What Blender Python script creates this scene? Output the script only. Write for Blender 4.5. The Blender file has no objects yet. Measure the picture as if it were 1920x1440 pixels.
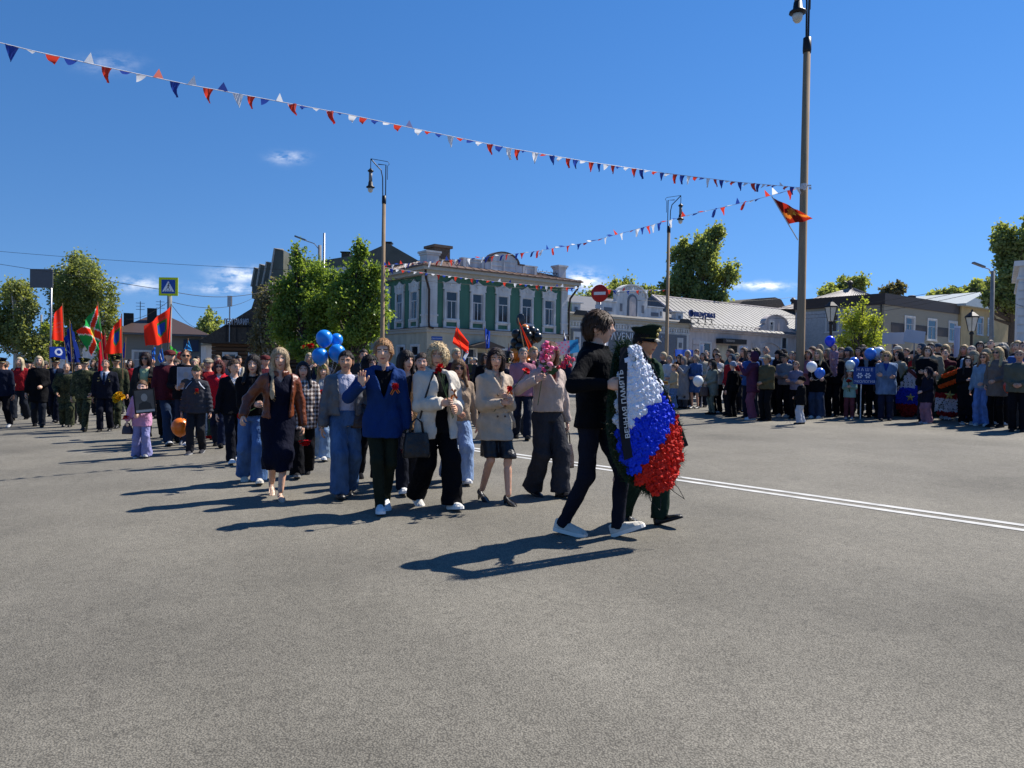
import bpy, bmesh, math, random
import numpy as np
from mathutils import Vector, Matrix, Euler
R = math.radians
S = bpy.context.scene
COL = S.collection
rnd = random.Random(7)

# ------------------------------------------------------------------ camera
FPX, CX, CY = 1400.0, 960.0, 720.0          # focal length in pixels of the 1920x1440 photograph
CAM = Vector((0, 0, 1.4))
PITCH, ROLL = R(0.94), R(0.9)
GA, GB = 0.0274, 0.008                      # the square rises gently to the right and to the back
_f = Vector((0, math.cos(PITCH), -math.sin(PITCH)))
_u0 = Vector((0, math.sin(PITCH), math.cos(PITCH)))
_r0 = Vector((1, 0, 0))
_u = _u0 * math.cos(ROLL) - _r0 * math.sin(ROLL)
_r = _r0 * math.cos(ROLL) + _u0 * math.sin(ROLL)
cam_d = bpy.data.cameras.new('camera')
cam = bpy.data.objects.new('camera', cam_d); COL.objects.link(cam)
cam.matrix_world = Matrix(((_r.x, _u.x, -_f.x, CAM.x), (_r.y, _u.y, -_f.y, CAM.y), (_r.z, _u.z, -_f.z, CAM.z), (0, 0, 0, 1)))
cam_d.sensor_width = 36; cam_d.lens = 36 * FPX / 1920
cam_d.clip_start = 0.1; cam_d.clip_end = 3000
S.camera = cam

# ------------------------------------------------------------------ light
SUN_AZ, SUN_EL = R(57), R(49)               # azimuth to the right of the viewing direction
sd = Vector((math.sin(SUN_AZ) * math.cos(SUN_EL), math.cos(SUN_AZ) * math.cos(SUN_EL), math.sin(SUN_EL)))
w = bpy.data.worlds.new('World'); S.world = w; w.use_nodes = True
nt = w.node_tree; nt.nodes.clear()
N = nt.nodes.new; L = nt.links.new
out = N('ShaderNodeOutputWorld'); bg = N('ShaderNodeBackground'); sky = N('ShaderNodeTexSky')
sky.sky_type = 'NISHITA'; sky.sun_disc = False; sky.sun_elevation = SUN_EL; sky.sun_rotation = SUN_AZ
sky.altitude = 0; sky.air_density = 1.0; sky.dust_density = 0.0; sky.ozone_density = 1.0
tcw = N('ShaderNodeTexCoord'); vm = N('ShaderNodeVectorMath'); vm.operation = 'MULTIPLY_ADD'; L(tcw.outputs['Generated'], vm.inputs[0]); vm.inputs[1].default_value = (1, 1, .80); vm.inputs[2].default_value = (0, 0, .19)
vn = N('ShaderNodeVectorMath'); vn.operation = 'NORMALIZE'; L(vm.outputs[0], vn.inputs[0]); L(vn.outputs[0], sky.inputs['Vector'])
bg.inputs['Strength'].default_value = 0.09
def ray(px, py):
    return (_f + _r * ((px - CX) / FPX) - _u * ((py - CY) / FPX))
# a few small fair-weather clouds low over the roofs: noise inside soft spots of the sky
geo = N('ShaderNodeNewGeometry')
def m(op, a_, b_=None, c_=None):
    n = N('ShaderNodeMath'); n.operation = op
    for i, v in enumerate((a_, b_, c_)):
        if v is None: continue
        if isinstance(v, (int, float)): n.inputs[i].default_value = v
        else: L(v, n.inputs[i])
    return n.outputs[0]
sx = N('ShaderNodeSeparateXYZ'); L(geo.outputs['Incoming'], sx.inputs[0])
uu = m('DIVIDE', sx.outputs[0], sx.outputs[1]); vv = m('DIVIDE', sx.outputs[2], m('MULTIPLY', m('ABSOLUTE', sx.outputs[1]), -1))
cb_ = N('ShaderNodeCombineXYZ'); L(uu, cb_.inputs[0]); L(vv, cb_.inputs[1])
acc = None
for (cx, cy, rx, ry, a) in [(1095, 528, 24, 12, 1.0), (1432, 536, 32, 5, .95), (540, 296, 20, 7, .4), (205, 120, 34, 11, .16), (455, 515, 34, 9, .6), (425, 541, 34, 6, .6), (262, 534, 36, 9, .4)]:
    d = ray(cx, cy); d = d / d.y
    n1 = N('ShaderNodeVectorMath'); n1.operation = 'MULTIPLY_ADD'; L(cb_.outputs[0], n1.inputs[0]); n1.inputs[1].default_value = (FPX / rx, FPX / ry, 0); n1.inputs[2].default_value = (-d.x * FPX / rx, -d.z * FPX / ry, 0)
    n2 = N('ShaderNodeVectorMath'); n2.operation = 'DOT_PRODUCT'; L(n1.outputs[0], n2.inputs[0]); L(n1.outputs[0], n2.inputs[1])
    g = m('POWER', .6, n2.outputs['Value'])
    acc = m('MULTIPLY', g, a) if acc is None else m('MULTIPLY_ADD', g, a, acc)
nz = N('ShaderNodeTexNoise'); nz.inputs['Scale'].default_value = 40; nz.inputs['Detail'].default_value = 5; nz.inputs['Roughness'].default_value = .62
mp = N('ShaderNodeMapping'); mp.inputs['Scale'].default_value = (1, 2.2, 1); L(cb_.outputs[0], mp.inputs[0]); L(mp.outputs[0], nz.inputs['Vector'])
cr = N('ShaderNodeMapRange'); cr.inputs['From Min'].default_value = .38; cr.inputs['From Max'].default_value = .66; L(nz.outputs['Fac'], cr.inputs['Value'])
cm = m('MINIMUM', m('MULTIPLY', m('MULTIPLY', acc, cr.outputs[0]), 1.3), .92)
mix = N('ShaderNodeMix'); mix.data_type = 'RGBA'
L(cm, mix.inputs['Factor']); L(sky.outputs[0], mix.inputs['A']); mix.inputs['B'].default_value = (9.5, 9.6, 9.8, 1)
hsv = N('ShaderNodeHueSaturation'); hsv.inputs['Saturation'].default_value = 1.36; hsv.inputs['Hue'].default_value = .508; L(mix.outputs['Result'], hsv.inputs['Color'])
L(hsv.outputs[0], bg.inputs['Color']); L(bg.outputs[0], out.inputs['Surface'])
sl = bpy.data.lights.new('sun', 'SUN'); sl.energy = 4.6; sl.angle = R(.53); sl.color = (1, .95, .87)
so = bpy.data.objects.new('sun', sl); COL.objects.link(so); so.rotation_euler = sd.to_track_quat('Z', 'Y').to_euler(); so.location = (0, 0, 40)
S.view_settings.view_transform = 'Standard'; S.view_settings.look = 'None'; S.view_settings.gamma = 1; S.view_settings.exposure = 0.7
S.view_settings.use_curve_mapping = False
S.cycles.max_bounces = 6; S.cycles.transparent_max_bounces = 6; S.cycles.caustics_reflective = False; S.cycles.caustics_refractive = False

# ------------------------------------------------------------------ pixel to world
def gz(x, y): return GA * x + GB * y
def gp(px, py):
    d = ray(px, py); den = d.z - GA * d.x - GB * d.y
    t = (GA * CAM.x + GB * CAM.y - CAM.z) / den
    return CAM + d * t
def P(px, py, D):
    d = ray(px, py); return CAM + d * (D / d.y)
def proj(v):
    q = Vector(v) - CAM; zf = q.dot(_f)
    return CX + FPX * q.dot(_r) / zf, CY - FPX * q.dot(_u) / zf

# ------------------------------------------------------------------ helpers
def lin(c):
    if isinstance(c, str):
        c = c.lstrip('#'); c = [int(c[i:i + 2], 16) / 255 for i in (0, 2, 4)]
    return tuple((v / 12.92 if v <= .04045 else ((v + .055) / 1.055) ** 2.4) for v in c)
def tag(o, label=None, cat=None, group=None, kind=None):
    if label: o['label'] = label
    if cat: o['category'] = cat
    if group: o['group'] = group
    if kind: o['kind'] = kind
    return o
def empty(name, loc=(0, 0, 0), rz=0, label=None, cat=None, group=None):
    o = bpy.data.objects.new(name, None); COL.objects.link(o); o.location = loc; o.rotation_euler = (0, 0, rz); o.empty_display_size = .1
    return tag(o, label, cat, group)
def mobj(name, me, parent=None, mats=(), color=None, loc=None):
    o = bpy.data.objects.new(name, me); COL.objects.link(o)
    if parent is not None: o.parent = parent
    if loc is not None: o.location = loc
    for mt in (mats if isinstance(mats, (list, tuple)) else [mats]):
        if len(me.materials) < len(mats if isinstance(mats, (list, tuple)) else [mats]): me.materials.append(mt)
    if color is not None: o.color = (*lin(color), 1) if isinstance(color, str) else (*color, 1)
    return o
def mesh_np(name, V, F, smooth=True, mi=None):
    """V (n,3), F list of index arrays with equal width, or list of such arrays"""
    if not isinstance(F, list): F = [F]
    F = [np.asarray(f, dtype=np.int32) for f in F if len(f)]
    me = bpy.data.meshes.new(name)
    V = np.asarray(V, dtype=np.float32)
    nl = sum(f.size for f in F); npo = sum(len(f) for f in F)
    me.vertices.add(len(V)); me.vertices.foreach_set('co', V.ravel())
    me.loops.add(nl); me.loops.foreach_set('vertex_index', np.concatenate([f.ravel() for f in F]))
    me.polygons.add(npo)
    tot = np.concatenate([np.full(len(f), f.shape[1], np.int32) for f in F])
    st = np.concatenate([[0], np.cumsum(tot)[:-1]]).astype(np.int32)
    me.polygons.foreach_set('loop_start', st); me.polygons.foreach_set('loop_total', tot)
    if mi is not None: me.polygons.foreach_set('material_index', np.asarray(mi, np.int32))
    me.polygons.foreach_set('use_smooth', np.full(npo, bool(smooth)))
    me.update(calc_edges=True); me.validate()
    return me
class MB:
    """collects boxes, tubes, lathes for one mesh"""
    def __init__(s): s.V = []; s.F = []; s.M = []; s.mi = 0; s.n = 0
    def add(s, V, F):
        s.V.extend([tuple(v) for v in V]); s.F.extend([tuple(i + s.n for i in f) for f in F]); s.M.extend([s.mi] * len(F)); s.n += len(V)
    def box(s, c, d, rz=0, M=None):
        x, y, z = d[0] / 2, d[1] / 2, d[2] / 2
        V = [Vector((a * x, b * y, e * z)) for a in (-1, 1) for b in (-1, 1) for e in (-1, 1)]
        if M is None: M = Matrix.Translation(c) @ Matrix.Rotation(rz, 4, 'Z')
        else: M = Matrix.Translation(c) @ M
        s.add([M @ v for v in V], [(0, 1, 3, 2), (4, 6, 7, 5), (0, 4, 5, 1), (2, 3, 7, 6), (0, 2, 6, 4), (1, 5, 7, 3)])
    def hexa(s, p):   # 4 bottom, 4 top, ccw
        s.add(p, [(3, 2, 1, 0), (4, 5, 6, 7), (0, 1, 5, 4), (1, 2, 6, 5), (2, 3, 7, 6), (3, 0, 4, 7)])
    def prism(s, poly, ax0, ax1, o, depth):
        """polygon (u,v) on axes ax0, ax1 from o, extruded along depth vector"""
        n = len(poly); a = [o + ax0 * u + ax1 * v for u, v in poly]; b = [p + depth for p in a]
        s.add(a + b, [tuple(range(n))[::-1], tuple(range(n, 2 * n))] + [(i, (i + 1) % n, n + (i + 1) % n, n + i) for i in range(n)])
    def tube(s, pts, r, seg=8, cap=True, ell=1.0):
        pts = [Vector(p) for p in pts]; n = len(pts)
        rr = r if isinstance(r, (list, tuple)) else [r] * n
        V = []; up = Vector((0, 0, 1)); prev = None
        for i, p in enumerate(pts):
            t = (pts[min(i + 1, n - 1)] - pts[max(i - 1, 0)]).normalized()
            a = (prev - t * prev.dot(t)) if prev is not None else t.cross(up if abs(t.z) < .9 else Vector((0, 1, 0)))
            if a.length < 1e-5: a = t.orthogonal()
            a.normalize(); b = t.cross(a); prev = a
            for k in range(seg):
                an = 2 * math.pi * k / seg; V.append(p + (a * math.cos(an) + b * math.sin(an) * ell) * rr[i])
        F = []
        for i in range(n - 1):
            for k in range(seg):
                F.append((i * seg + k, i * seg + (k + 1) % seg, (i + 1) * seg + (k + 1) % seg, (i + 1) * seg + k))
        if cap: F += [tuple(range(seg))[::-1], tuple((n - 1) * seg + k for k in range(seg))]
        s.add(V, F)
    def lathe(s, prof, seg=16, M=Matrix()):
        V = [M @ Vector((r * math.cos(2 * math.pi * k / seg), r * math.sin(2 * math.pi * k / seg), z)) for r, z in prof for k in range(seg)]
        F = [(i * seg + k, i * seg + (k + 1) % seg, (i + 1) * seg + (k + 1) % seg, (i + 1) * seg + k) for i in range(len(prof) - 1) for k in range(seg)]
        F += [tuple(range(seg))[::-1], tuple((len(prof) - 1) * seg + k for k in range(seg))]
        s.add(V, F)
    def mesh(s, name, smooth=False):
        me = bpy.data.meshes.new(name); me.from_pydata(s.V, [], s.F)
        me.polygons.foreach_set('material_index', s.M); me.polygons.foreach_set('use_smooth', [smooth] * len(s.F)); me.update()
        return me
    def build(s, name, mats, parent=None, smooth=False, color=None, loc=None):
        return mobj(name, s.mesh(name, smooth), parent, mats if isinstance(mats, (list, tuple)) else [mats], color, loc)

# ------------------------------------------------------------------ materials
MATS = {}
def mat(name, col=None, rough=.8, objcol=False, var=.18, scale=6.0, bump=0.0, bscale=60.0, metal=0.0, spec=.3, coat=0, emis=None, trans=0, sss=0, detail=4, stretch=None, alpha=1, sheen=0, bdist=.01):
    if name in MATS: return MATS[name]
    mt = bpy.data.materials.new(name); mt.use_nodes = True; t = mt.node_tree; b = t.nodes['Principled BSDF']
    b.inputs['Roughness'].default_value = rough; b.inputs['Metallic'].default_value = metal; b.inputs['Specular IOR Level'].default_value = spec
    if coat: b.inputs['Coat Weight'].default_value = coat
    if sheen: b.inputs['Sheen Weight'].default_value = sheen; b.inputs['Sheen Roughness'].default_value = .6
    if trans: b.inputs['Transmission Weight'].default_value = trans
    if sss: b.inputs['Subsurface Weight'].default_value = sss; b.inputs['Subsurface Radius'].default_value = (.02, .008, .004); b.inputs['Subsurface Scale'].default_value = .4
    b.inputs['Alpha'].default_value = alpha
    tc = t.nodes.new('ShaderNodeTexCoord'); vec = tc.outputs['Object']
    if stretch:
        mp = t.nodes.new('ShaderNodeMapping'); mp.inputs['Scale'].default_value = stretch; t.links.new(vec, mp.inputs[0]); vec = mp.outputs[0]
    nz = t.nodes.new('ShaderNodeTexNoise'); nz.inputs['Scale'].default_value = scale; nz.inputs['Detail'].default_value = detail; t.links.new(vec, nz.inputs['Vector'])
    mr = t.nodes.new('ShaderNodeMapRange'); mr.inputs['From Min'].default_value = .25; mr.inputs['From Max'].default_value = .75
    mr.inputs['To Min'].default_value = 1 - var; mr.inputs['To Max'].default_value = 1 + var * .7; t.links.new(nz.outputs['Fac'], mr.inputs['Value'])
    mx = t.nodes.new('ShaderNodeVectorMath'); mx.operation = 'SCALE'; t.links.new(mr.outputs[0], mx.inputs['Scale'])
    if objcol:
        oi = t.nodes.new('ShaderNodeObjectInfo'); t.links.new(oi.outputs['Color'], mx.inputs[0])
    else:
        mx.inputs[0].default_value = lin(col) if isinstance(col, str) else col
    t.links.new(mx.outputs[0], b.inputs['Base Color'])
    if bump:
        n2 = t.nodes.new('ShaderNodeTexNoise'); n2.inputs['Scale'].default_value = bscale; n2.inputs['Detail'].default_value = 3; t.links.new(vec, n2.inputs['Vector'])
        bp = t.nodes.new('ShaderNodeBump'); bp.inputs['Strength'].default_value = bump; bp.inputs['Distance'].default_value = bdist
        t.links.new(n2.outputs['Fac'], bp.inputs['Height']); t.links.new(bp.outputs[0], b.inputs['Normal'])
    if emis: b.inputs['Emission Color'].default_value = (*emis[0], 1); b.inputs['Emission Strength'].default_value = emis[1]
    MATS[name] = mt; return mt
CLOTH = mat('cloth', objcol=True, rough=.85, var=.2, scale=7, bump=.8, bscale=11, bdist=.035, stretch=(1.3, 1.3, .8), spec=.07)
DENIM = mat('denim', objcol=True, rough=.85, var=.38, scale=7, bump=.8, bscale=14, bdist=.03, stretch=(1.6, 1.6, .7), spec=.2)
LEATHER = mat('leather', objcol=True, rough=.42, var=.2, scale=10, bump=.7, bscale=14, bdist=.03, spec=.45)
RUBBER = mat('rubber', objcol=True, rough=.6, var=.1)
PLASTIC = mat('plastic', objcol=True, rough=.4, var=.06, spec=.45)
PAINT = mat('paint', objcol=True, rough=.55, var=.08, scale=3)
SKIN = mat('skin', objcol=True, rough=.5, var=.1, scale=22, spec=.35, sss=.12, bump=.08, bscale=90)
LIPS = mat('lips', (.36, .11, .10), rough=.45)
EYEW = mat('eye_white', (.55, .53, .5), rough=.25)
IRIS = mat('iris', (.02, .015, .012), rough=.15)
BROW = mat('brow', objcol=False, col=(.07, .04, .025), rough=.8)
HAIR = mat('hair', objcol=True, rough=.6, var=.45, scale=30, stretch=(3, 3, .5), bump=.4, bscale=55, spec=.25)
BALLOON = mat('balloon', objcol=True, rough=.28, var=.04, spec=.5, sss=.15)
METAL_D = mat('dark_metal', (.02, .02, .022), rough=.45, metal=.3)
STEEL = mat('steel', (.35, .35, .36), rough=.4, metal=.8)
WOODP = mat('pole_wood', (.35, .24, .14), rough=.7, stretch=(1, 1, .1), scale=20)
def camo_mat():
    mt = mat('camouflage', (.1, .1, .05), rough=.9, bump=.3, bscale=40); t = mt.node_tree; b = t.nodes['Principled BSDF']
    nz = t.nodes.new('ShaderNodeTexNoise'); nz.inputs['Scale'].default_value = 11; nz.inputs['Detail'].default_value = 3; nz.inputs['Roughness'].default_value = .65
    tc = t.nodes.new('ShaderNodeTexCoord'); t.links.new(tc.outputs['Object'], nz.inputs['Vector'])
    r = t.nodes.new('ShaderNodeValToRGB'); r.color_ramp.interpolation = 'CONSTANT'
    for i, (p, c) in enumerate([(0, '#15180f'), (.42, '#2b331e'), (.5, '#47482e'), (.56, '#1e2415'), (.64, '#5c5a42')]):
        e = r.color_ramp.elements[i] if i < 2 else r.color_ramp.elements.new(p)
        e.position = p; e.color = (*lin(c), 1)
    t.links.new(nz.outputs['Fac'], r.inputs[0]); t.links.new(r.outputs[0], b.inputs['Base Color']); return mt
CAMO = camo_mat()
def plaid_mat():
    mt = mat('plaid', (.5, .5, .5), rough=.9, bump=.3, bscale=40); t = mt.node_tree; b = t.nodes['Principled BSDF']
    tc = t.nodes.new('ShaderNodeTexCoord'); fac = []
    for ax, sc in (('X', 7.0), ('Z', 6.0)):
        wv = t.nodes.new('ShaderNodeTexWave'); wv.bands_direction = ax; wv.inputs['Scale'].default_value = sc * .85; wv.inputs['Distortion'].default_value = .6
        t.links.new(tc.outputs['Object'], wv.inputs['Vector']); fac.append(wv)
    ad = t.nodes.new('ShaderNodeMath'); ad.operation = 'ADD'; t.links.new(fac[0].outputs['Fac'], ad.inputs[0]); t.links.new(fac[1].outputs['Fac'], ad.inputs[1])
    hv = t.nodes.new('ShaderNodeMath'); hv.operation = 'MULTIPLY'; hv.inputs[1].default_value = .5; t.links.new(ad.outputs[0], hv.inputs[0])
    r = t.nodes.new('ShaderNodeValToRGB')
    for i, (p, c) in enumerate([(.1, '#3a3032'), (.42, '#6b5a55'), (.55, '#9c9088'), (.85, '#c6beb8')]):
        e = r.color_ramp.elements[i] if i < 2 else r.color_ramp.elements.new(p)
        e.position = p; e.color = (*lin(c), 1)
    t.links.new(hv.outputs[0], r.inputs[0]); t.links.new(r.outputs[0], b.inputs['Base Color']); return mt
PLAID = plaid_mat()
def text_mesh(txt, size, extrude=.002, align='CENTER', bold=0.0):
    cu = bpy.data.curves.new('lettering', 'FONT'); cu.body = txt; cu.size = size; cu.extrude = extrude; cu.align_x = align; cu.align_y = 'CENTER'; cu.offset = bold; cu.resolution_u = 3
    o = bpy.data.objects.new('tmp', cu); COL.objects.link(o)
    dg = bpy.context.evaluated_depsgraph_get(); dg.update()
    me = bpy.data.meshes.new_from_object(o.evaluated_get(dg)); bpy.data.objects.remove(o); bpy.data.curves.remove(cu)
    return me
def lettering(name, txt, size, M, material, parent=None, color=None, extrude=.002, bold=0.0, align='CENTER', sx=1.0):
    """text in its local xy plane, placed by matrix M (parent space)"""
    me = text_mesh(txt, size, extrude, align, bold); me.transform(M @ Matrix.Diagonal((sx, 1, 1, 1))); me.materials.clear()
    return mobj(name, me, parent, [material], color)
def frame(o, x, z):   # matrix whose local X is x, local Y (text up) is z
    x = Vector(x).normalized(); z = Vector(z).normalized(); n = x.cross(z)
    return Matrix(((x.x, z.x, n.x, o[0]), (x.y, z.y, n.y, o[1]), (x.z, z.z, n.z, o[2]), (0, 0, 0, 1)))
# ================================================================== people
def surf_nets(f, lo, hi, h):
    lo = np.asarray(lo, np.float32); hi = np.asarray(hi, np.float32)
    n = np.ceil((hi - lo) / h).astype(int) + 2
    ax = [lo[i] - h * .5 + h * np.arange(n[i], dtype=np.float32) for i in range(3)]
    V = f(ax[0][:, None, None], ax[1][None, :, None], ax[2][None, None, :]).astype(np.float32)
    V = np.broadcast_to(V, tuple(n)).copy()
    V[0] = V[-1] = 1; V[:, 0] = V[:, -1] = 1; V[:, :, 0] = V[:, :, -1] = 1
    s = V < 0
    cnt = np.zeros(tuple(n - 1), np.int8)
    for a in (0, 1):
        for b in (0, 1):
            for c in (0, 1):
                cnt += s[a:n[0] - 1 + a, b:n[1] - 1 + b, c:n[2] - 1 + c]
    act = (cnt > 0) & (cnt < 8)
    I, J, K = np.nonzero(act)
    idx = np.full(tuple(n - 1), -1, np.int32); idx[I, J, K] = np.arange(len(I))
    cor = np.array([(a, b, c) for a in (0, 1) for b in (0, 1) for c in (0, 1)])
    cv = np.stack([V[I + a, J + b, K + c] for a, b, c in cor], 1)
    acc = np.zeros((len(I), 3), np.float32); num = np.zeros(len(I), np.float32)
    for p in range(8):
        for q in range(p + 1, 8):
            if np.abs(cor[p] - cor[q]).sum() != 1: continue
            m = (cv[:, p] < 0) != (cv[:, q] < 0)
            t = np.where(m, cv[:, p] / np.where(m, cv[:, p] - cv[:, q], 1), 0)
            acc += np.where(m[:, None], cor[p] + (cor[q] - cor[p])[None] * t[:, None], 0); num += m
    pos = np.stack([ax[0][I], ax[1][J], ax[2][K]], 1) + acc / num[:, None] * h
    Q = []
    for d in range(3):
        a, b = [(1, 2), (2, 0), (0, 1)][d]
        sl0 = [slice(1, -1)] * 3; sl1 = [slice(1, -1)] * 3
        sl0[d] = slice(0, -1); sl1[d] = slice(1, None)
        s0 = s[tuple(sl0)]; s1 = s[tuple(sl1)]
        e = np.nonzero(s0 != s1); flip = s0[e]
        c = np.stack(e, 1); off = np.ones(3, int); off[d] = 0; c = c + off
        def cell(da, db):
            k = c.copy(); k[:, a] -= da; k[:, b] -= db; return idx[k[:, 0], k[:, 1], k[:, 2]]
        q = np.stack([cell(1, 1), cell(0, 1), cell(0, 0), cell(1, 0)], 1)
        q[~flip] = q[~flip][:, ::-1]; Q.append(q)
    Q = np.concatenate(Q); Q = Q[(Q >= 0).all(1)]
    return pos, Q
def cap(X, Y, Z, a, b, ra, rb, flat=None):
    a = np.array(a, float); b = np.array(b, float); ab = b - a; l2 = (ab * ab).sum() + 1e-9
    t = np.clip(((X - a[0]) * ab[0] + (Y - a[1]) * ab[1] + (Z - a[2]) * ab[2]) / l2, 0, 1)
    d = np.sqrt((X - a[0] - t * ab[0]) ** 2 + (Y - a[1] - t * ab[1]) ** 2 + (Z - a[2] - t * ab[2]) ** 2) - (ra + (rb - ra) * t)
    if flat is not None:   # cut the far end flat, flat metres past b
        n = ab / math.sqrt(l2); d = np.maximum(d, (X - b[0]) * n[0] + (Y - b[1]) * n[1] + (Z - b[2]) * n[2] - flat)
    return d
def smin(a, b, k):
    h = np.clip(.5 + .5 * (b - a) / k, 0, 1); return b + (a - b) * h - k * h * (1 - h)
def ell(X, Y, Z, c, r):
    q = np.sqrt(((X - c[0]) / r[0]) ** 2 + ((Y - c[1]) / r[1]) ** 2 + ((Z - c[2]) / r[2]) ** 2); return (q - 1) * min(r)
def prof(X, Y, Z, z, a, b, yc, xc=None):
    A = np.interp(Z, z, a); B = np.interp(Z, z, b); C = np.interp(Z, z, yc); D = 0 if xc is None else np.interp(Z, z, xc)
    q = np.sqrt(((X - D) / A) ** 2 + ((Y - C) / B) ** 2)
    # squarer front and back than an ellipse
    return (q - 1) * np.minimum(A, B)
def folds(X, Y, Z, s, amp):
    w = np.sin(13 * X + 33 * Z + s + 2.2 * np.sin(6 * Z + s) + 2.0 * np.sin(9 * Y + 4 * X)); k = .5 + .5 * np.sin(7 * X + 5 * Z + 6 * Y + 2 * s)
    w2 = np.sin(-24 * X + 26 * Z + 1.7 * s + 2 * np.sin(8 * Y + s))
    return amp * (.9 * w * np.abs(w) * k + .6 * w2 * np.abs(w2) * (1 - k) + .25 * np.sin(5 * X + 8 * Z + s))
def v3(*a): return np.array(a, float)
def ik(a, b, l1, l2, hint):
    d = b - a; L_ = np.linalg.norm(d); u = d / L_; L2 = min(L_, (l1 + l2) * .998); b = a + u * L2
    x = (l1 * l1 - l2 * l2 + L2 * L2) / (2 * L2); h = math.sqrt(max(l1 * l1 - x * x, 0))
    p = np.array(hint, float); p = p - u * p.dot(u); p /= (np.linalg.norm(p) + 1e-9)
    return a + u * x + p * h, b
ARM = {'down': lambda s: (s * .27, -.03, .84), 'fwd': lambda s: (s * .22, -.24, .93), 'back': lambda s: (s * .26, .15, .88), 'chest': lambda s: (s * .06, -.25, 1.15),
       'belly': lambda s: (s * .07, -.24, 1.02), 'fold': lambda s: (-s * .07, -.22 - .02 * s, 1.13 + .02 * s), 'phone': lambda s: (s * .05, -.33, 1.38), 'wave': lambda s: (s * .27, -.22, 1.36),
       'side': lambda s: (s * .27, -.20, 1.02), 'pocket': lambda s: (s * .22, -.07, .92), 'behind': lambda s: (s * .06, .17, .95), 'high': lambda s: (s * .20, -.16, 1.72),
       'pole': lambda s: (s * .14, -.26, 1.15), 'salute': lambda s: (s * .10, -.16, 1.60)}
HANDMODE = {'down': .45, 'fwd': .45, 'back': .45, 'chest': 1.0, 'belly': .9, 'fold': .5, 'phone': 1.0, 'wave': .05, 'side': .9, 'pocket': .6, 'behind': .7, 'high': 1.1, 'pole': 1.2, 'salute': .1}
FEET = {'stand': ((.10, 0, 0), (-.10, 0, 0)), 'stand2': ((.12, .05, 0), (-.11, -.04, 0)), 'walkL': ((.07, .24, -12), (-.08, -.31, 24)), 'walkR': ((.08, -.31, 24), (-.07, .24, -12)),
        'strideL': ((.05, .34, -20), (-.06, -.42, 20)), 'strideR': ((.06, -.42, 20), (-.05, .34, -20)), 'stepL': ((.08, .14, 0), (-.09, -.14, 16)), 'stepR': ((.09, -.14, 16), (-.08, .14, 0))}
def hand_geo(wr, d, n, side, curl, spread, sc=1.0, seg=6):
    """palm, four fingers and a thumb; d = finger direction, n = palm normal"""
    d = d / np.linalg.norm(d); n = n - d * n.dot(d); n = n / (np.linalg.norm(n) + 1e-9); t = np.cross(d, n) * (-1 if side > 0 else 1)   # thumb side
    mb = MB(); Vc = lambda a: Vector(a.tolist())
    V = []; st = [(-.012, .027, .022), (.02, .034, .019), (.055, .043, .016), (.088, .042, .013), (.098, .036, .008)]
    for (q, ra, rb) in st:
        for k in range(8):
            an = k * math.pi / 4; V.append(wr + (d * q + t * ra * math.cos(an) + n * (rb * math.sin(an) + .12 * curl * q * .5)) * sc)
    F = [(i * 8 + k, i * 8 + (k + 1) % 8, (i + 1) * 8 + (k + 1) % 8, (i + 1) * 8 + k) for i in range(4) for k in range(8)] + [tuple(range(8))[::-1], tuple(32 + k for k in range(8))]
    mb.add(V, F)
    for i, (off, ln, r) in enumerate([(.030, .072, .0090), (.010, .080, .0095), (-.011, .074, .0090), (-.031, .058, .0080)]):
        p = wr + (d * (.086 - (.006 if i == 3 else 0)) + t * off) * sc; an = .25 * curl + .05; pts = [p]; rr = [r * sc]
        dd = d + t * (off * 5 * spread); dd /= np.linalg.norm(dd)
        for j, fl in enumerate((.45, .32, .25)):
            an += (.25 + .5 * curl) if j else .35 * curl
            v = dd * math.cos(an) + n * math.sin(an); p = p + v * ln * fl * sc; pts.append(p); rr.append(r * sc * (.95 - .1 * j))
        mb.tube([Vc(a) for a in pts], rr, seg)
    p = wr + (d * .022 + t * .026) * sc; an = .75 - .35 * curl * .5; pts = [p]; rr = [.012 * sc]
    for j, ln in enumerate((.038, .032, .026)):
        v = d * math.cos(an) + t * math.sin(an) + n * (.25 + .35 * curl) * (j + 1) * .6; v /= np.linalg.norm(v); p = p + v * ln * sc; pts.append(p); rr.append((.0115 - .0012 * j) * sc); an -= .22 + .2 * curl
    mb.tube([Vc(a) for a in pts], rr, seg)
    return mb
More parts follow.
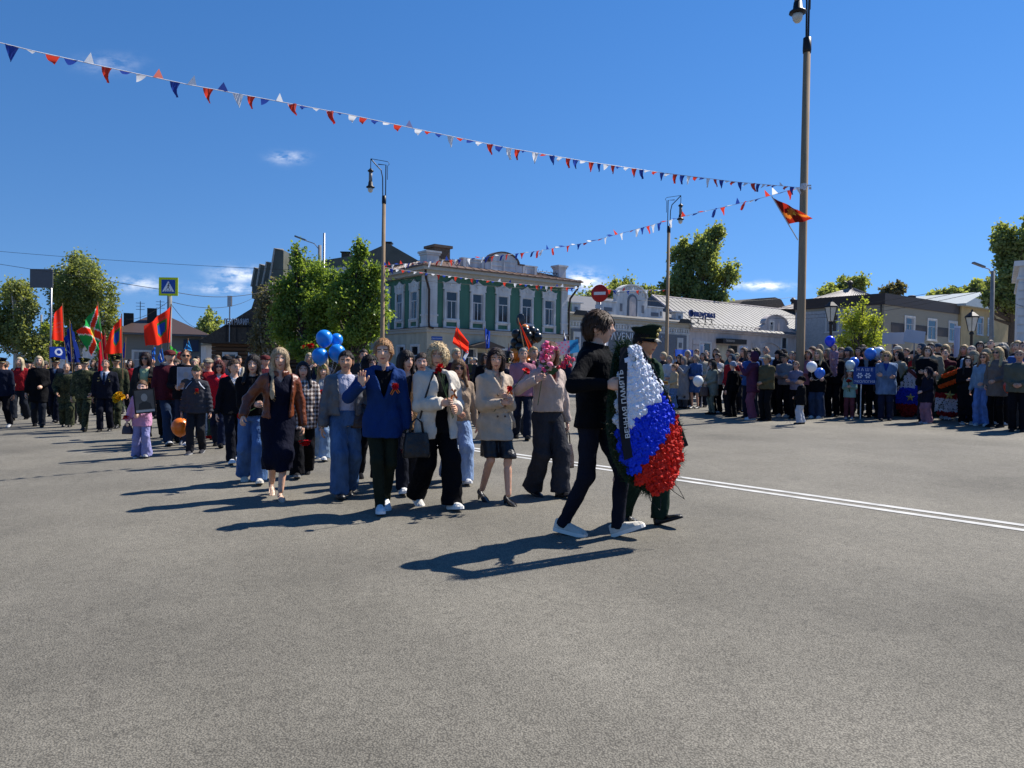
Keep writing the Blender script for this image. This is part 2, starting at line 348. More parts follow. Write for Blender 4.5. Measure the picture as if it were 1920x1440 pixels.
def head_geo(na, nz, female, smile=.5, width=1.0, age=0.0):
    u = np.linspace(-math.pi, math.pi, na, endpoint=False); az = u - .5 * np.sin(u)          # dense at the face (az = 0 looks to -y)
    el = np.linspace(-math.pi / 2, math.pi / 2, nz + 2)[1:-1]
    A, E = np.meshgrid(az, el); nx = np.sin(A) * np.cos(E); ny = -np.cos(A) * np.cos(E); nzv = np.sin(E)
    z = nzv * .118
    jaw = np.interp(z, [-.118, -.095, -.06, -.02, .04, .118], [.62, .70, .84, .95, 1.0, .97]) * (.97 if female else 1.0)
    x = nx * .076 * jaw * width
    ysc = np.where(ny < 0, np.interp(z, [-.118, -.09, -.03, .04, .118], [.096, .094, .090, .092, .085]), np.interp(z, [-.118, -.06, 0, .05, .118], [.035, .07, .098, .105, .09]))
    y = ny * ysc
    fr = np.clip(-ny, 0, 1) ** 1.5
    G = lambda x0, z0, sx, sz: np.exp(-((x - x0) / sx) ** 2 - ((z - z0) / sz) ** 2)
    dy = .010 * G(0, .018, .010, .022) + .021 * G(0, -.020, .0125, .014) + .007 * G(0, -.012, .02, .02)
    dy += -.011 * (G(.031, .012, .016, .012) + G(-.031, .012, .016, .012)) + .005 * (G(.031, .011, .009, .006) + G(-.031, .011, .009, .006))
    dy += .005 * (G(.03, .032, .022, .008) + G(-.03, .032, .022, .008)) * (.6 if female else 1.2)
    dy += .006 * G(0, -.050, .020, .005) + .006 * G(0, -.061, .018, .006) - .005 * G(0, -.055, .022, .0028) - .005 * G(0, -.074, .02, .007) + .008 * G(0, -.096, .022, .014)
    dy += .004 * (G(.043, -.028, .016, .018) + G(-.043, -.028, .016, .018)) * (1 + smile)
    y = y - dy * fr
    V = np.stack([x.ravel(), y.ravel(), z.ravel()], 1); n = na
    F = [(i * n + k, i * n + (k + 1) % n, (i + 1) * n + (k + 1) % n, (i + 1) * n + k) for i in range(nz - 1) for k in range(n)]
    V = np.concatenate([V, [[0, 0, -.112], [0, 0, .118]]]); b, t_ = n * nz, n * nz + 1
    T = [(k, b, (k + 1) % n) for k in range(n)] + [((nz - 1) * n + k, (nz - 1) * n + (k + 1) % n, t_) for k in range(n)]
    mi = []
    for f in F:
        c = V[list(f)].mean(0); m_ = 0; ax_ = abs(c[0])
        if c[1] < -.03:
            q = ((ax_ - .031) / .0155) ** 2 + ((c[2] - .0115) / .0065) ** 2
            if q < 1: m_ = 3 if abs(ax_ - .031) < .0068 else 2
            elif ((ax_ - .032) / .020) ** 2 + ((c[2] - .030 + (ax_ - .03) ** 2 * 8) / .0045) ** 2 < 1: m_ = 4
            elif (c[0] / (.021 + .006 * smile)) ** 2 + ((c[2] + .056 - smile * 6 * c[0] ** 2) / .0085) ** 2 < 1: m_ = 1
        mi.append(m_)
    # ears
    ev = []; ef = []; off = len(V)
    for s in (1, -1):
        o = len(ev)
        for i, rr in enumerate((0.35, 1.0, .8)):
            for k in range(8):
                an = 2 * math.pi * k / 8
                ev.append((s * (.070 + (0, .012, .017)[i]) * width, .012 + .016 * rr * math.cos(an) + .006 * (i > 0), -.003 + .031 * rr * math.sin(an)))
        for i in range(2):
            for k in range(8):
                q = (o + i * 8 + k, o + i * 8 + (k + 1) % 8, o + (i + 1) * 8 + (k + 1) % 8, o + (i + 1) * 8 + k); ef.append(q if s > 0 else q[::-1])
        q = tuple(o + 16 + k for k in range(8)); ef.append(q if s > 0 else q[::-1])
    Fall = [tuple(f) for f in F] + T + [tuple(i + off for i in f) for f in ef]
    mi += [0] * (len(T) + len(ef))
    return np.concatenate([V, np.array(ev)]), Fall, mi
BOD = {'m': ([.80, .90, 1.0, 1.1, 1.25, 1.36, 1.43, 1.475, 1.50], [.150, .160, .150, .148, .172, .182, .165, .10, .06], [.11, .12, .108, .108, .122, .115, .092, .07, .055], [.01, .01, .0, .0, -.005, .0, .005, .01, .01]),
       'f': ([.80, .90, 1.0, 1.1, 1.25, 1.36, 1.43, 1.475, 1.50], [.160, .168, .145, .130, .148, .155, .145, .085, .055], [.125, .128, .105, .098, .125, .108, .085, .065, .05], [.01, .015, .0, -.005, -.02, -.005, .005, .01, .01]),
       'k': ([.80, .90, 1.0, 1.1, 1.25, 1.36, 1.43, 1.475, 1.50], [.150, .155, .150, .148, .155, .158, .145, .085, .055], [.12, .125, .12, .115, .118, .105, .085, .065, .05], [.01, .01, .0, -.005, -.005, .0, .005, .01, .01])}
LEGST = {'slim': (.090, .064, .048), 'straight': (.096, .078, .078), 'wide': (.104, .100, .112), 'flare': (.098, .085, .125), 'leg': (.082, .056, .036), 'boot': (.096, .082, .066)}
SHOE_CACHE = {}
def shoe_geo(kind):
    if kind in SHOE_CACHE: return SHOE_CACHE[kind]
    # rings from heel (y=+) to toe (y=-): (y, halfwidth, top z, centre x)
    st = {'sneaker': [(.078, .020, .055), (.070, .034, .095), (.03, .039, .108), (-.01, .040, .100), (-.05, .042, .085), (-.10, .047, .070), (-.15, .047, .058), (-.185, .036, .046), (-.200, .016, .032)],
          'shoe': [(.075, .018, .045), (.068, .030, .080), (.03, .034, .090), (-.01, .035, .080), (-.05, .037, .066), (-.10, .043, .054), (-.16, .039, .044), (-.20, .026, .036), (-.215, .010, .026)],
          'boot': [(.075, .024, .05), (.072, .040, .17), (.03, .048, .19), (-.02, .048, .17), (-.06, .042, .10), (-.10, .046, .080), (-.15, .045, .066), (-.19, .034, .052), (-.205, .014, .032)],
          'pump': [(.062, .016, .050), (.055, .026, .062), (.02, .028, .040), (-.02, .028, .030), (-.06, .032, .030), (-.10, .038, .036), (-.15, .034, .034), (-.19, .020, .026), (-.205, .008, .018)]}[kind]
    V = []
    for (y, w_, h) in st:
        lo = .0 if kind != 'pump' else .0
        for (a, b) in [(-.9, lo), (-1.0, .012), (-1.0, .03), (-.92, h * .55), (-.6, h * .9), (0, h), (.6, h * .9), (.92, h * .55), (1.0, .03), (1.0, .012), (.9, lo)]:
            V.append((a * w_, y, min(b, h)))
    k = 11; F = [(i * k + j, (i + 1) * k + j, (i + 1) * k + (j + 1) % k, i * k + (j + 1) % k) for i in range(len(st) - 1) for j in range(k)]
    F += [tuple(range(k)), tuple((len(st) - 1) * k + j for j in range(k))[::-1]]
    SHOE_CACHE[kind] = (np.array(V), F); return SHOE_CACHE[kind]
def strands(V, Q, n, st):
    """loose locks laid over the hair so that its outline is not smooth"""
    if not n: return V, Q
    rg = np.random.default_rng(len(V)); p = V[rg.integers(0, len(V), n)]; nr = p - np.array([0, .014, -.02 if st != 'long' else 0]); nr[:, 2] *= .5 if st == 'long' else 1; nr /= np.linalg.norm(nr, axis=1)[:, None]
    dn = rg.normal(size=(n, 3)) if st == 'curly' else np.array([0, 1, -.2]) if st in ('back', 'tail', 'bun') else np.array([0, .35, -1]); d = dn + rg.normal(0, .16, (n, 3)) + np.zeros((n, 3))
    fr = (p[:, 1] < -.02) & (p[:, 2] > .03) & (st not in ('back', 'tail', 'bun')); d[fr, 0] += np.sign(p[fr, 0]) * .7
    d = d - nr * (d * nr).sum(1)[:, None]; d /= np.linalg.norm(d, axis=1)[:, None]
    w = np.cross(d, nr) * .0035; ln = rg.uniform(.03, .075, (n, 1)) * (1.4 if st == 'long' else .8 if st in ('short', 'crop', 'curly') else 1); lift = rg.uniform(.001, .005, (n, 1)) * (2.2 if st == 'curly' else 1)
    a = p + nr * .002; b = p + d * ln * .55 + nr * (lift + .001 - (.55 * ln) ** 2 * 4.6); c = p + d * ln + nr * (lift * .6 - ln ** 2 * 4.6)
    o = len(V); k = np.arange(n)[:, None] * 5 + o; X = np.stack([a - w, a + w, b + w, b - w, c], 1).reshape(-1, 3)
    return np.concatenate([V, X]), [Q, np.concatenate([k, k + 1, k + 2, k + 3], 1), np.concatenate([k + 3, k + 2, k + 4], 1)]
def poly_mesh(name, V, F, smooth=True, mi=None):
    me = bpy.data.meshes.new(name); me.from_pydata([tuple(map(float, v)) for v in V], [], [tuple(map(int, f)) for f in F])
    me.polygons.foreach_set('use_smooth', [smooth] * len(F))
    if mi is not None: me.polygons.foreach_set('material_index', mi)
    me.update(); return me

def figure(sex='f', feet='walkL', arms=('down', 'down'), lean=0.0, bow=0.0, girth=1.0, head=(0, 0, 0), hscale=1.0, res=.014, top=None, under=None, bottom=None, shoes='sneaker',
           hair=None, hat=None, glasses=None, smile=.5, seed=1, shy=0, hands=None, sleeves=True, face_seg=(44, 38)):
    """all the meshes of one figure, 1.75 m tall, facing -y; returns list of (name, mesh, materials, colour-key, parent name) and the joint positions"""
    parts = []; fem = sex == 'f'
    FT = FEET[feet] if isinstance(feet, str) else feet
    pump = shoes == 'pump'
    ank = []; pit = []
    for (x, fw, pt) in FT:
        a = R(pt + (20 if pump else 0))
        if a > 0: c = v3(x, -fw - .12, 0); rel = v3(0, .12, .085)
        else: c = v3(x, -fw + .06, 0); rel = v3(0, -.06, .085)
        # rotate rel about x: heel up for positive pitch
        rr = v3(0, rel[1] * math.cos(a) - rel[2] * math.sin(a) * 1, rel[1] * math.sin(a) + rel[2] * math.cos(a))
        ank.append(c + rr); pit.append(a)
    LT, LS = .44, .42; zp = .945
    for a, s in zip(ank, (1, -1)):
        h2 = (LT + LS - .006) ** 2 - (a[0] - s * .085) ** 2 - a[1] ** 2
        zp = min(zp, a[2] + math.sqrt(max(h2, .3)))
    dz = zp - .935
    hips = [v3(.085, 0, zp - .01), v3(-.085, 0, zp - .01)]
    knees = []
    for i in range(2):
        k, a2 = ik(hips[i], ank[i], LT, LS, (0.05 * (1, -1)[i], -1, .1)); knees.append(k); ank[i] = a2
    shw = {'m': .195, 'f': .165, 'k': .155}[sex] * (.5 + .5 * girth)
    # torso bends forward by bow (radians) about the waist, applied to points above it
    cb, sb = math.cos(bow), math.sin(bow); wz = 1.0 + dz
    def T(p):
        p = np.array(p, float); q = p - v3(0, 0, wz); return v3(p[0] + lean * q[2], q[1] * cb - q[2] * sb, q[2] * cb + q[1] * sb + wz) if q[2] > 0 else p
    sh = [T((shw, .0, 1.392 + dz)), T((-shw, .0, 1.392 + dz))]
    el = []; wr = []; hm = []
    for i, s in ((0, 1), (1, -1)):
        a = arms[i]; tg = v3(*(ARM[a](s) if isinstance(a, str) else a)) + v3(0, 0, dz)
        if not isinstance(a, str): hm.append(.8)
        else: hm.append(HANDMODE[a])
        if bow and isinstance(a, str) and a not in ('down', 'back', 'fwd'): tg = T(tg)
        hint = (s * .55, .75, -.55) if tg[2] < 1.5 else (s * 1, .1, -.2)
        if a == 'fold': hint = (s * 1, .1, -.8)
        e, t = ik(sh[i], tg, .29, .26, hint); el.append(e); wr.append(t)
    BZ, BA, BB, BC = [np.array(q, float) for q in BOD[sex]]
    BZ = BZ + dz
    # belly for stout people
    BA2 = BA * girth; BB2 = BB * (girth + .25 * max(0, girth - 1)); BC2 = BC - .10 * max(0, girth - 1)
    BA2[-2:] = BA[-2:]; BB2[-2:] = BB[-2:]
    g = girth
    def untorso(X, Y, Z):
        if not bow and not lean: return X, Y, Z
        q = Z - wz; up = (q > -.05)
        Yn = Y * cb + q * sb; Zn = -Y * sb + q * cb + wz
        up = 1 / (1 + np.exp(-(q + .0) / .03))
        Yr = Y * (1 - up) + Yn * up; Zr = Z * (1 - up) + Zn * up; Xr = X - lean * np.maximum(Zr - wz, 0)
        return Xr, Yr, Zr
    neckb, neckt = T((0, .012, 1.43 + dz)), T((0, -.012, 1.545 + dz))
    def body(X, Y, Z):
        x, y, z = untorso(X, Y, Z)
        d = np.maximum(prof(x, y, z, BZ, BA2 - np.where(BZ < 1.4 + dz, .03, .012), BB2 - np.where(BZ < 1.4 + dz, .03, .012), BC2), np.maximum(z - 1.49 - dz, .85 + dz - z))
        d = smin(d, cap(X, Y, Z, neckb, neckt, .058 if fem else .064, .050 if fem else .058), .03)
        for i in range(2):
            d = smin(d, cap(X, Y, Z, sh[i], el[i], .048 * g, .038), .03); d = smin(d, cap(X, Y, Z, el[i], wr[i], .038, .025), .012)
            d = smin(d, cap(X, Y, Z, hips[i], knees[i], .076 * g, .046), .03)
            sp = ank[i] * .65 + knees[i] * .35 + v3(0, .012, 0)
            d = smin(d, cap(X, Y, Z, knees[i], sp * .3 + knees[i] * .7 + v3(0, .015, 0), .046, .050), .015); d = smin(d, cap(X, Y, Z, knees[i] * .65 + ank[i] * .35 + v3(0, .014, 0), ank[i], .047, .033), .015)
        return d
    pts = np.array([*ank, *knees, *el, *wr, *sh, neckt, (.2, .2, .9), (-.2, -.2, .9)])
    lo = pts.min(0) - .11; hi = pts.max(0) + .07; lo[2] = max(lo[2], .02)
    bareleg = bottom and bottom.get('kind') in ('skirt', 'dress')
    V, Q = surf_nets(body, lo, hi, .019 if res < .02 else .03)
    F = [tuple(q) for q in Q]; mi = [0] * len(F)
    # head
    hscale = hscale * 1.06; hp = T((0, -.024, 1.624 + dz)); Mh = Matrix.Translation(Vector(hp)) @ Euler((R(head[1]) + bow * .6, R(head[2]), R(head[0]))).to_matrix().to_4x4() @ Matrix.Scale(hscale, 4)
    Mh = Mh if hscale < 1.1 else Matrix.Translation((0, 0, .118 * (hscale - 1.06) * .8)) @ Mh
    fa, fz = face_seg
    HV, HF, hmi = head_geo(fa, fz, fem or sex == 'k', smile)
    Mn = np.array(Mh); HVw = HV @ Mn[:3, :3].T + Mn[:3, 3]
    o = len(V); V = np.concatenate([V, HVw]); F += [tuple(i + o for i in f) for f in HF]; mi += hmi
    # hands
    hinfo = {}
    for i, s in ((0, 1), (1, -1)):
        a = arms[i]; fd = wr[i] - el[i]; fd /= np.linalg.norm(fd)
        nn = {'down': v3(-s, 0, 0), 'fwd': v3(-s, 0, .2), 'back': v3(-s, 0, .2), 'wave': v3(0, -1, .1), 'phone': v3(-s, -.2, 0), 'chest': v3(-s * .6, .5, -.4), 'fold': v3(0, 1, 0), 'belly': v3(-s * .5, .6, -.4)}.get(a if isinstance(a, str) else '', v3(-s, .3, -.2))
        sp = 1.0 if a == 'wave' else .35
        d_ = fd if a not in ('wave', 'phone') else fd * .4 + v3(0, -.1, 1)
        cu = hm[i]
        if hands and hands[i] is not None: d_, nn, cu, sp = hands[i]; d_ = v3(*d_); nn = v3(*nn)
        mb = hand_geo(wr[i], d_, nn, s, cu, sp, 1.0 if sex == 'm' else .92 if fem else 1.0, 6 if res < .02 else 4)
        o = len(V); V = np.concatenate([V, np.array(mb.V)]); F += [tuple(k + o for k in f) for f in mb.F]; mi += [0] * len(mb.F)
        d_ = d_ / np.linalg.norm(d_); hinfo['LR'[i]] = (Vector(wr[i] + d_ * .075 + nn / np.linalg.norm(nn) * .03), Vector(d_))
    parts.append(('body', poly_mesh('body', V, F, True, mi), [SKIN, LIPS, EYEW, IRIS, BROW], 'skin', None))
    # ---------------------------------------------------------------- top garment
    def garment(sp, inner=0.0):
        th = sp.get('th', .022) * (1 if not inner else 1) + inner; hem = sp.get('hem', .86) + dz; fl = sp.get('flare', 0); loose = sp.get('loose', .0)
        Z_ = BZ.copy(); A = BA2 + th; B = BB2 + th; C = BC2.copy()
        if loose: # boxy: waist as wide as the chest
            mA = A[4:6].max(); mB = B[4:6].max(); A[:5] = A[:5] + (np.maximum(A[:5], mA * .98) - A[:5]) * loose; B[:5] = B[:5] + (np.maximum(B[:5], mB * 1.0) - B[:5]) * loose
        zlow = np.array([hem - .1, hem]); 
        Zx = np.concatenate([[hem - .2, hem], Z_[Z_ > hem + .05]]); k = Z_ > hem + .05
        A0 = np.interp(hem, Z_, A) * (1 + fl); B0 = np.interp(hem, Z_, B) * (1 + fl * 1.1)
        Ax = np.concatenate([[A0, A0], A[k]]); Bx = np.concatenate([[B0, B0], B[k]]); Cx = np.concatenate([[np.interp(hem, Z_, C)] * 2, C[k]])
        sr = sp.get('sleeve', .060) + inner; V0 = sp.get('open'); lap = sp.get('lapel', 0); fam = sp.get('fold', .006); nk = sp.get('neck', 1.475) + dz
        slen = sp.get('slen', 1.0); sd_ = seed * 1.7; coll = sp.get('collar', 0); quilt = sp.get('quilt', 0); hood = sp.get('hood', 0)
        def f(X, Y, Z):
            x, y, z = untorso(X, Y, Z)
            d = prof(x, y, z, Zx, Ax, Bx, Cx)
            d = smin(d, ell(x, y, z, (0, .005, 1.375 + dz), (shw + .02, .085 * (.6 + .4 * g) + th, .080)), .03)
            for s_ in (1, -1): d = smin(d, cap(x, y, z, (s_ * .05, .012, 1.445 + dz), (s_ * shw * .85, .004, 1.405 + dz), .030 + th * .5, .030 + th * .5), .03)
            if hem < .86 + dz:
                for i in range(2): d = smin(d, cap(X, Y, Z, hips[i], knees[i], .098 * g + th * .5, .085 + th * .5), .05)
            d = np.maximum(d, np.maximum(z - nk, hem - z))
            if lap and V0:
                wv = np.abs(x) - V0[1] - V0[2] * (z - V0[0] - dz); d = d - .011 * np.exp(-((wv - .022) / .020) ** 2) * (y < 0) * (z > V0[0] + dz - .02)
            if not V0 and not sp.get('belt') and not quilt: d = d + .007 * np.exp(-(x / .009) ** 2) * (y < 0)
            if hem < .93 + dz and not sp.get('belt'): d = d + .006 * np.exp(-((z - hem - .17 - .35 * (np.abs(x) - .1)) / .009) ** 2) * (np.abs(np.abs(x) - .105) < .045) * (y < 0)
            if sp.get('placket'): d = d - .006 * np.exp(-((x - .03) / .025) ** 2) * (y < 0)
            if sp.get('belt'):
                bz = sp['belt'] + dz; d = d + .018 * np.exp(-((z - bz) / .05) ** 2) - .024 * (np.abs(z - bz) < .022)
            if V0: d = np.maximum(d, np.minimum(-(np.abs(x) - V0[1] - V0[2] * (z - V0[0] - dz)), -(y + .0)) * .9) if V0[0] > -5 else d
            if sleeves and sp.get('slen', 1) > 0:
                for i in range(2):
                    bend = np.linalg.norm(sh[i] - wr[i])
                    rs = sr * (.55 + .45 * g)
                    a_ = cap(X, Y, Z, sh[i], el[i], rs + .003, rs - .002)
                    w_ = el[i] + (wr[i] - el[i]) * (slen * 1.0)
                    b_ = cap(X, Y, Z, el[i], w_, rs - .002, max(rs - .014, .036 + inner), flat=.012)
                    arm = smin(a_, b_, .025)
                    if quilt: arm = arm - .006 * np.sin(Z * 75) 
                    d = smin(d, arm, .028)
            if coll:
                cz = 1.468 + dz; rr = np.sqrt((x / 1.12) ** 2 + (y - .006) ** 2)
                op = .0 if not V0 else 1.0
                ring = np.maximum(np.abs(rr - .084) - .016, np.abs(z - cz - .012 - .25 * (y)) - coll)
                if V0 or sp.get('copen', 1): ring = np.maximum(ring, -(np.abs(x) - .02 - .55 * np.maximum(-y - .02, 0) * 0) * (y < -.03) - 1e3 * 0)
                d = smin(d, ring, .012)
            if hood: d = smin(d, np.maximum(ell(x, y, z, (0, .095, 1.455 + dz), (.125, .075, .095)), -ell(x, y, z, (0, .0, 1.56 + dz), (.085, .09, .10))), .02)
            if quilt: d = d - .007 * np.abs(np.sin(z * 32))
            return d + folds(X, Y, Z, sd_, fam) + sp.get('shrink', 0)
        pp = np.array([*el, *wr, *sh, (0, 0, hem), T((0, 0, 1.49 + dz)), (.0, .0, hem)])
        l_ = pp.min(0) - .09; h_ = pp.max(0) + .09
        mxa = max(Ax.max(), shw + .05) + .03; mxb = max(Bx.max(), .13) + .05
        l_[0] = min(l_[0], -mxa - abs(lean) * .5); h_[0] = max(h_[0], mxa + abs(lean) * .5); l_[1] = min(l_[1], -mxb - .5 * sb); h_[1] = max(h_[1], mxb + (.06 if hood else 0)); l_[2] = min(hem - .03, l_[2]); h_[2] = max(h_[2], 1.53 + dz)
        return surf_nets(f, l_, h_, sp.get('res', res))
    if under:
        V, Q = garment({**under, 'th': under.get('th', .006), 'fold': .002, 'shrink': .014, 'hem': max(under.get('hem', .9), (top or {}).get('hem', 0) + .04), 'slen': 0, 'sleeve': under.get('sleeve', .05)}); parts.append((under.get('name', 'shirt'), mesh_np('shirt', V, Q), [under.get('mat', CLOTH)], under['col'], None))
    if top:
        V, Q = garment(top); parts.append((top.get('name', 'jacket'), mesh_np('jacket', V, Q), [top.get('mat', CLOTH)], top['col'], None))
    # ---------------------------------------------------------------- lower garment
    if bottom:
        kd = bottom.get('kind', 'straight'); fam = bottom.get('fold', .006)
        if kd in ('skirt', 'dress'):
            hem = bottom['hem'] + dz * .5; ease = bottom.get('ease', .02); wdt = bottom.get('width', 1.0)
            zt = (.98 if kd == 'skirt' else 1.47) + dz; ease = ease - (.02 if kd == 'skirt' else 0)
            def f(X, Y, Z):
                x, y, z = untorso(X, Y, Z)
                a = np.where(z > .9 + dz, 1, 1) * (np.interp(z, BZ, BA2) + ease * .5); b = np.interp(z, BZ, BB2) + ease * .5; c = np.interp(z, BZ, BC2)
                kk = np.clip((.88 + dz - z) / .6, 0, 1); a = a * (1 + (wdt - 1) * kk); b = b * (1 + (wdt - .8) * kk)
                d = (np.sqrt((x / a) ** 2 + ((y - c) / b) ** 2) - 1) * np.minimum(a, b)
                for i in range(2):
                    kq = .10 if kd == 'dress' else .03; ez = max(ease, .012)
                    d = smin(d, cap(X, Y, Z, hips[i], knees[i], .085 * g + ez * .4, .07 + ez), kq)
                    d = smin(d, cap(X, Y, Z, knees[i], ank[i], .07 + ez, .06 + ez), kq)
                if kd == 'dress':
                    d = smin(d, ell(x, y, z, (0, .005, 1.40 + dz), (shw + .015, .09, .06)), .03)
                    d = np.maximum(d, -((np.abs(x) - .62 * (z - 1.36 - dz)) * .85) * (y < 0) - 10 * (y >= 0))
                d = np.maximum(d, np.maximum(z - zt, hem - Z))
                return d + folds(X, Y, Z, seed * 2.1, fam) + .006 * np.sin(np.arctan2(Y, X) * 9 + 4 * Z) * np.clip((.8 - Z) * 2, 0, 1)
            l_ = np.array([-.34, min(-.28, ank[0][1] - .1, ank[1][1] - .1), hem - .03]); h_ = np.array([.34, max(.28, ank[0][1] + .1, ank[1][1] + .1), zt + .03])
            V, Q = surf_nets(f, l_, h_, res)
        else:
            r0, r1, r2 = [q * (.4 + .6 * g) if j == 0 else q for j, q in enumerate(LEGST[kd])]
            cut = bottom.get('cut', 0.0)
            def f(X, Y, Z):
                d = np.maximum(prof(X, Y, Z, BZ, BA2 + .008, BB2 + .008, BC2), np.maximum(Z - 1.04 - dz, .86 + dz - Z))
                for i in range(2):
                    a2 = ank[i] + (ank[i] - knees[i]) * (.06 - cut)
                    k2 = knees[i]
                    l_ = smin(cap(X, Y, Z, hips[i] + v3(0, .01, 0), k2, r0, r1), cap(X, Y, Z, k2, a2, r1, r2, flat=.01), .03)
                    d = smin(d, l_, .018)
                wr_ = folds(X, Y, Z, seed * 2.3, fam) + .005 * np.sin(Z * 42 + 3 * np.sin(X * 20 + Y * 17)) * np.clip((.34 - Z) * 4, 0, 1)
                return d + wr_
            pp = np.array([*ank, *knees, (.2, -.22, 1.06), (-.2, .22, 1.0)]); l_ = pp.min(0) - .13; h_ = pp.max(0) + .13; l_[2] = max(.0, l_[2]); h_[2] = 1.08 + dz
            V, Q = surf_nets(f, l_, h_, res)
        parts.append((bottom.get('name', 'trousers' if kd not in ('skirt', 'dress') else kd), mesh_np('trousers', V, Q), [bottom.get('mat', CLOTH)], bottom['col'], None))
    # ---------------------------------------------------------------- shoes
    SV, SF = shoe_geo(shoes)
    for i in range(2):
        a = pit[i]; rel = SV - v3(0, 0, .085)
        c, s_ = math.cos(a), math.sin(a); q = np.stack([rel[:, 0], rel[:, 1] * c - rel[:, 2] * s_, rel[:, 1] * s_ + rel[:, 2] * c], 1) + ank[i]
        if pump: q[:, 2] = np.maximum(q[:, 2], 0.0)
        parts.append(('shoe', poly_mesh('shoe', q, SF), [LEATHER if shoes != 'sneaker' else CLOTH], 'shoes', None))
        if shoes == 'sneaker' or shoes == 'shoe':
            mb = MB(); ring = [(k * 11 + j) for k in (0,) for j in ()]
            n = len(SV) // 11; zt = .028 if shoes == 'sneaker' else .012; lo_ = [np.array([SV[k * 11][0] * 1.16, SV[k * 11][1] * (1.02), -.002]) for k in range(n)]; ro_ = [np.array([-p[0], p[1], p[2]]) for p in lo_]
            loop = lo_ + ro_[::-1]; m_ = len(loop); vv = [p for p in loop] + [p + v3(0, 0, zt) for p in loop]
            vv = np.array(vv) - v3(0, 0, .085); vv = np.stack([vv[:, 0], vv[:, 1] * c - vv[:, 2] * s_, vv[:, 1] * s_ + vv[:, 2] * c], 1) + ank[i]
            ff = [tuple(range(m_)), tuple(range(m_, 2 * m_))[::-1]] + [((k + 1) % m_, k, m_ + k, m_ + (k + 1) % m_) for k in range(m_)]
            parts.append(('sole', poly_mesh('sole', vv, ff, False), [RUBBER], 'sole', 'shoe'))
        elif pump:
            hb = ank[i] + v3(0, .055 * c - (-.05) * s_, .055 * s_ + (-.05) * c); mb = MB(); mb.tube([Vector(hb), Vector((hb[0], hb[1] + .01, 0))], [.022, .010], 6)
            parts.append(('heel', mb.mesh('heel', True), [LEATHER], 'shoes', 'shoe'))
    # ---------------------------------------------------------------- hair and headgear (head space, then Mh)
    def hs(name, f, lo, hi, r, mats, key, parent=None, sm=True):
        V, Q = surf_nets(f, lo, hi, r)
        if name == 'hair':
            V, Q = strands(V, Q, 1500 if res < .0125 else 1000 if res < .016 else 350 if res < .024 else 0, hair['style'])
        Vw = V @ Mn[:3, :3].T + Mn[:3, 3]; parts.append((name, mesh_np(name, Vw, Q, sm), mats, key, parent)); return Vw
    hr = .0085 if res < .02 else .014
    if hair:
        st = hair['style']; ln = hair.get('len', .0)
        def f(X, Y, Z):
            vol = hair.get('vol', .012)
            d = ell(X, Y, Z, (0, .014, .012), (.078 + vol, .100 + vol, .112 + vol))
            fx = .060 + .012 * (st in ('short', 'crop')); top_ = hair.get('line', .070)
            if hair.get('fringe'): top_ = .040 - .012 * np.sin(X * 60)
            face = np.maximum(np.maximum(Y + .012 + .25 * np.clip(Z - .02, 0, .1), Z - top_ + 4.5 * X ** 2), np.abs(X) - fx - (.02 if st in ('back', 'bun') else 0))
            d = np.maximum(d, -face)
            if st in ('short', 'crop'):
                d = np.maximum(d, np.minimum(-.030 - Z - np.clip(Y, -.05, .1) * .55, .2) * (1.0)); d = np.maximum(d, -np.maximum(np.maximum(np.abs(Y + .025) - .055, Z - .01), -np.abs(X) + .0) * 1.0) if st == 'crop' else d
            elif st == 'bob':
                d = smin(d, np.maximum(np.maximum(ell(X, Y, Z, (0, .02, -.05), (.105, .095, .115)), -np.maximum(Y + .02, np.abs(X) - .063)), -.135 - ln - Z), .02)
            elif st == 'long':
                sheet = cap(X, Y * 1.5, Z, (0, .07 * 1.5, .02), (0, .105 * 1.5, -.16), .085, .095)
                sheet = smin(sheet, cap(X, Y * 1.5, Z, (0, .105 * 1.5, -.16), (0, .10 * 1.5, -.16 - ln), .10, .08), .03)
                for s in ((1, -1) if hair.get('front', 1) == 1 else (hair['front'] / abs(hair['front']),)):
                    sheet = smin(sheet, cap(X, Y, Z, (s * .074, .0, .03), (s * .085, -.02, -.13), .022, .028), .02)
                    sheet = smin(sheet, cap(X, Y, Z, (s * .085, -.02, -.13), (s * .105, -.075 - (.085 if ln > .2 else .03 if ln > .05 else 0), -.17 - ln * .9), .032, .024), .02)
                d = smin(d, sheet, .025)
                d = np.maximum(d, -np.maximum(np.maximum(Y + .03, np.abs(X) - .060), np.abs(Z + .04) - .09))
            elif st in ('back', 'bun', 'tail'):
                d = np.maximum(d, -.075 - Z - np.clip(Y, -.1, .1) * .6)
                d = np.maximum(d, -np.maximum(np.maximum(np.abs(Y + .02) - .045, Z - .0), -(np.abs(X)) + .0))
                if st == 'bun': d = smin(d, ell(X, Y, Z, (0, .125, .03), (.04, .035, .04)), .015)
                if st == 'tail': d = smin(d, cap(X, Y, Z, (0, .125, .02), (0, .12, -.15 - ln), .032, .018), .02)
            elif st == 'curly':
                d = smin(d, np.maximum(ell(X, Y, Z, (0, .03, .0), (.11, .105, .115)), -np.maximum(Y + .0, np.abs(X) - .066)), .02)
                d = np.maximum(d, -.10 - Z); d = d + .011 * np.sin(X * 95 + 2 * np.sin(Z * 60)) * np.sin(Y * 90 + 1.3 + 2 * np.sin(X * 55)) * np.sin(Z * 88 + .7)
            if st in ('short', 'crop', 'back', 'bun', 'tail'): d = np.maximum(d, np.minimum(np.minimum(np.abs(X) - .056, .022 - Z), .030 - np.abs(Y - .004)))
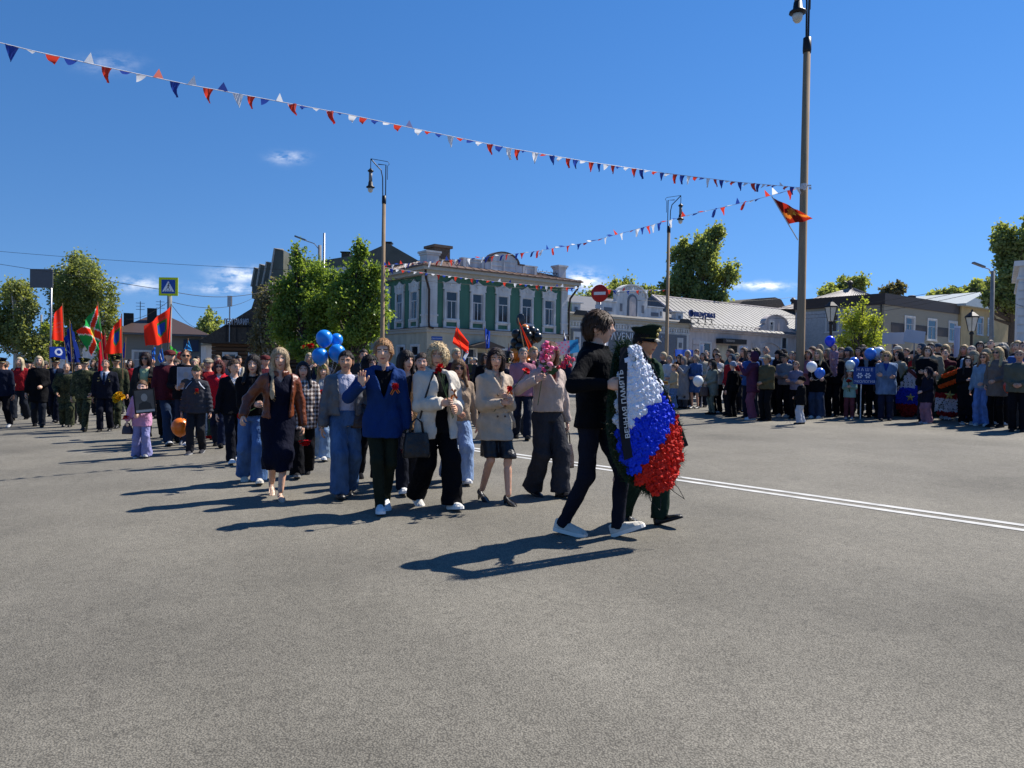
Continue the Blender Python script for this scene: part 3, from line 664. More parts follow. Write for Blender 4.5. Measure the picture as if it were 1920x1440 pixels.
            if st in ('short', 'crop'): d = np.maximum(d, np.minimum(-Z - .01, .03 - Y))
            an = np.arctan2(X, Y + .0)
            return d + (.0022 * np.sin(an * 26 + 40 * Z * np.sin(an * 3)) + .0012 * np.sin(X * 130 + Z * 25 + 2 * np.sin(Y * 60)))
        hs('hair', f, (-.15, -.15, -.20 - ln - (.04 if st == 'long' else 0)), (.15, .20, .15), hr, [HAIR], 'hair')
    if hat:
        hk = hat['style']
        def addm(name, mb, mats, key, parent=None, sm=True):
            mb.V = [tuple(Mh @ Vector(v)) for v in mb.V]; parts.append((name, mb.mesh(name, sm), mats, key, parent))
        if hk == 'peaked':
            mb = MB(); seg = 24; V = []; rows = [(.086, .106, .028, 0), (.088, .108, .075, 0), (.112, .128, .098, .004), (.122, .136, .118, .004), (.085, .10, .128, .002), (.03, .03, .130, 0)]
            for (rx, ry, z, yo) in rows:
                for k in range(seg):
                    an = 2 * math.pi * k / seg; c_, s_ = math.cos(an), math.sin(an)
                    V.append((rx * c_, ry * s_ + .008 + yo, z + (.030 * max(0, -s_) if z > .09 else 0) * (1 if hat.get('high', 1) else .4)))
            F = [(i * seg + k, i * seg + (k + 1) % seg, (i + 1) * seg + (k + 1) % seg, (i + 1) * seg + k) for i in range(len(rows) - 1) for k in range(seg)] + [tuple(range(seg))[::-1], tuple((len(rows) - 1) * seg + k for k in range(seg))]
            mb.add(V, F); addm('cap', mb, [CLOTH], 'hat')
            mb = MB(); V = []
            for j, (rr, z) in enumerate([(1.0, .034), (1.22, .020), (1.42, .004)]):
                for k in range(9):
                    an = math.pi + (k + .0) / 8 * math.pi * (1 if j < 2 else 1); c_ = math.cos(an); s_ = math.sin(an); taper = 1 - (1 - abs(s_)) * .0
                    V.append((.087 * c_ * (1 + (rr - 1) * .3), (.107 * s_) * (1 + (rr - 1) * abs(s_)) + .008, z if abs(s_) > .05 else .034))
            V += [(x, y, z + .005) for x, y, z in V]
            F = [(j * 9 + k, j * 9 + k + 1, (j + 1) * 9 + k + 1, (j + 1) * 9 + k) for j in range(2) for k in range(8)]; F = [f[::-1] for f in F] + [tuple(i + 27 for i in f) for f in F]
            F += [(18 + k, 19 + k, 46 + k, 45 + k) for k in range(8)]
            mb.add(V, F); addm('visor', mb, [LEATHER], 'visor', 'cap')
            mb = MB(); mb.lathe([(.0, -.002), (.017, 0), (.014, .006), (.004, .009)], 10, Matrix.Translation((0, -.103, .068)) @ Matrix.Rotation(R(90), 4, 'X'))
            mb.mi = 0; mb.box((0, -.118, .104), (.05, .008, .016)); mb.box((0, -.120, .110), (.012, .008, .03)); addm('badge', mb, [PLASTIC], '#c9b25a', 'cap')
            mb = MB(); mb.tube([Vector((.090 * math.cos(an), .110 * math.sin(an) + .008, .036)) for an in [math.pi + k / 12 * math.pi for k in range(13)]], .004, 5); addm('chin_strap', mb, [PLASTIC], '#a58f3f', 'cap')
        elif hk in ('flat', 'ball', 'beret', 'knit', 'garrison', 'hood', 'kerchief'):
            def f(X, Y, Z):
                if hk == 'flat': d = np.maximum(ell(X, Y, Z, (0, .0, .062), (.098, .128, .058)), .035 - Z + Y * .12); d = smin(d, np.maximum(ell(X, Y, Z, (0, -.10, .040), (.075, .065, .012)), Y + .05), .01)
                elif hk == 'ball': d = np.maximum(ell(X, Y, Z, (0, .012, .035), (.090, .110, .100)), .035 - Z + Y * .1); d = smin(d, np.maximum(ell(X, Y, Z, (0, -.12, .034), (.072, .085, .011)), Y + .06), .008)
                elif hk == 'beret': d = np.maximum(ell(X, Y, Z, (.02, .012, .085), (.125, .128, .045)), .04 - Z); d = smin(d, np.maximum(ell(X, Y, Z, (0, .01, .05), (.088, .108, .07)), np.abs(Z - .045) - .018), .012)
                elif hk == 'knit': d = np.maximum(ell(X, Y, Z, (0, .012, .025), (.092, .112, .115)), .028 - Z - np.clip(Y, 0, .1) * .5); d = smin(d, np.maximum(np.abs(np.sqrt((X / .86) ** 2 + (Y - .012) ** 2) - .106) - .010, np.abs(Z - .042 + np.clip(Y, 0, .1) * .4) - .022), .01)
                elif hk == 'garrison': d = np.maximum(np.maximum(np.abs(X) - .080 + np.clip(Z - .04, 0, 1) * .70, np.sqrt((X / .9) ** 2 + ((Y - .01) / 1.22) ** 2) - .093), np.maximum(.045 - Z + Y * .12, Z - .145 - .02 * np.sin(Y * 14)))
                elif hk == 'hood': d = np.maximum(ell(X, Y, Z, (0, .022, .0), (.110, .128, .145)), -np.maximum(np.maximum(Y + .02, np.abs(X) - .070), np.maximum(Z - .085, -.13 - Z))); d = np.maximum(d, -ell(X, Y, Z, (0, -.01, -.01), (.085, .105, .122)))
                else: d = np.maximum(ell(X, Y, Z, (0, .02, .0), (.094, .115, .130)), -np.maximum(np.maximum(Y + .03, np.abs(X) - .058), Z - .065)); d = smin(d, cap(X, Y, Z, (0, .09, -.06), (0, .11, -.16), .06, .02), .03)
                return d + .002 * np.sin(X * 90) * np.sin(Z * 80 + Y * 60)
            hs('cap' if hk in ('flat', 'ball', 'garrison') else hk if hk != 'knit' else 'hat', f, (-.16, -.23, -.20), (.17, .20, .20), hr if hk != 'garrison' else .007, [CLOTH], 'hat')
    if glasses:
        mb = MB()
        for s in (1, -1):
            pts_ = []
            for (a, z) in [(.008, .022), (.03, .027), (.058, .023), (.060, .008), (.045, -.008), (.025, -.008), (.010, .004)]: pts_.append((s * a, z))
            if s < 0: pts_ = pts_[::-1]
            mb.prism(pts_, Vector((1, 0, 0)), Vector((0, 0, 1)), Vector((0, -.098, 0)), Vector((0, -.004, 0)))
            mb.tube([Vector((s * .060, -.095, .018)), Vector((s * .078, -.05, .018)), Vector((s * .080, .01, .012))], .003, 4)
        mb.tube([Vector((-.01, -.100, .020)), Vector((.01, -.100, .020))], .003, 4)
        mb.V = [tuple(Mh @ Vector(v)) for v in mb.V]
        parts.append(('sunglasses', mb.mesh('sunglasses', False), [PLASTIC], glasses, None))
    return dict(parts=parts, hand=hinfo, head=Mh, dz=dz, T=T, chest=T((0, -.15, 1.25 + dz)), sh=sh, el=el, wr=wr, hips=hips)
SKINS = {'fair': '#d9ac92', 'mid': '#c79477', 'tan': '#b07d60', 'kid': '#e0b49c'}
class Person: pass
def place(fig, label, pos, H, yaw, cols, group=None, name='person', hscale=1):
    """an Empty at the feet with its parts as children; cols maps colour keys"""
    e = empty(name, pos, R(yaw), label, 'person', group); s = H / 1.75; e.scale = (s, s, s)
    last = {}
    for (nm, me, mats, key, par) in fig['parts']:
        c = cols.get(key, key) if isinstance(key, str) else key
        if isinstance(c, str) and not c.startswith('#'): c = cols.get(c, '#777777')
        if not me.materials:
            for mt in mats: me.materials.append(mt)
        o = mobj(nm, me, last.get(par) if par else e, mats, tuple(min(.8, v * 1.2) for v in lin(c)) if key == 'skin' else c)
        if not par: last[nm] = o
    p = Person(); p.e = e; p.fig = fig; p.M = Matrix.Translation(pos) @ Matrix.Rotation(R(yaw), 4, 'Z') @ Matrix.Scale(s, 4); p.s = s; p.yaw = yaw
    p.hand = {k: (p.M @ v[0], (p.M.to_3x3() @ v[1]).normalized()) for k, v in fig['hand'].items()}
    p.L = lambda x, y, z: p.M @ Vector((x, y, z))
    p.C = lambda x, y, z: p.M @ Vector(fig['T']((x, y, z + fig['dz'])))
    return p
def solo(label, foot, toppx, yaw, cols, group=None, kid=0, **kw):
    pos = gp(*foot); D = pos.y; H = (proj(pos)[1] - toppx) / FPX * D
    H = max(.8, min(1.98, H)); kw.setdefault('res', .013 if D < 9.5 else .017 if D < 14 else .021)
    if D > 14: kw.setdefault('face_seg', (32, 26))
    kw.setdefault('seed', rnd.uniform(0, 9))
    if kid: kw['hscale'] = 1 + kid
    fig = figure(**kw); H2 = H / (1 + kid * .118 * 1.8 / 1.75) if kid else H
    H2 = H2 * 1.75 / (1.75 + fig['dz'] * .9 + (.02 if kw.get('hair') else 0) + (.06 if kw.get('hat') and kw['hat']['style'] in ('peaked', 'garrison') else 0))
    return place(fig, label, pos, H2, yaw, cols, group)
# ================================================================== ground
def asphalt():
    mt = mat('asphalt', (.2, .19, .175), rough=.92, var=0); t = mt.node_tree; b = t.nodes['Principled BSDF']; n = t.nodes.new; l = t.links.new
    tc = n('ShaderNodeTexCoord')
    def noise(sc, det=3, ro=.5):
        q = n('ShaderNodeTexNoise'); q.inputs['Scale'].default_value = sc; q.inputs['Detail'].default_value = det; q.inputs['Roughness'].default_value = ro; l(tc.outputs['Object'], q.inputs['Vector']); return q.outputs['Fac']
    def mr(v, a, c, lo, hi):
        q = n('ShaderNodeMapRange'); q.inputs[1].default_value = a; q.inputs[2].default_value = c; q.inputs[3].default_value = lo; q.inputs[4].default_value = hi; l(v, q.inputs[0]); return q.outputs[0]
    def mul(a, c):
        q = n('ShaderNodeMath'); q.operation = 'MULTIPLY'; l(a, q.inputs[0]); l(c, q.inputs[1]); return q.outputs[0]
    vo = n('ShaderNodeTexVoronoi'); vo.inputs['Scale'].default_value = 120; l(tc.outputs['Object'], vo.inputs['Vector'])      # chippings about a centimetre across
    sp = mr(vo.outputs['Color'], 0, 1, .80, 1.17)
    gap = mr(vo.outputs['Distance'], .35, .75, 1.02, .52)
    fine = mr(noise(190, 2), .3, .7, .72, 1.25); mid = mr(noise(16, 4, .6), .3, .7, .88, 1.12); big = mr(noise(.42, 5, .62), .30, .70, .74, 1.20); bb = mr(noise(.09, 2), .3, .7, .88, 1.10)
    v = mul(mul(mul(mul(mul(sp, fine), mid), big), bb), gap)
    # tyre-worn, greyer wheel paths along the street and a few repaired, darker seams
    mp = n('ShaderNodeMapping'); mp.inputs['Rotation'].default_value = (0, 0, R(-37.3)); l(tc.outputs['Object'], mp.inputs[0])
    wv = n('ShaderNodeTexNoise'); wv.inputs['Scale'].default_value = .55; wv.inputs['Detail'].default_value = 2; m2 = n('ShaderNodeMapping'); m2.inputs['Scale'].default_value = (1, .06, 1); l(mp.outputs[0], m2.inputs[0]); l(m2.outputs[0], wv.inputs['Vector'])
    v = mul(v, mr(wv.outputs['Fac'], .3, .7, .86, 1.10))
    # hairline cracks and a few darker repaired spots
    wn_ = n('ShaderNodeTexNoise'); wn_.inputs['Scale'].default_value = 1.3; wn_.inputs['Detail'].default_value = 5; l(tc.outputs['Object'], wn_.inputs['Vector'])
    wa = n('ShaderNodeVectorMath'); wa.operation = 'MULTIPLY_ADD'; l(wn_.outputs['Color'], wa.inputs[0]); wa.inputs[1].default_value = (.9, .9, 0); l(tc.outputs['Object'], wa.inputs[2])
    vc = n('ShaderNodeTexVoronoi'); vc.feature = 'DISTANCE_TO_EDGE'; vc.inputs['Scale'].default_value = .16; l(wa.outputs[0], vc.inputs['Vector'])
    ck = mr(vc.outputs['Distance'], .0003, .0014, .86, 1.0); v = mul(v, ck); v = mul(v, mr(noise(.8, 3, .7), .66, .72, 1.0, .86))
    sc = n('ShaderNodeVectorMath'); sc.operation = 'SCALE'; l(v, sc.inputs['Scale']); cm = n('ShaderNodeMix'); cm.data_type = 'RGBA'; l(noise(.25, 2), cm.inputs['Factor']); cm.inputs['A'].default_value = (.240, .218, .172, 1); cm.inputs['B'].default_value = (.208, .192, .160, 1)
    l(cm.outputs['Result'], sc.inputs[0]); l(sc.outputs[0], b.inputs['Base Color'])
    bp = n('ShaderNodeBump'); bp.inputs['Strength'].default_value = .55; bp.inputs['Distance'].default_value = .006; l(mul(sp, gap), bp.inputs['Height']); l(bp.outputs[0], b.inputs['Normal'])
    return mt
ASPH = asphalt()
me = MB(); G = 30; xs = [-700, -300, -120, -60, -30, -15, 0, 15, 30, 60, 120, 300, 700]; ys = [-60, -10, 0, 10, 20, 40, 80, 160, 350, 900]
me.add([(x, y, gz(x, y)) for y in ys for x in xs], [(j * len(xs) + i, j * len(xs) + i + 1, (j + 1) * len(xs) + i + 1, (j + 1) * len(xs) + i) for j in range(len(ys) - 1) for i in range(len(xs) - 1)])
tag(me.build('road', ASPH), 'worn grey asphalt of the wide town square', kind='structure')
# double white centre line
p0 = gp(875, 841); p1 = gp(1920, 990); dr = (p1 - p0); dr.z = 0; dr.normalize(); sn = Vector((-dr.y, dr.x, 0))
STREET = -dr                                    # away from the camera, to the far left
rl = mat('road_paint', (.52, .51, .48), rough=.8, var=.3, scale=5, bump=.2, bscale=90)
road = bpy.data.objects['road']
for k, off in enumerate((-.105, .105)):
    mb = MB(); a = p0 - dr * 70 + sn * off; b = p1 + dr * 8 + sn * off; pts = []
    for i in range(40):
        q = a.lerp(b, i / 39)
        for s in (-.046, .046):
            r_ = q + sn * s; pts.append((r_.x, r_.y, gz(r_.x, r_.y) + .004))
    mb.add(pts, [(2 * i, 2 * i + 1, 2 * i + 3, 2 * i + 2) for i in range(39)]); mb.build('centre_line', rl, road)
# pavement with a kerb behind the spectators, along the right of the street
kerbc = mat('kerb_stone', (.32, .31, .29), rough=.9, var=.2, bump=.3, bscale=50); pave = mat('pavement_slabs', (.26, .245, .225), rough=.92, var=.25, scale=2, bump=.3, bscale=30)
k0 = Vector((gp(1260, 752).x, gp(1260, 752).y, 0)); kd = Vector((dr.x, dr.y, 0)); kn = Vector((-kd.y, kd.x, 0)); kn = kn if kn.y > 0 else -kn
def gpt(v, h=0): return Vector((v.x, v.y, gz(v.x, v.y) + h))
mb = MB(); a = k0 - kd * 14; b = k0 + kd * 40
mb.hexa([gpt(a, -.2), gpt(b, -.2), gpt(b + kn * 90, -.2), gpt(a + kn * 90, -.2), gpt(a, .12), gpt(b, .12), gpt(b + kn * 90, .12), gpt(a + kn * 90, .12)])
pv = tag(mb.build('pavement', pave), 'raised paved footway behind the spectators', kind='structure')
mb = MB(); mb.hexa([gpt(a - kn * .15, -.2), gpt(b - kn * .15, -.2), gpt(b - kn * .003, -.2), gpt(a - kn * .003, -.2), gpt(a - kn * .15, .13), gpt(b - kn * .15, .13), gpt(b - kn * .003, .13), gpt(a - kn * .003, .13)]); mb.build('kerb', kerbc, pv)
# pavement in front of the green house and the far left verge
mb = MB(); c0 = Vector((-10, 46, 0)); mb.hexa([gpt(c0 + kn * 0, -.2), gpt(c0 + Vector((19, 14.2, 0)), -.2), gpt(c0 + Vector((-40, 70, 0)), -.2), gpt(c0 + Vector((-59, 56, 0)), -.2), gpt(c0, .12), gpt(c0 + Vector((19, 14.2, 0)), .12), gpt(c0 + Vector((-40, 70, 0)), .12), gpt(c0 + Vector((-59, 56, 0)), .12)])
tag(mb.build('corner_pavement', pave), 'footway round the green house', kind='structure')

# ================================================================== buildings
WHITE = mat('white_plaster', (.62, .61, .59), rough=.9, var=.26, scale=2.2, stretch=(1, 1, .35), bump=.25, bscale=18)
GREEN = mat('green_boards', (.07, .18, .125), rough=.8, var=.2, scale=2, bump=.5, bscale=22, stretch=(1, 1, .25))
CREAM = mat('cream_plaster', (.50, .45, .34), rough=.9, var=.26, scale=1.6, stretch=(1, 1, .4), bump=.2, bscale=14)
SOFFIT = mat('soffit', (.47, .44, .38), rough=.85, var=.12)
GLASSM = mat('window_glass', (.022, .026, .032), rough=.08, var=.5, scale=.8, spec=.6)
CURTAIN = mat('curtain', (.34, .34, .35), rough=.9, var=.3, stretch=(5, 5, .3))
ROOFB = mat('brown_roof', (.13, .075, .05), rough=.55, var=.25, scale=2, spec=.4)
ROOFG = mat('grey_green_roof', (.115, .12, .095), rough=.6, var=.22, scale=1.4)
ROOFT = mat('tin_roof', (.125, .12, .118), rough=.5, var=.22, scale=1.2, spec=.4)
ROOFP = mat('pale_tin_roof', (.27, .235, .22), rough=.5, var=.18, scale=1.2)
PIPE = mat('drain_pipe', (.045, .028, .022), rough=.5)
BRICK = mat('brick_dark', (.16, .115, .085), rough=.9, var=.4, scale=12, bump=.4, bscale=25)
GREYP = mat('grey_panel', (.155, .165, .185), rough=.7, var=.1)
PINKP = mat('pink_plaster', (.56, .49, .46), rough=.9, var=.26, scale=1.8, stretch=(1, 1, .4), bump=.2, bscale=14)
BEIGE = mat('beige_cladding', (.34, .29, .21), rough=.7, var=.12, stretch=(.3, .3, 6), scale=3)
DKBR = mat('dark_brown_cladding', (.055, .042, .036), rough=.6, var=.12)
YELP = mat('yellow_plaster', (.50, .37, .19), rough=.9, var=.18, scale=1.2)
IRON = mat('wrought_iron', (.02, .02, .02), rough=.55)
def B(name, x0, x1, y0, y1, z0, z1, m_, par, bev=0):
    mb = MB(); mb.box(((x0 + x1) / 2, (y0 + y1) / 2, (z0 + z1) / 2), (abs(x1 - x0), abs(y1 - y0), abs(z1 - z0))); return mb.build(name, m_, par)
class Fac:
    """facade axes: u along the wall, out from the wall, z up -> local house space"""
    def __init__(s, kind, off=0): s.k = kind; s.off = off
    def __call__(s, u, o, z): return Vector((u, s.off - o, z)) if s.k == 'f' else Vector((s.off - o, u, z))
    def box(s, mb, u0, u1, o0, o1, z0, z1):
        a = s(u0, o0, z0); b = s(u1, o1, z1); c = (a + b) / 2; d = b - a; mb.box(c, (abs(d.x), abs(d.y), abs(d.z)))
    def poly(s, mb, pts, o0, o1):
        n = len(pts); a = [s(u, o0, z) for u, z in pts]; b = [s(u, o1, z) for u, z in pts]
        mb.add(a + b, [tuple(range(n)), tuple(range(n, 2 * n))[::-1]] + [(i, n + i, n + (i + 1) % n, (i + 1) % n) for i in range(n)])
def window(par, F, u, z0, z1, w_, style='plain', frame_m=None, sash=.05):
    fm = frame_m or WHITE; h = z1 - z0
    mb = MB()
    fw = .14
    for (a, b, c, d) in [(u - w_ / 2 - fw, u - w_ / 2, z0, z1), (u + w_ / 2, u + w_ / 2 + fw, z0, z1)]: F.box(mb, a, b, -.02, .10, c, d)
    F.box(mb, u - w_ / 2 - fw, u + w_ / 2 + fw, -.02, .10, z1 + .001, z1 + fw)
    F.box(mb, u - w_ / 2 - fw - .05, u + w_ / 2 + fw + .05, -.02, .14, z0 - .12, z0 - .002)
    wn = mb.build('window', fm, par)
    mb = MB(); F.box(mb, u - w_ / 2, u + w_ / 2, -.02, .012, z0, z1); mb.build('pane', GLASSM, wn)
    k_ = rnd.random()
    if k_ < .65:
        for s in ((-1, 1) if k_ < .4 else (-1,) if k_ < .52 else (1,)):
            c_w = w_ * rnd.uniform(.14, .34); a_ = u + s * w_ / 2; mb = MB(); F.box(mb, a_, a_ - s * c_w, .0121, .0126, z0, z1 - h * rnd.choice((0, 0, .3))); mb.build('curtain', CURTAIN, wn)
    mb = MB()
    for k in (-1, 1): F.box(mb, u + k * (w_ / 2 - sash / 2) - sash / 2, u + k * (w_ / 2 - sash / 2) + sash / 2, .013, .050, z0, z1)
    F.box(mb, u - w_ / 2 + sash, u + w_ / 2 - sash, .013, .049, z0, z0 + sash); F.box(mb, u - w_ / 2 + sash, u + w_ / 2 - sash, .013, .049, z1 - sash, z1)
    tz = z0 + h * .66
    F.box(mb, u - w_ / 2 + sash, u + w_ / 2 - sash, .013, .047, tz - .03, tz + .03); F.box(mb, u - .025, u + .025, .013, .045, z0 + sash, tz - .031)
    mb.build('mullion', fm, wn)
    if style == 'ornate':
        mb = MB()
        F.box(mb, u - w_ / 2 - .20, u - w_ / 2 - .142, -.02, .05, z0 - .02, z1 + .05); F.box(mb, u + w_ / 2 + .142, u + w_ / 2 + .20, -.02, .05, z0 - .02, z1 + .05)
        F.box(mb, u - w_ / 2 - .26, u + w_ / 2 + .26, -.02, .09, z1 + fw + .004, z1 + fw + .12)
        q = w_ / 2 + .23; zt = z1 + fw + .12
        pts = [(-q, 0), (q, 0), (q, .16), (q + .07, .42), (q - .12, .36), (q * .62, .40), (q * .3, .50), (0, .66), (-q * .3, .50), (-q * .62, .40), (-q + .12, .36), (-q - .07, .42), (-q, .16)]
        F.poly(mb, [(u + a, zt + b) for a, b in pts], -.02, .10); pd = mb.build('pediment', fm, wn)
        mb = MB(); F.poly(mb, [(u + .17 * math.cos(k * math.pi / 6), zt + .25 + .15 * math.sin(k * math.pi / 6)) for k in range(12)], .10, .15)
        for s in (-1, 1): F.poly(mb, [(u + s * (.42 + .10 * math.cos(k * math.pi / 4)), zt + .17 + .08 * math.sin(k * math.pi / 4)) for k in range(8)], .10, .13)
        mb.build('rosette', fm, pd)
        mb = MB()
        for s in (-1, 1): F.box(mb, u + s * (w_ / 2 + .10) - .12, u + s * (w_ / 2 + .10) + .12, -.02, .10, z0 - .62, z0 - .125)
        F.box(mb, u - w_ / 2 - .26, u + w_ / 2 + .26, -.02, .12, z0 - .78, z0 - .625); F.box(mb, u - w_ / 2 - .021, u + w_ / 2 + .021, -.02, .06, z0 - .62, z0 - .53); F.box(mb, u - w_ / 2 - .021, u + w_ / 2 + .021, -.02, .06, z0 - .22, z0 - .125)
        mb.build('apron', fm, wn)
    return wn
def house(name, label, px, D, ang, group=None):
    b = P(px, 690, D); e = empty(name, (b.x, b.y, gz(b.x, b.y)), ang, label, 'building', group); e['_D'] = D
    return e, b.x, b.y, gz(b.x, b.y)
ANG = math.atan2(.6, .8); UX, UY = .8, .6
def tfor(x0, y0, px):                       # distance along the facade direction whose image column is px
    k = (px - CX) / FPX; return (k * y0 - x0) / (UX - k * UY)
def tforL(x0, y0, px):
    k = (px - CX) / FPX; return (k * y0 - x0) / (-UY - k * UX)
# ---- the green two-storey merchant house
e, bx, by, bz = house('green_house', 'two-storey merchant house with green upper floor and white carved window surrounds', 800, 53, ANG)
H = lambda py, D=53, px=800: P(px, py, D).z - bz
W = tfor(bx, by, 1060); Dp = 17.0; h1 = H(622); h2 = H(514)
B('lower_wall', 0, W, 0, Dp, -.5, h1, CREAM, e); B('upper_wall', .04, W - .04, .04, Dp - .04, h1 + .32, h2, GREEN, e)
F = Fac('f', 0); FL = Fac('l', 0)
mb = MB(); mb.box((W / 2, Dp / 2, h1 + .16), (W + .24, Dp + .24, .316)); mb.box((W / 2, Dp / 2, h1 + .26), (W + .44, Dp + .44, .09)); mb.build('cornice', SOFFIT, e)
ROOFB2 = mat('roof_edge', (.10, .06, .045), rough=.5)
mb = MB(); mb.box((W / 2, Dp / 2, h1 + .33), (W + .5, Dp + .5, .04)); mb.build('ledge_flashing', ROOFB2, e)
# pilasters of boards at the corners
for (f, u0, u1) in ((F, -.02, .74), (F, W - .62, W + .02), (FL, .02, .70), (FL, Dp - .9, Dp)):
    pc = None
    n = 17; zz = [h1 + .36 + (h2 - h1 - .36) * i / n for i in range(n + 1)]
    mb = MB(); f.box(mb, u0, u1, -.02, .10, zz[0], zz[-1]); pc = mb.build('pilaster', WHITE, e)
    for i in range(n):
        mb = MB(); f.box(mb, u0 + .03, u1 - .03, .09, .125, zz[i] + .012, zz[i + 1] - .012); mb.build('board', WHITE, pc)
    mb = MB(); f.box(mb, u0 - .06, u1 + .06, .0, .17, h1 + .36, h1 + .36 + .25); mb.build('pilaster_base', WHITE, pc); mb = MB(); f.box(mb, u0 - .06, u1 + .06, .0, .17, h1 + 1.15, h1 + 1.27); mb.build('pilaster_band', WHITE, pc)
# upper windows
for px in (844, 893, 940, 985, 1027):
    t = tfor(bx, by, px); window(e, F, t, H(595.5), H(543), .95, 'ornate')
for px in (775, 748, 722, 700):
    t = tforL(bx, by, px); window(e, FL, t, H(595.5), H(543), .95, 'ornate')
# frieze with dentil boards, eaves, gutters
mb = MB(); mb.box((W / 2, Dp / 2, h2 + .12), (W + .9, Dp + .9, .24)); mb.build('soffit', SOFFIT, e)
mb = MB(); mb.box((W / 2, Dp / 2, h2 + .36), (W + 1.6, Dp + 1.6, .236)); mb.build('eaves', SOFFIT, e)
ov = .95; rz0 = h2 + .48; rp = [(-ov, -ov), (W + ov, -ov), (W + ov, Dp + ov), (-ov, Dp + ov)]; ri = [(3.2, 4.2), (W - 3.2, 4.2), (W - 3.2, Dp - 4.2), (3.2, Dp - 4.2)]
mb = MB(); mb.add([(x, y, rz0) for x, y in rp] + [(x, y, rz0 + .07) for x, y in rp] + [(x, y, rz0 + 1.5) for x, y in ri], [(3, 2, 1, 0)] + [(i, (i + 1) % 4, 4 + (i + 1) % 4, 4 + i) for i in range(4)] + [(4 + i, 4 + (i + 1) % 4, 8 + (i + 1) % 4, 8 + i) for i in range(4)] + [(8, 9, 10, 11)])
rf = mb.build('roof', ROOFB, e)
for i in range(22):                          # standing seams on the street slope
    t = i / 21; a = Vector((-ov + (W + 2 * ov) * t, -ov, rz0 + .075)); b = Vector((3.2 + (W - 6.4) * t, 4.2, rz0 + 1.51)); mb = MB(); mb.tube([a, b], .03, 4); mb.build('seam', ROOFB, rf)
for i in range(22):
    t = i / 21; a = Vector((-ov, -ov + (Dp + 2 * ov) * t, rz0 + .075)); b = Vector((3.2, 4.2 + (Dp - 8.4) * t, rz0 + 1.51)); mb = MB(); mb.tube([a, b], .03, 4); mb.build('seam', ROOFB, rf)
# parapet with round attic
pz = rz0 + .12; u1 = tfor(bx, by, 868); u2 = tfor(bx, by, 1006); um = tfor(bx, by, 944); hw = 1.75
mb = MB(); F.box(mb, u1, um - hw - .002, -.55, -.25, pz, pz + .85); mb.build('parapet', WHITE, e); mb = MB(); F.box(mb, um + hw + .002, u2, -.55, -.25, pz, pz + .85); par = mb.build('parapet', WHITE, e)
mb = MB(); F.box(mb, u1 - .1, um - hw - .2, -.62, -.18, pz + .852, pz + .94); F.box(mb, um + hw + .2, u2 + .1, -.62, -.18, pz + .852, pz + .94)
for (a, b) in ((u1 + .35, um - hw - .4), (um + hw + .4, u2 - .35)):
    F.box(mb, a, b, -.25, -.19, pz + .66, pz + .73); F.box(mb, a, b, -.25, -.19, pz + .16, pz + .23); F.box(mb, a, a + .1, -.25, -.20, pz + .232, pz + .658); F.box(mb, b - .1, b, -.25, -.20, pz + .232, pz + .658)
for q in (u1 + .12, um - hw - .2, um + hw + .2, u2 - .12): F.box(mb, q - .13, q + .13, -.6, -.17, pz + .002, pz + .85)
mb.build('coping', WHITE, par)
mb = MB(); F.poly(mb, [(um - hw, pz), (um + hw, pz), (um + hw, pz + .85)] + [(um + 1.35 * math.cos(a), pz + .85 + .80 * math.sin(a)) for a in [math.pi * k / 14 for k in range(15)]] + [(um - hw, pz + .85)], -.6, -.2); att = mb.build('attic', WHITE, par)
mb = MB()
for k in range(14):
    a0, a1 = math.pi * k / 14, math.pi * (k + 1) / 14
    F.poly(mb, [(um + r_ * math.cos(a), pz + .85 + r_ * .595 * math.sin(a)) for r_, a in ((1.36, a0), (1.5, a0), (1.5, a1), (1.36, a1))], -.75, -.1)
for s in (-1, 1): F.box(mb, um + s * (hw - .1) - .32, um + s * (hw - .1) + .32, -.7, -.1, pz + .86, pz + .95)
mb.build('attic_hood', ROOFB2, att)
mb = MB()
for z in (.25, .6, .95): F.box(mb, um - 1.25, um + 1.25, -.2, -.15, pz + z, pz + z + .06)
for u in (-1.2, -.0, 1.2): F.box(mb, um + u - .05, um + u + .05, -.2, -.14, pz + .05, pz + 1.2)
mb.build('moulding', WHITE, att)
# chimney pillar at the corner, brick chimney, end pillar and lattice railings
for (u, w_, hh) in ((.55, 1.0, 1.0), (W - .3, .75, 1.15)):
    mb = MB(); F.box(mb, u - w_ / 2, u + w_ / 2, -.25 - w_, -.25, pz - .1, pz + hh); pl = mb.build('pillar', WHITE, e)
    mb = MB(); F.box(mb, u - w_ / 2 - .14, u + w_ / 2 + .14, -.39 - w_, -.11, pz + hh + .002, pz + hh + .14); F.box(mb, u - w_ / 2 - .07, u + w_ / 2 + .07, -.32 - w_, -.18, pz + hh - .14, pz + hh - .001); mb.build('pillar_cap', WHITE, pl)
mb = MB(); F.box(mb, 1.7, 3.0, -3.2, -1.9, pz, pz + 1.75); ch = mb.build('chimney', BRICK, e)
mb = MB(); F.box(mb, 1.55, 3.15, -3.35, -1.75, pz + 1.752, pz + 1.95); mb.build('chimney_cap', BRICK, ch)
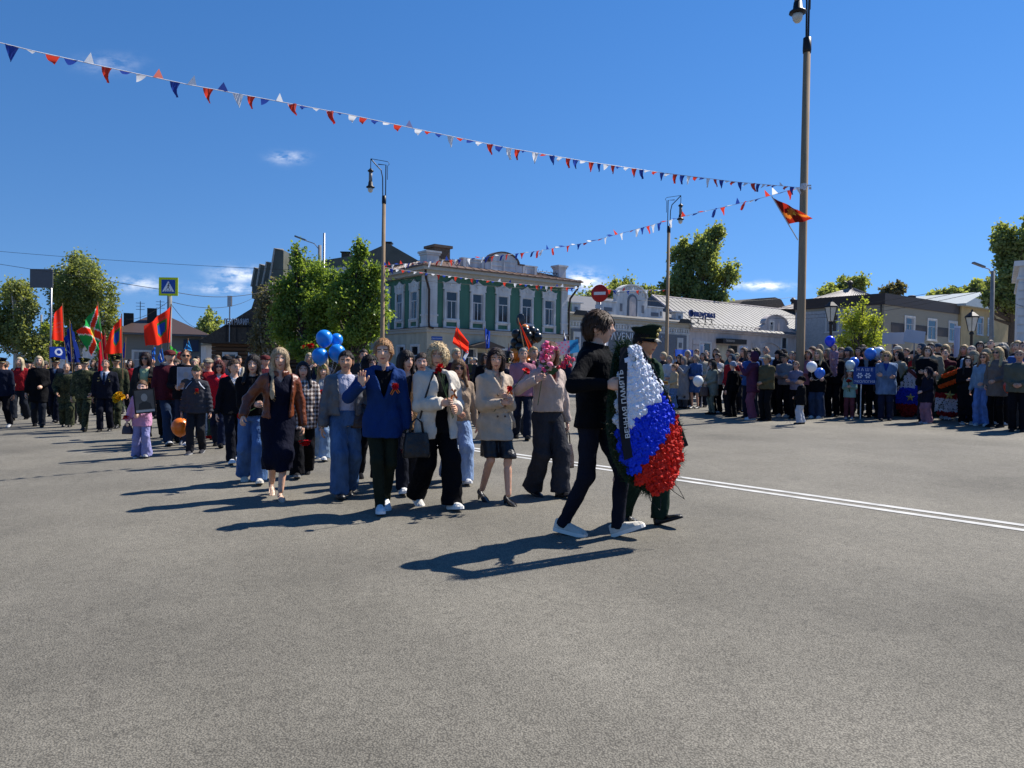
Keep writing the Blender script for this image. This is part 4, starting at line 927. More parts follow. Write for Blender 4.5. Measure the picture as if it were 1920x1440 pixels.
for (ua, ub, hh) in ((1.15, u1 - .12, .62), (u2 + .12, W - .7, .62)):
    mb = MB(); n = max(3, int((ub - ua) / .42)); o = -.42
    for z in (.12, hh): mb.tube([F(ua, o, pz + z), F(ub, o, pz + z)], .025, 5)
    for i in range(n):
        a = ua + (ub - ua) * i / n; b = ua + (ub - ua) * (i + 1) / n
        mb.tube([F(a, o, pz + .12), F(b, o, pz + hh)], .018, 4); mb.tube([F(b, o, pz + .12), F(a, o, pz + hh)], .018, 4)
        mb.tube([F((a + b) / 2, o, pz + hh), F((a + b) / 2, o, pz + hh + .16)], .018, 4)
    mb.build('railing', IRON, e)
mb = MB()
for i in range(10):
    a = 1.5 + i * .5; mb.tube([FL(a, -.4, pz + .1), FL(a + .5, -.4, pz + .6)], .018, 4); mb.tube([FL(a + .5, -.4, pz + .1), FL(a, -.4, pz + .6)], .018, 4)
mb.tube([FL(1.4, -.4, pz + .6), FL(6.6, -.4, pz + .6)], .025, 4); mb.build('railing', IRON, e)
# drain pipes
mb = MB(); mb.tube([F(-.55, .55, h2 + .42), F(-.35, .35, h2 - .35), F(.0, .2, h2 - 1.1), F(.02, .17, h1 + .7), F(.02, .25, h1 + .35), F(.3, .4, h1 + .25)], .085, 8); mb.lathe([(.10, 0), (.2, .25), (.22, .3)], 8, Matrix.Translation(F(-.55, .55, h2 + .36))); mb.build('drain_pipe', PIPE, e, True)
mb = MB(); mb.tube([F(W + .75, .6, h2 + .45), F(W + .7, .5, h2 + .0), F(W + .2, .2, h2 - .8), F(W + .12, .16, h2 - 1.6), F(W + .12, .16, .3)], .085, 8); mb.lathe([(.10, 0), (.22, .28), (.24, .32)], 8, Matrix.Translation(F(W + .75, .6, h2 + .36))); mb.build('drain_pipe', PIPE, e, True)
# ground floor: windows, door with canopy, street plate
for px in (878, 948, 1000): window(e, F, tfor(bx, by, px), .9, 2.8, 1.15, 'plain')
for px in (778, 752): window(e, FL, tforL(bx, by, px), .9, 2.9, 1.0, 'plain')
ud = tfor(bx, by, 902); mb = MB(); F.box(mb, ud - .6, ud + .6, -.02, .06, 0, 2.5); mb.build('door', mat('dark_door', (.03, .028, .025), rough=.5), e)
mb = MB(); F.poly(mb, [(ud - 1.6, 2.85), (ud + 1.3, 2.85), (ud + 1.3, 2.95), (ud - .1, 3.35), (ud - 1.6, 2.95)], .02, 1.2); mb.build('canopy', DKBR, e)
mb = MB(); F.box(mb, .35, 1.25, 0, .03, H(637), H(630)); pl = mb.build('street_plate', PLASTIC, e, color='#27509f')
lettering('plate_text', 'улица Казанская', .11, frame(F(.80, .034, H(633.6)), (1, 0, 0), (0, 0, 1)), PAINT, pl, '#d8dfe8')

# ---- the tall house with gables behind the trees
e, bx2, by2, bz2 = house('gabled_house', 'large house with dark grey-green gabled roof behind the street trees', 640, 72, 0)
loc = lambda px, py, D=72: P(px, py, D) - e.location
zE = loc(640, 556).z; xl, xr = loc(490, 560).x, loc(815, 560).x
B('wall', xl, xr, 0, 10, -.5, zE, CREAM, e)
mb = MB(); mb.prism([(loc(545, 0).x, zE - .1), (loc(545, 0).x, loc(545, 482).z), (loc(600, 0).x, loc(600, 492).z), (loc(690, 0).x, loc(690, 478).z), (loc(735, 0).x, loc(735, 458).z), (loc(806, 0).x, loc(806, 498).z), (xr + .8, loc(820, 520).z), (xr + .8, zE - .1)], Vector((1, 0, 0)), Vector((0, 0, 1)), Vector((0, -.6, 0)), Vector((0, 11, 0)))
rf = mb.build('roof', ROOFG, e)
mb = MB(); mb.prism([(loc(548, 0).x, loc(548, 497).z), (loc(600, 0).x, loc(600, 508).z), (loc(690, 0).x, loc(690, 500).z), (loc(720, 0).x, loc(720, 520).z), (loc(720, 0).x, zE - .05), (loc(548, 0).x, zE - .05)], Vector((1, 0, 0)), Vector((0, 0, 1)), Vector((0, -.9, 0)), Vector((0, .28, 0))); mb.build('gable_wall', WHITE, e)
for i, (px0, pxp, pxe, pyt) in enumerate(((486, 491, 500, 505), (499, 504, 514, 500), (512, 519, 530, 497), (527, 536, 552, 474))):
    mb = MB(); mb.prism([(loc(px0, 0).x, loc(px0, 562).z), (loc(px0, 0).x, loc(px0, 540).z), (loc(pxp, 0).x, loc(pxp, pyt).z), (loc(pxe, 0).x, loc(pxe, pyt + 3).z), (loc(pxe, 0).x, loc(px0, 562).z)], Vector((1, 0, 0)), Vector((0, 0, 1)), Vector((0, -1.2 - i * .45, 0)), Vector((0, 6, 0))); mb.build('gable', ROOFG, rf)
    mb = MB(); mb.tube([(loc(px0, 0).x - .05, -1.25 - i * .45, loc(px0, 540).z), (loc(pxp, 0).x, -1.25 - i * .45, loc(pxp, pyt).z), (loc(pxe, 0).x, -1.25 - i * .45, loc(pxe, pyt + 3).z)], .09, 4); mb.build('verge_board', SOFFIT, rf)
for (px, py, w_) in ((720, 452, .8), (641, 471, .8)):
    q = loc(px, py); mb = MB(); mb.box((q.x, 2, q.z - 1.2), (w_, .9, 2.6)); c_ = mb.build('chimney', DKBR, rf); mb = MB(); mb.box((q.x, 2, q.z + .16), (w_ + .2, 1.1, .1)); mb.build('chimney_cap', METAL_D, c_)
q = loc(700, 494, 68); mb = MB(); mb.lathe([(.62, 0), (.5, .2), (.1, .9), (.05, .95)], 14, Matrix.Translation(q + Vector((0, -4, 0))) @ Matrix.Rotation(R(-90), 4, 'Y')); mb.build('loudspeaker_horn', PLASTIC, e, True, '#9a9a98')
# low white wall with an arch left of the green house
e, _, _, _ = house('white_outbuilding', 'white rendered outbuilding between the trees and the green house', 700, 66, ANG)
B('wall', -2, 5, 0, 5, -.5, 7.2, WHITE, e); mb = MB(); mb.prism([(-2.3, 7.2), (5.3, 7.2), (1.5, 8.2)], Vector((1, 0, 0)), Vector((0, 0, 1)), Vector((0, -.2, 0)), Vector((0, 5.4, 0))); mb.build('roof', ROOFG, e)
# steep brown roof at the left of the gabled house, behind the small weeping tree
e, _, _, _ = house('steep_roofed_house', 'old house with steep brown tiled roof beside the weeping tree', 473, 64, 0)
B('wall', 0, 7, 0, 8, -.5, 3.6, CREAM, e)
mb = MB(); mb.prism([(-.9, 3.5), (7.6, 3.5), (5.2, 8.6), (.7, 8.6)], Vector((1, 0, 0)), Vector((0, 0, 1)), Vector((0, -.5, 0)), Vector((0, 9, 0))); rf = mb.build('roof', mat('tile_roof', (.10, .07, .055), rough=.8, var=.3, scale=6, bump=.5, bscale=12), e)
window(e, Fac('f', 0), 1.5, .9, 2.4, 1.0); window(e, Fac('f', 0), 4.5, .9, 2.4, 1.0)
lettering('wall_sign', 'ЗДЕСЬ', .55, frame((5.2, -.02, 3.1), (1, 0, 0), (0, 0, 1)), PAINT, e, '#4a3a30', .02)

# ---- far left: brown roofed house, log cafe with roof sign
e, bx3, by3, bz3 = house('brown_roofed_house', 'grey walled house with brown hipped roof and two black chimneys', 225, 62, R(24))
B('wall', 0, 6.2, 0, 8, -1.0, 4.4, mat('grey_siding', (.24, .23, .20), rough=.85, var=.12, stretch=(.2, .2, 8), scale=3), e)
mb = MB(); x0, x1, y0, y1 = -.7, 6.9, -.7, 8.7; zb_ = 4.4; mb.add([(x0, y0, zb_), (x1, y0, zb_), (x1, y1, zb_), (x0, y1, zb_), (x0, y0, zb_ + .15), (x1, y0, zb_ + .15), (x1, y1, zb_ + .15), (x0, y1, zb_ + .15), (2.2, 4, 6.35), (3.4, 4, 6.35)], [(3, 2, 1, 0), (0, 1, 5, 4), (1, 2, 6, 5), (2, 3, 7, 6), (3, 0, 4, 7), (4, 5, 9, 8), (5, 6, 9), (6, 7, 8, 9), (7, 4, 8)])
rf = mb.build('roof', mat('chocolate_roof', (.07, .045, .035), rough=.5, var=.15), e)
mb = MB(); mb.box((3.1, -.75, 4.45), (7.8, .1, .12)); mb.build('gutter', ROOFT, rf)
for (x, z) in ((.5, 6.0), (2.3, 6.5)):
    mb = MB(); mb.box((x, 2.2, z - .35), (.75, .75, 1.3)); mb.build('chimney', METAL_D, rf)
for (x, z) in ((1.3, 7.5), (2.9, 7.7)):
    mb = MB(); mb.tube([(x, 4, z - 2), (x, 4, z)], .03, 4)
    for k in range(3): mb.tube([(x - .35, 4, z - .15 - k * .28), (x + .35, 4, z - .15 - k * .28)], .018, 4)
    mb.build('antenna', METAL_D, rf)
window(e, Fac('f', 0), 4.6, 1.0, 3.0, 1.2); window(e, Fac('f', 0), 1.6, 1.0, 3.0, 1.2)
mb = MB(); mb.box((5.4, -.1, 3.6), (1.2, .12, 1.0)); mb.build('wall_sign', PLASTIC, e, color='#20304f')
e, _, _, _ = house('log_cafe', 'brown log cafe with shingle roof and letter sign on its ridge', 404, 58, 0)
LOG = mat('log_wall', (.115, .062, .035), rough=.8, var=.3, stretch=(.3, .3, 5), scale=6)
B('wall', 0, 6.4, 0, 7, -.5, 3.6, LOG, e)
for i in range(11):
    mb = MB(); mb.tube([(-.25, -.05, .2 + i * .31), (6.6, -.05, .2 + i * .31)], .15, 8); mb.build('log', LOG, e, True)
mb = MB(); mb.prism([(-.9, 3.4), (7.3, 3.4), (7.3, 3.6), (3.2, 6.2), (-.9, 3.6)], Vector((1, 0, 0)), Vector((0, 0, 1)), Vector((0, -.8, 0)), Vector((0, 8.6, 0))); rf = mb.build('roof', mat('shingle_roof', (.06, .052, .045), rough=.9, var=.4, scale=8, bump=.5, bscale=10), e)
for u in (1.2, 3.2, 5.2): window(e, Fac('f', -.16), u, 1.1, 2.6, .9)
qs = P(443, 604, 57) - e.location; mb = MB()
for x in (-.8, 0, .8): mb.tube([(qs.x + x, -.9, 3.5), (qs.x + x, -.9, qs.z + .2)], .04, 4)
mb.tube([(qs.x - 1, -.9, qs.z - .32), (qs.x + 1.2, -.9, qs.z - .32)], .04, 4); fr_ = mb.build('sign_frame', METAL_D, e)
lettering('roof_letters', 'ГЕОГРАФИЯ', .62, frame((qs.x, -.96, qs.z), (1, 0, 0), (0, 0, 1)), PAINT, fr_, '#9aa2ad', .05, bold=.01, sx=.50)
mb = MB(); mb.tube([(qs.x - .55, -.9, 3.5), (qs.x - .55, -.9, qs.z + 1.9)], .05, 5); mb.box((qs.x - .55, -.9, qs.z + 1.6), (.3, .2, .8)); mb.build('antenna_mast', STEEL, e)
# pale far house and shed behind the cafe
e, _, _, _ = house('pale_far_house', 'small pale house with grey roof far down the left street', 386, 84, ANG)
B('wall', 0, 6, 0, 6, -.5, 4.2, WHITE, e); mb = MB(); mb.prism([(-.5, 4.1), (6.5, 4.1), (6.5, 4.3), (3, 5.8), (-.5, 4.3)], Vector((1, 0, 0)), Vector((0, 0, 1)), Vector((0, -.5, 0)), Vector((0, 7, 0))); mb.build('roof', ROOFG, e); window(e, Fac('f', 0), 1.6, 1.2, 2.8, 1.0); window(e, Fac('f', 0), 4.2, 1.2, 2.8, 1.0)
e, _, _, _ = house('far_street_house', 'white low house glimpsed between the left trees', 62, 110, ANG)
B('wall', 0, 14, 0, 8, -1, 5.5, WHITE, e); mb = MB(); mb.prism([(-.8, 5.4), (14.8, 5.4), (12, 8), (2, 8)], Vector((1, 0, 0)), Vector((0, 0, 1)), Vector((0, -.8, 0)), Vector((0, 10, 0))); mb.build('roof', ROOFT, e)
for u in (2, 5, 8, 11): window(e, Fac('f', 0), u, 1.4, 3.4, 1.2)

# ---- the low white shop with the round attic
e, bx4, by4, bz4 = house('white_shop', 'low white shop with round attic and grey sign fascia', 1062, 63, ANG)
H4 = lambda py: P(1067, py, 63).z - bz4
Wa = tfor(bx4, by4, 1290); hw4 = H4(592); T4 = lambda px: tfor(bx4, by4, px); F = Fac('f', 0)
B('wall', 0, Wa - .01, 0, 12, -.5, hw4, WHITE, e)
mb = MB(); F.box(mb, -.1, Wa + .1, 0, .25, hw4 - .25, hw4); F.box(mb, -.2, Wa + .2, 0, .5, hw4 + .002, hw4 + .16); mb.build('cornice', SOFFIT, e)
for i in range(44):
    u = .2 + i * (Wa - .4) / 43; mb = MB(); F.box(mb, u - .07, u + .07, 0, .13, hw4 - .78, hw4 - .50); mb.build('dentil', WHITE, e)
mb = MB(); F.box(mb, 0, Wa - .02, 0, .1, hw4 - .48, hw4 - .40); F.box(mb, 0, Wa - .02, 0, .1, hw4 - .95, hw4 - .84); mb.build('string_course', WHITE, e)
mb = MB(); F.box(mb, T4(1068), T4(1284), 0, .12, .4, hw4 - 1.05); fas = mb.build('sign_fascia', GREYP, e)
for px in (1078, 1271):
    u = T4(px); mb = MB(); F.box(mb, u - .42, u + .42, .121, .2, .5, hw4 - 1.3); dp = mb.build('white_door', WHITE, e)
    for z in (.9, 1.7, 2.5, 3.3):
        if z + .5 < hw4 - 1.4: mb = MB(); F.box(mb, u - .22, u + .22, .2, .23, z, z + .5); mb.build('door_panel', GREYP, dp)
lettering('shop_name', 'ΛVENUE', 1.0, frame(F(T4(1170), .14, P(1170, 632, by4 + UY * T4(1170)).z - bz4), (1, 0, 0), (0, 0, 1)), PAINT, fas, '#d3d7dc', .03)
lettering('shop_name', 'шкаф', .95, frame(F(T4(1224), .14, P(1224, 637, by4 + UY * T4(1224)).z - bz4), (1, 0, 0), (0, 0, 1)), PAINT, fas, '#c3c8d0', .03)
mb = MB(); ro = .6; mb.add([(-.3, -ro, hw4 + .17), (Wa + .3, -ro, hw4 + .17), (Wa + .3, 12.5, hw4 + .17), (-.3, 12.5, hw4 + .17), (1.5, 6, hw4 + 2.6), (Wa - 1.5, 6, hw4 + 2.6)], [(3, 2, 1, 0), (0, 1, 5, 4), (1, 2, 5), (2, 3, 4, 5), (3, 0, 4)]); rf = mb.build('roof', ROOFT, e)
um = T4(1184); zb = hw4 + .17; pw = 4.1
att = MB(); F.box(att, um - pw, um - 2.01, -.5, -.1, zb, zb + 1.35); F.box(att, um + 2.01, um + pw, -.5, -.1, zb, zb + 1.2); F.poly(att, [(um - 2, zb), (um + 2, zb), (um + 2, zb + 2.0)] + [(um + 1.75 * math.cos(a), zb + 2.0 + 1.0 * math.sin(a)) for a in [math.pi * k / 14 for k in range(15)]] + [(um - 2, zb + 2.0)], -.5, -.1); att = att.build('attic', WHITE, e)
mb = MB()
for k in range(14):
    a0, a1 = math.pi * k / 14, math.pi * (k + 1) / 14; F.poly(mb, [(um + r_ * math.cos(a), zb + 2.0 + r_ * .57 * math.sin(a)) for r_, a in ((1.76, a0), (1.95, a0), (1.95, a1), (1.76, a1))], -.6, .05)
F.box(mb, um - pw - .1, um - 2.0, -.6, 0, zb + 1.36, zb + 1.46); F.box(mb, um + 2.0, um + pw + .1, -.6, 0, zb + 1.21, zb + 1.31)
for k in range(7):
    a = math.pi * (k + .9) / 8.8; mb.box(F(um + 1.45 * math.cos(a), -.06, zb + 2.0 + .82 * math.sin(a)), (.16, .1, .2))
mb.build('attic_coping', WHITE, att)
mb = MB(); F.poly(mb, [(um - .62, zb + .25), (um + .62, zb + .25), (um + .62, zb + 1.6)] + [(um + .62 * math.cos(a), zb + 1.6 + .62 * math.sin(a)) for a in [math.pi * k / 10 for k in range(11)]], -.1, -.04); mb.build('niche_surround', GREYP, att)
mb = MB(); F.poly(mb, [(um - .42, zb + .25), (um + .42, zb + .25), (um + .42, zb + 1.6)] + [(um + .42 * math.cos(a), zb + 1.6 + .42 * math.sin(a)) for a in [math.pi * k / 10 for k in range(11)]], -.04, -.025); mb.build('niche', PINKP, att)
for (a, b, z0, z1) in ((-3.5, -2.5, .5, .85), (2.5, 3.5, .4, .75), (-1.55, -1.25, .6, 1.3), (1.25, 1.55, .6, 1.3), (3.75, 3.95, .5, .9)):
    mb = MB(); F.box(mb, um + a, um + b, -.1, -.07, zb + z0, zb + z1); mb.build('panel', GREYP, att)
for px in (1078, 1272):
    u = T4(px); mb = MB(); F.box(mb, u - .5, u + .5, -.6, -.02, zb - .05, zb + .95); F.box(mb, u - .75, u + .75, -.7, .1, zb + .952, zb + 1.05); d_ = mb.build('roof_pedestal', WHITE, e); mb = MB(); F.box(mb, u - .17, u + .17, -.02, .0, zb + .35, zb + .65); mb.build('panel', GREYP, d_)
    mb = MB(); mb.prism([(u - .9, zb - .1), (u + 1.0, zb - .1), (u + .5, zb + .3), (u - .6, zb + .3)], Vector((1, 0, 0)), Vector((0, 0, 1)), Vector((0, -.75, 0)), Vector((0, .1, 0))); mb.build('dark_flashing', METAL_D, d_)
# ---- the long pinkish row with grey tin roof
e, bx5, by5, bz5 = house('pink_row', 'long low pinkish building with grey standing-seam roof and roof sign', 1290, by4 + UY * Wa, ANG)
e.location = (bx4 + UX * Wa, by4 + UY * Wa, gz(bx4 + UX * Wa, by4 + UY * Wa)); bx5, by5, bz5 = e.location
T5 = lambda px: tfor(bx5, by5, px); Wp = T5(1662); H5 = lambda py, px: P(px, py, by5 + UY * T5(px)).z - bz5; hp = H5(617, 1300)
B('wall', .01, Wp, 0, 10, -.5, hp, PINKP, e)
mb = MB(); F.box(mb, 0.02, Wp, 0, .2, hp - .2, hp); F.box(mb, 0.02, Wp + .1, 0, .45, hp + .002, hp + .13); mb.build('cornice', PINKP, e)
for z in (.9, 1.5, 2.1, 2.7, 3.3):
    if z < hp - .6:
        for (pa, pb) in ((1297, 1318), (1408, 1432), (1560, 1580)):
            mb = MB(); F.box(mb, T5(pa), T5(pb), 0, .09, z, z + .5); mb.build('quoin', PINKP, e)
zr = hp + .14; rz = H5(562, 1300) 
mb = MB(); mb.add([(-.2, -.55, zr), (Wp + .4, -.55, zr), (Wp - 4, 6, zr + 3.6), (1.2, 6, zr + 3.6), (-.2, 11, zr), (Wp + .4, 11, zr)], [(0, 1, 2, 3), (1, 5, 2), (3, 2, 5, 4), (4, 0, 3), (0, 4, 5, 1)]); rf = mb.build('roof', ROOFT, e)
for i in range(46):
    t = i / 45; mb = MB(); mb.tube([(-.2 + (Wp + .6) * t, -.55, zr + .01), (1.2 + (Wp - 5.2) * t, 6, zr + 3.61)], .028, 4); mb.build('seam', ROOFT, rf)
mb = MB(); mb.tube([(-.2, -.55, zr), (1.2, 6, zr + 3.62)], .1, 6); mb.build('hip_flashing', PINKP, rf)
mb = MB(); mb.tube([(1.2, 6, zr + 3.62), (Wp - 4, 6, zr + 3.62)], .09, 6); mb.build('ridge', PINKP, rf)
mb = MB()
for i in range(14): u = 1 + i * .75; mb.tube([(u, -.3, zr + .12), (u + .25, -.3, zr + .5)], .03, 4)
mb.tube([(1, -.3, zr + .45), (11, -.3, zr + .45)], .03, 4); mb.build('snow_guard', METAL_D, rf)
us = T5(1319); zs = H5(589, 1319); mb = MB()
for k in (-1.6, -.5, .6, 1.6): mb.tube([(us + k, .4, zs - .45), (us + k, .6, zs - 1.5)], .04, 4); mb.tube([(us + k, .4, zs - .45), (us + k - .5, -.2, zs - 1.7)], .03, 4)
mb.tube([(us - 2, .38, zs - .45), (us + 2, .38, zs - .45)], .04, 4); sg = mb.build('sign_frame', METAL_D, e)
mb = MB(); mb.lathe([(.36, 0), (.36, .1), (.26, .1), (.26, 0)], 18, Matrix.Translation((us - 1.7, .36, zs)) @ Matrix.Rotation(R(90), 4, 'X')); mb.build('sign_ring', PAINT, sg, color='#3c4c7d')
lettering('roof_letters', 'шаурма', .85, frame((us + .35, .3, zs - .02), (1, 0, 0), (0, 0, 1)), PAINT, sg, '#3c4c7d', .06, bold=.012)
# round attic of the row, window, door canopies
ua = T5(1452); mb = MB(); F.poly(mb, [(ua - 4.2, zr - .05), (ua + 4.2, zr - .05), (ua + 4.2, zr + .3), (ua + 3, zr + .45), (ua + 2.1, zr + .9)] + [(ua + 2.0 * math.cos(a), zr + 1.0 + .95 * math.sin(a)) for a in [math.pi * k / 12 for k in range(13)]] + [(ua - 2.1, zr + .9), (ua - 3, zr + .45), (ua - 4.2, zr + .3)], -.35, .05); at5 = mb.build('attic', PINKP, e)
mb = MB()
for k in range(12):
    a0, a1 = math.pi * k / 12, math.pi * (k + 1) / 12; F.poly(mb, [(ua + r_ * math.cos(a), zr + 1.0 + r_ * .48 * math.sin(a)) for r_, a in ((2.0, a0), (2.2, a0), (2.2, a1), (2.0, a1))], -.45, .16)
mb.build('attic_coping', PINKP, at5)
window(at5 if False else e, Fac('f', -.05), T5(1443), zr + .25, zr + 1.2, .55)
mb = MB()
for (pa, pb) in ((1436, 1439), (1455, 1458)): F.box(mb, T5(pa), T5(pb), .05, .12, zr + .1, zr + 1.5)
mb.build('attic_moulding', PINKP, at5)
ua2 = T5(1440); mb = MB()
for k in range(12):
    a0, a1 = math.pi * k / 12, math.pi * (k + 1) / 12; F.poly(mb, [(ua2 + r_ * math.cos(a), 2.6 + r_ * .55 * math.sin(a)) for r_, a in ((2.3, a0), (2.55, a0), (2.55, a1), (2.3, a1))], .0, .12)
mb.build('arch_moulding', PINKP, e)
for px in (1320, 1468): window(e, Fac('f', 0), T5(px), 1.0, H5(643, px) if px == 1320 else H5(633, px), 1.6 if px == 1320 else .9)
u = T5(1363); mb = MB(); F.box(mb, u - 1.9, u + 1.9, .02, .9, H5(645, 1363), H5(636, 1363)); mb.build('shop_canopy', METAL_D, e)
mb = MB(); F.box(mb, u - 1.8, u - .1, .0, .06, 0, H5(648, 1363)); mb.build('cream_wall', CREAM, e); mb = MB(); F.box(mb, u + .1, u + 1.5, .0, .06, 0, H5(648, 1363)); mb.build('doorway', GLASSM, e)  # plain cream panel beside the glass doorway, below the canopy
lettering('canopy_text', 'ПЕКАРНЯ', .3, frame(F(u - .8, .91, H5(640.5, 1363)), (1, 0, 0), (0, 0, 1)), PAINT, e, '#8d8d8d', .01)
u = T5(1545); mb = MB(); F.poly(mb, [(u - 1.8, 3.0), (u + 1.8, 3.0), (u + 1.6, 3.35), (u - 1.6, 3.35)], .02, 1.4); mb.build('awning', mat('awning_red', (.16, .06, .05), rough=.7), e)
us = T5(1520); zs = H5(612, 1520); mb = MB()
for k in (-1.6, 1.6): mb.tube([(us + k, .2, zs - .8), (us + k, .2, zs + .4)], .03, 4)
mb.tube([(us - 1.6, .2, zs - .4), (us + 1.6, .2, zs - .4)], .03, 4); sg = mb.build('sign_frame', METAL_D, e)
lettering('roof_letters', 'оптика', .7, frame((us, .1, zs + .1), (1, 0, 0), (0, 0, 1)), PAINT, sg, '#5f5a66', .05)
# dark dilapidated roof behind the row
e, _, _, _ = house('old_shed', 'dilapidated dark wooden roof showing behind the low row', 1365, 92, ANG)
B('wall', 0, 12, 0, 8, -.5, 7.6, BRICK, e); mb = MB(); mb.prism([(-1, 7.6), (12.5, 7.6), (10, 9.9), (8.6, 10.1), (5, 9.7), (2, 9.2)], Vector((1, 0, 0)), Vector((0, 0, 1)), Vector((0, -.6, 0)), Vector((0, 9, 0))); mb.build('roof', mat('old_boards', (.10, .085, .07), rough=.9, var=.5, scale=5), e)

# ---- beige office with dark parapet, pale tin roof behind it
e, bx6, by6, bz6 = house('beige_office', 'beige clad office with dark brown parapet and white windows', 1655, 76, ANG)
T6 = lambda px: tfor(bx6, by6, px); H6 = lambda py, px: P(px, py, by6 + UY * T6(px)).z - bz6; W6 = T6(1838); ht = H6(571, 1656); hp6 = H6(550, 1656)
B('wall', 0, W6, 0, 10, -.5, ht, BEIGE, e)
mb = MB(); mb.box((W6 / 2, 5, (ht + hp6) / 2 + .001), (W6 + .3, 10.3, hp6 - ht)); mb.build('parapet', DKBR, e)
wz0, wz1 = H6(634, 1697), H6(594, 1697)
for px in (1702, 1744, 1783, 1813): window(e, Fac('f', 0), T6(px), wz0, wz1, 2.0, 'plain', WHITE, .13)
cur = T6(1668)
for px in (1702, 1744, 1783, 1813, 1834):
    t = T6(px) - 1.15 if px != 1834 else W6; mb = MB(); F.box(mb, cur, t, 0, .03, wz0 + .5, wz0 + 1.5); mb.build('dark_band', DKBR, e); cur = T6(px) + 1.15
FL6 = Fac('l', 0)
mb = MB(); FL6.box(mb, 1.9, 9.9, 0, .05, .5, ht - .3); mb.build('side_render', mat('white_blocks', (.42, .42, .42), rough=.9, var=.2), e)
window(e, Fac('l', -.05), 5.5, 4.6, 6.4, 1.3)
mb = MB(); mb.tube([(-.12, .25, ht), (-.12, .25, 0)], .06, 6); mb.build('drain_pipe', METAL_D, e)
for px in (1710,):
    q = Matrix.Rotation(-ANG, 4, 'Z') @ (P(px, 545, 84) - e.location); mb = MB(); mb.lathe([(.28, 0), (.28, .7), (.42, .72), (.42, .95), (.3, 1.0)], 10, Matrix.Translation((q.x, q.y, hp6 - .3))); mb.build('vent', DKBR, e)
e2, _, _, _ = house('tin_roofed_block', 'brick block with pale pink tin roof left of the beige office', 1462, 92, 0)
lp = lambda px, py, D=92: P(px, py, D) - e2.location
za = lp(1480, 580).z; Wt = lp(1700, 560).x; xp = lp(1634, 0).x; zp_ = lp(1634, 541, 96).z
B('wall', 0, Wt, 0, 9, -.5, za, BRICK, e2); mb = MB(); mb.add([(-.6, -.5, za), (Wt + .5, -.5, za), (Wt + .5, 9.5, za), (-.6, 9.5, za), (xp, 4, zp_), (xp + .5, 4, zp_)], [(3, 2, 1, 0), (0, 1, 5, 4), (1, 2, 5), (2, 3, 4, 5), (3, 0, 4)]); rf = mb.build('roof', ROOFP, e2)
for i in range(20):
    t = i / 19; mb = MB(); mb.tube([(-.6 + (Wt + 1.1) * t, -.5, za + .02), (xp + .5 * t, 4, zp_ + .02)], .03, 4); mb.build('seam', ROOFP, rf)
for (x, y, z) in ((2.4, 2.5, za + 1.0), (xp, 4, zp_ + .3)):
    mb = MB(); mb.lathe([(.25, -1.2), (.25, .2), (.38, .22), (.38, .45), (.1, .7)], 8, Matrix.Translation((x, y, z))); mb.build('vent', DKBR, rf)
e, _, _, _ = house('yellow_house', 'ochre plastered house with light metal roof at the right edge', 1800, 86, ANG)
B('wall', 0, 14, 0, 9, -.5, 7.7, YELP, e); mb = MB(); mb.prism([(-.8, 7.65), (14.8, 7.65), (14.8, 7.8), (4.5, 9.6), (-.8, 7.9)], Vector((1, 0, 0)), Vector((0, 0, 1)), Vector((0, -.8, 0)), Vector((0, 11, 0))); mb.build('roof', mat('light_metal_roof', (.50, .53, .50), rough=.45), e)
for u in (5.0, 8.0): window(e, Fac('f', 0), u, 4.6, 6.6, 1.5)
mb = MB(); mb.prism([(3.2, 3.0), (10, 3.0), (10, 3.15), (6.6, 3.7), (3.2, 3.15)], Vector((1, 0, 0)), Vector((0, 0, 1)), Vector((0, -2.4, 0)), Vector((0, 2.4, 0))); mb.build('canopy', METAL_D, e)
e, _, _, _ = house('white_tower_house', 'white plastered building cut by the right edge of the view', 1906, 44, R(-33))
B('wall', 0, 9, 0, 9, -.5, 6.9, WHITE, e); mb = MB(); mb.box((4.5, 4.5, 7.05), (9.5, 9.5, .3)); mb.box((4.5, 4.5, 6.2), (9.2, 9.2, .15)); mb.build('cornice', WHITE, e)
for i in range(6): mb = MB(); mb.box((.3, -.03, 3.2 + i * .5), (.7, .12, .4)); mb.build('quoin', WHITE, e)
window(e, Fac('f', 0), 3.2, 2.6, 4.6, 1.2)

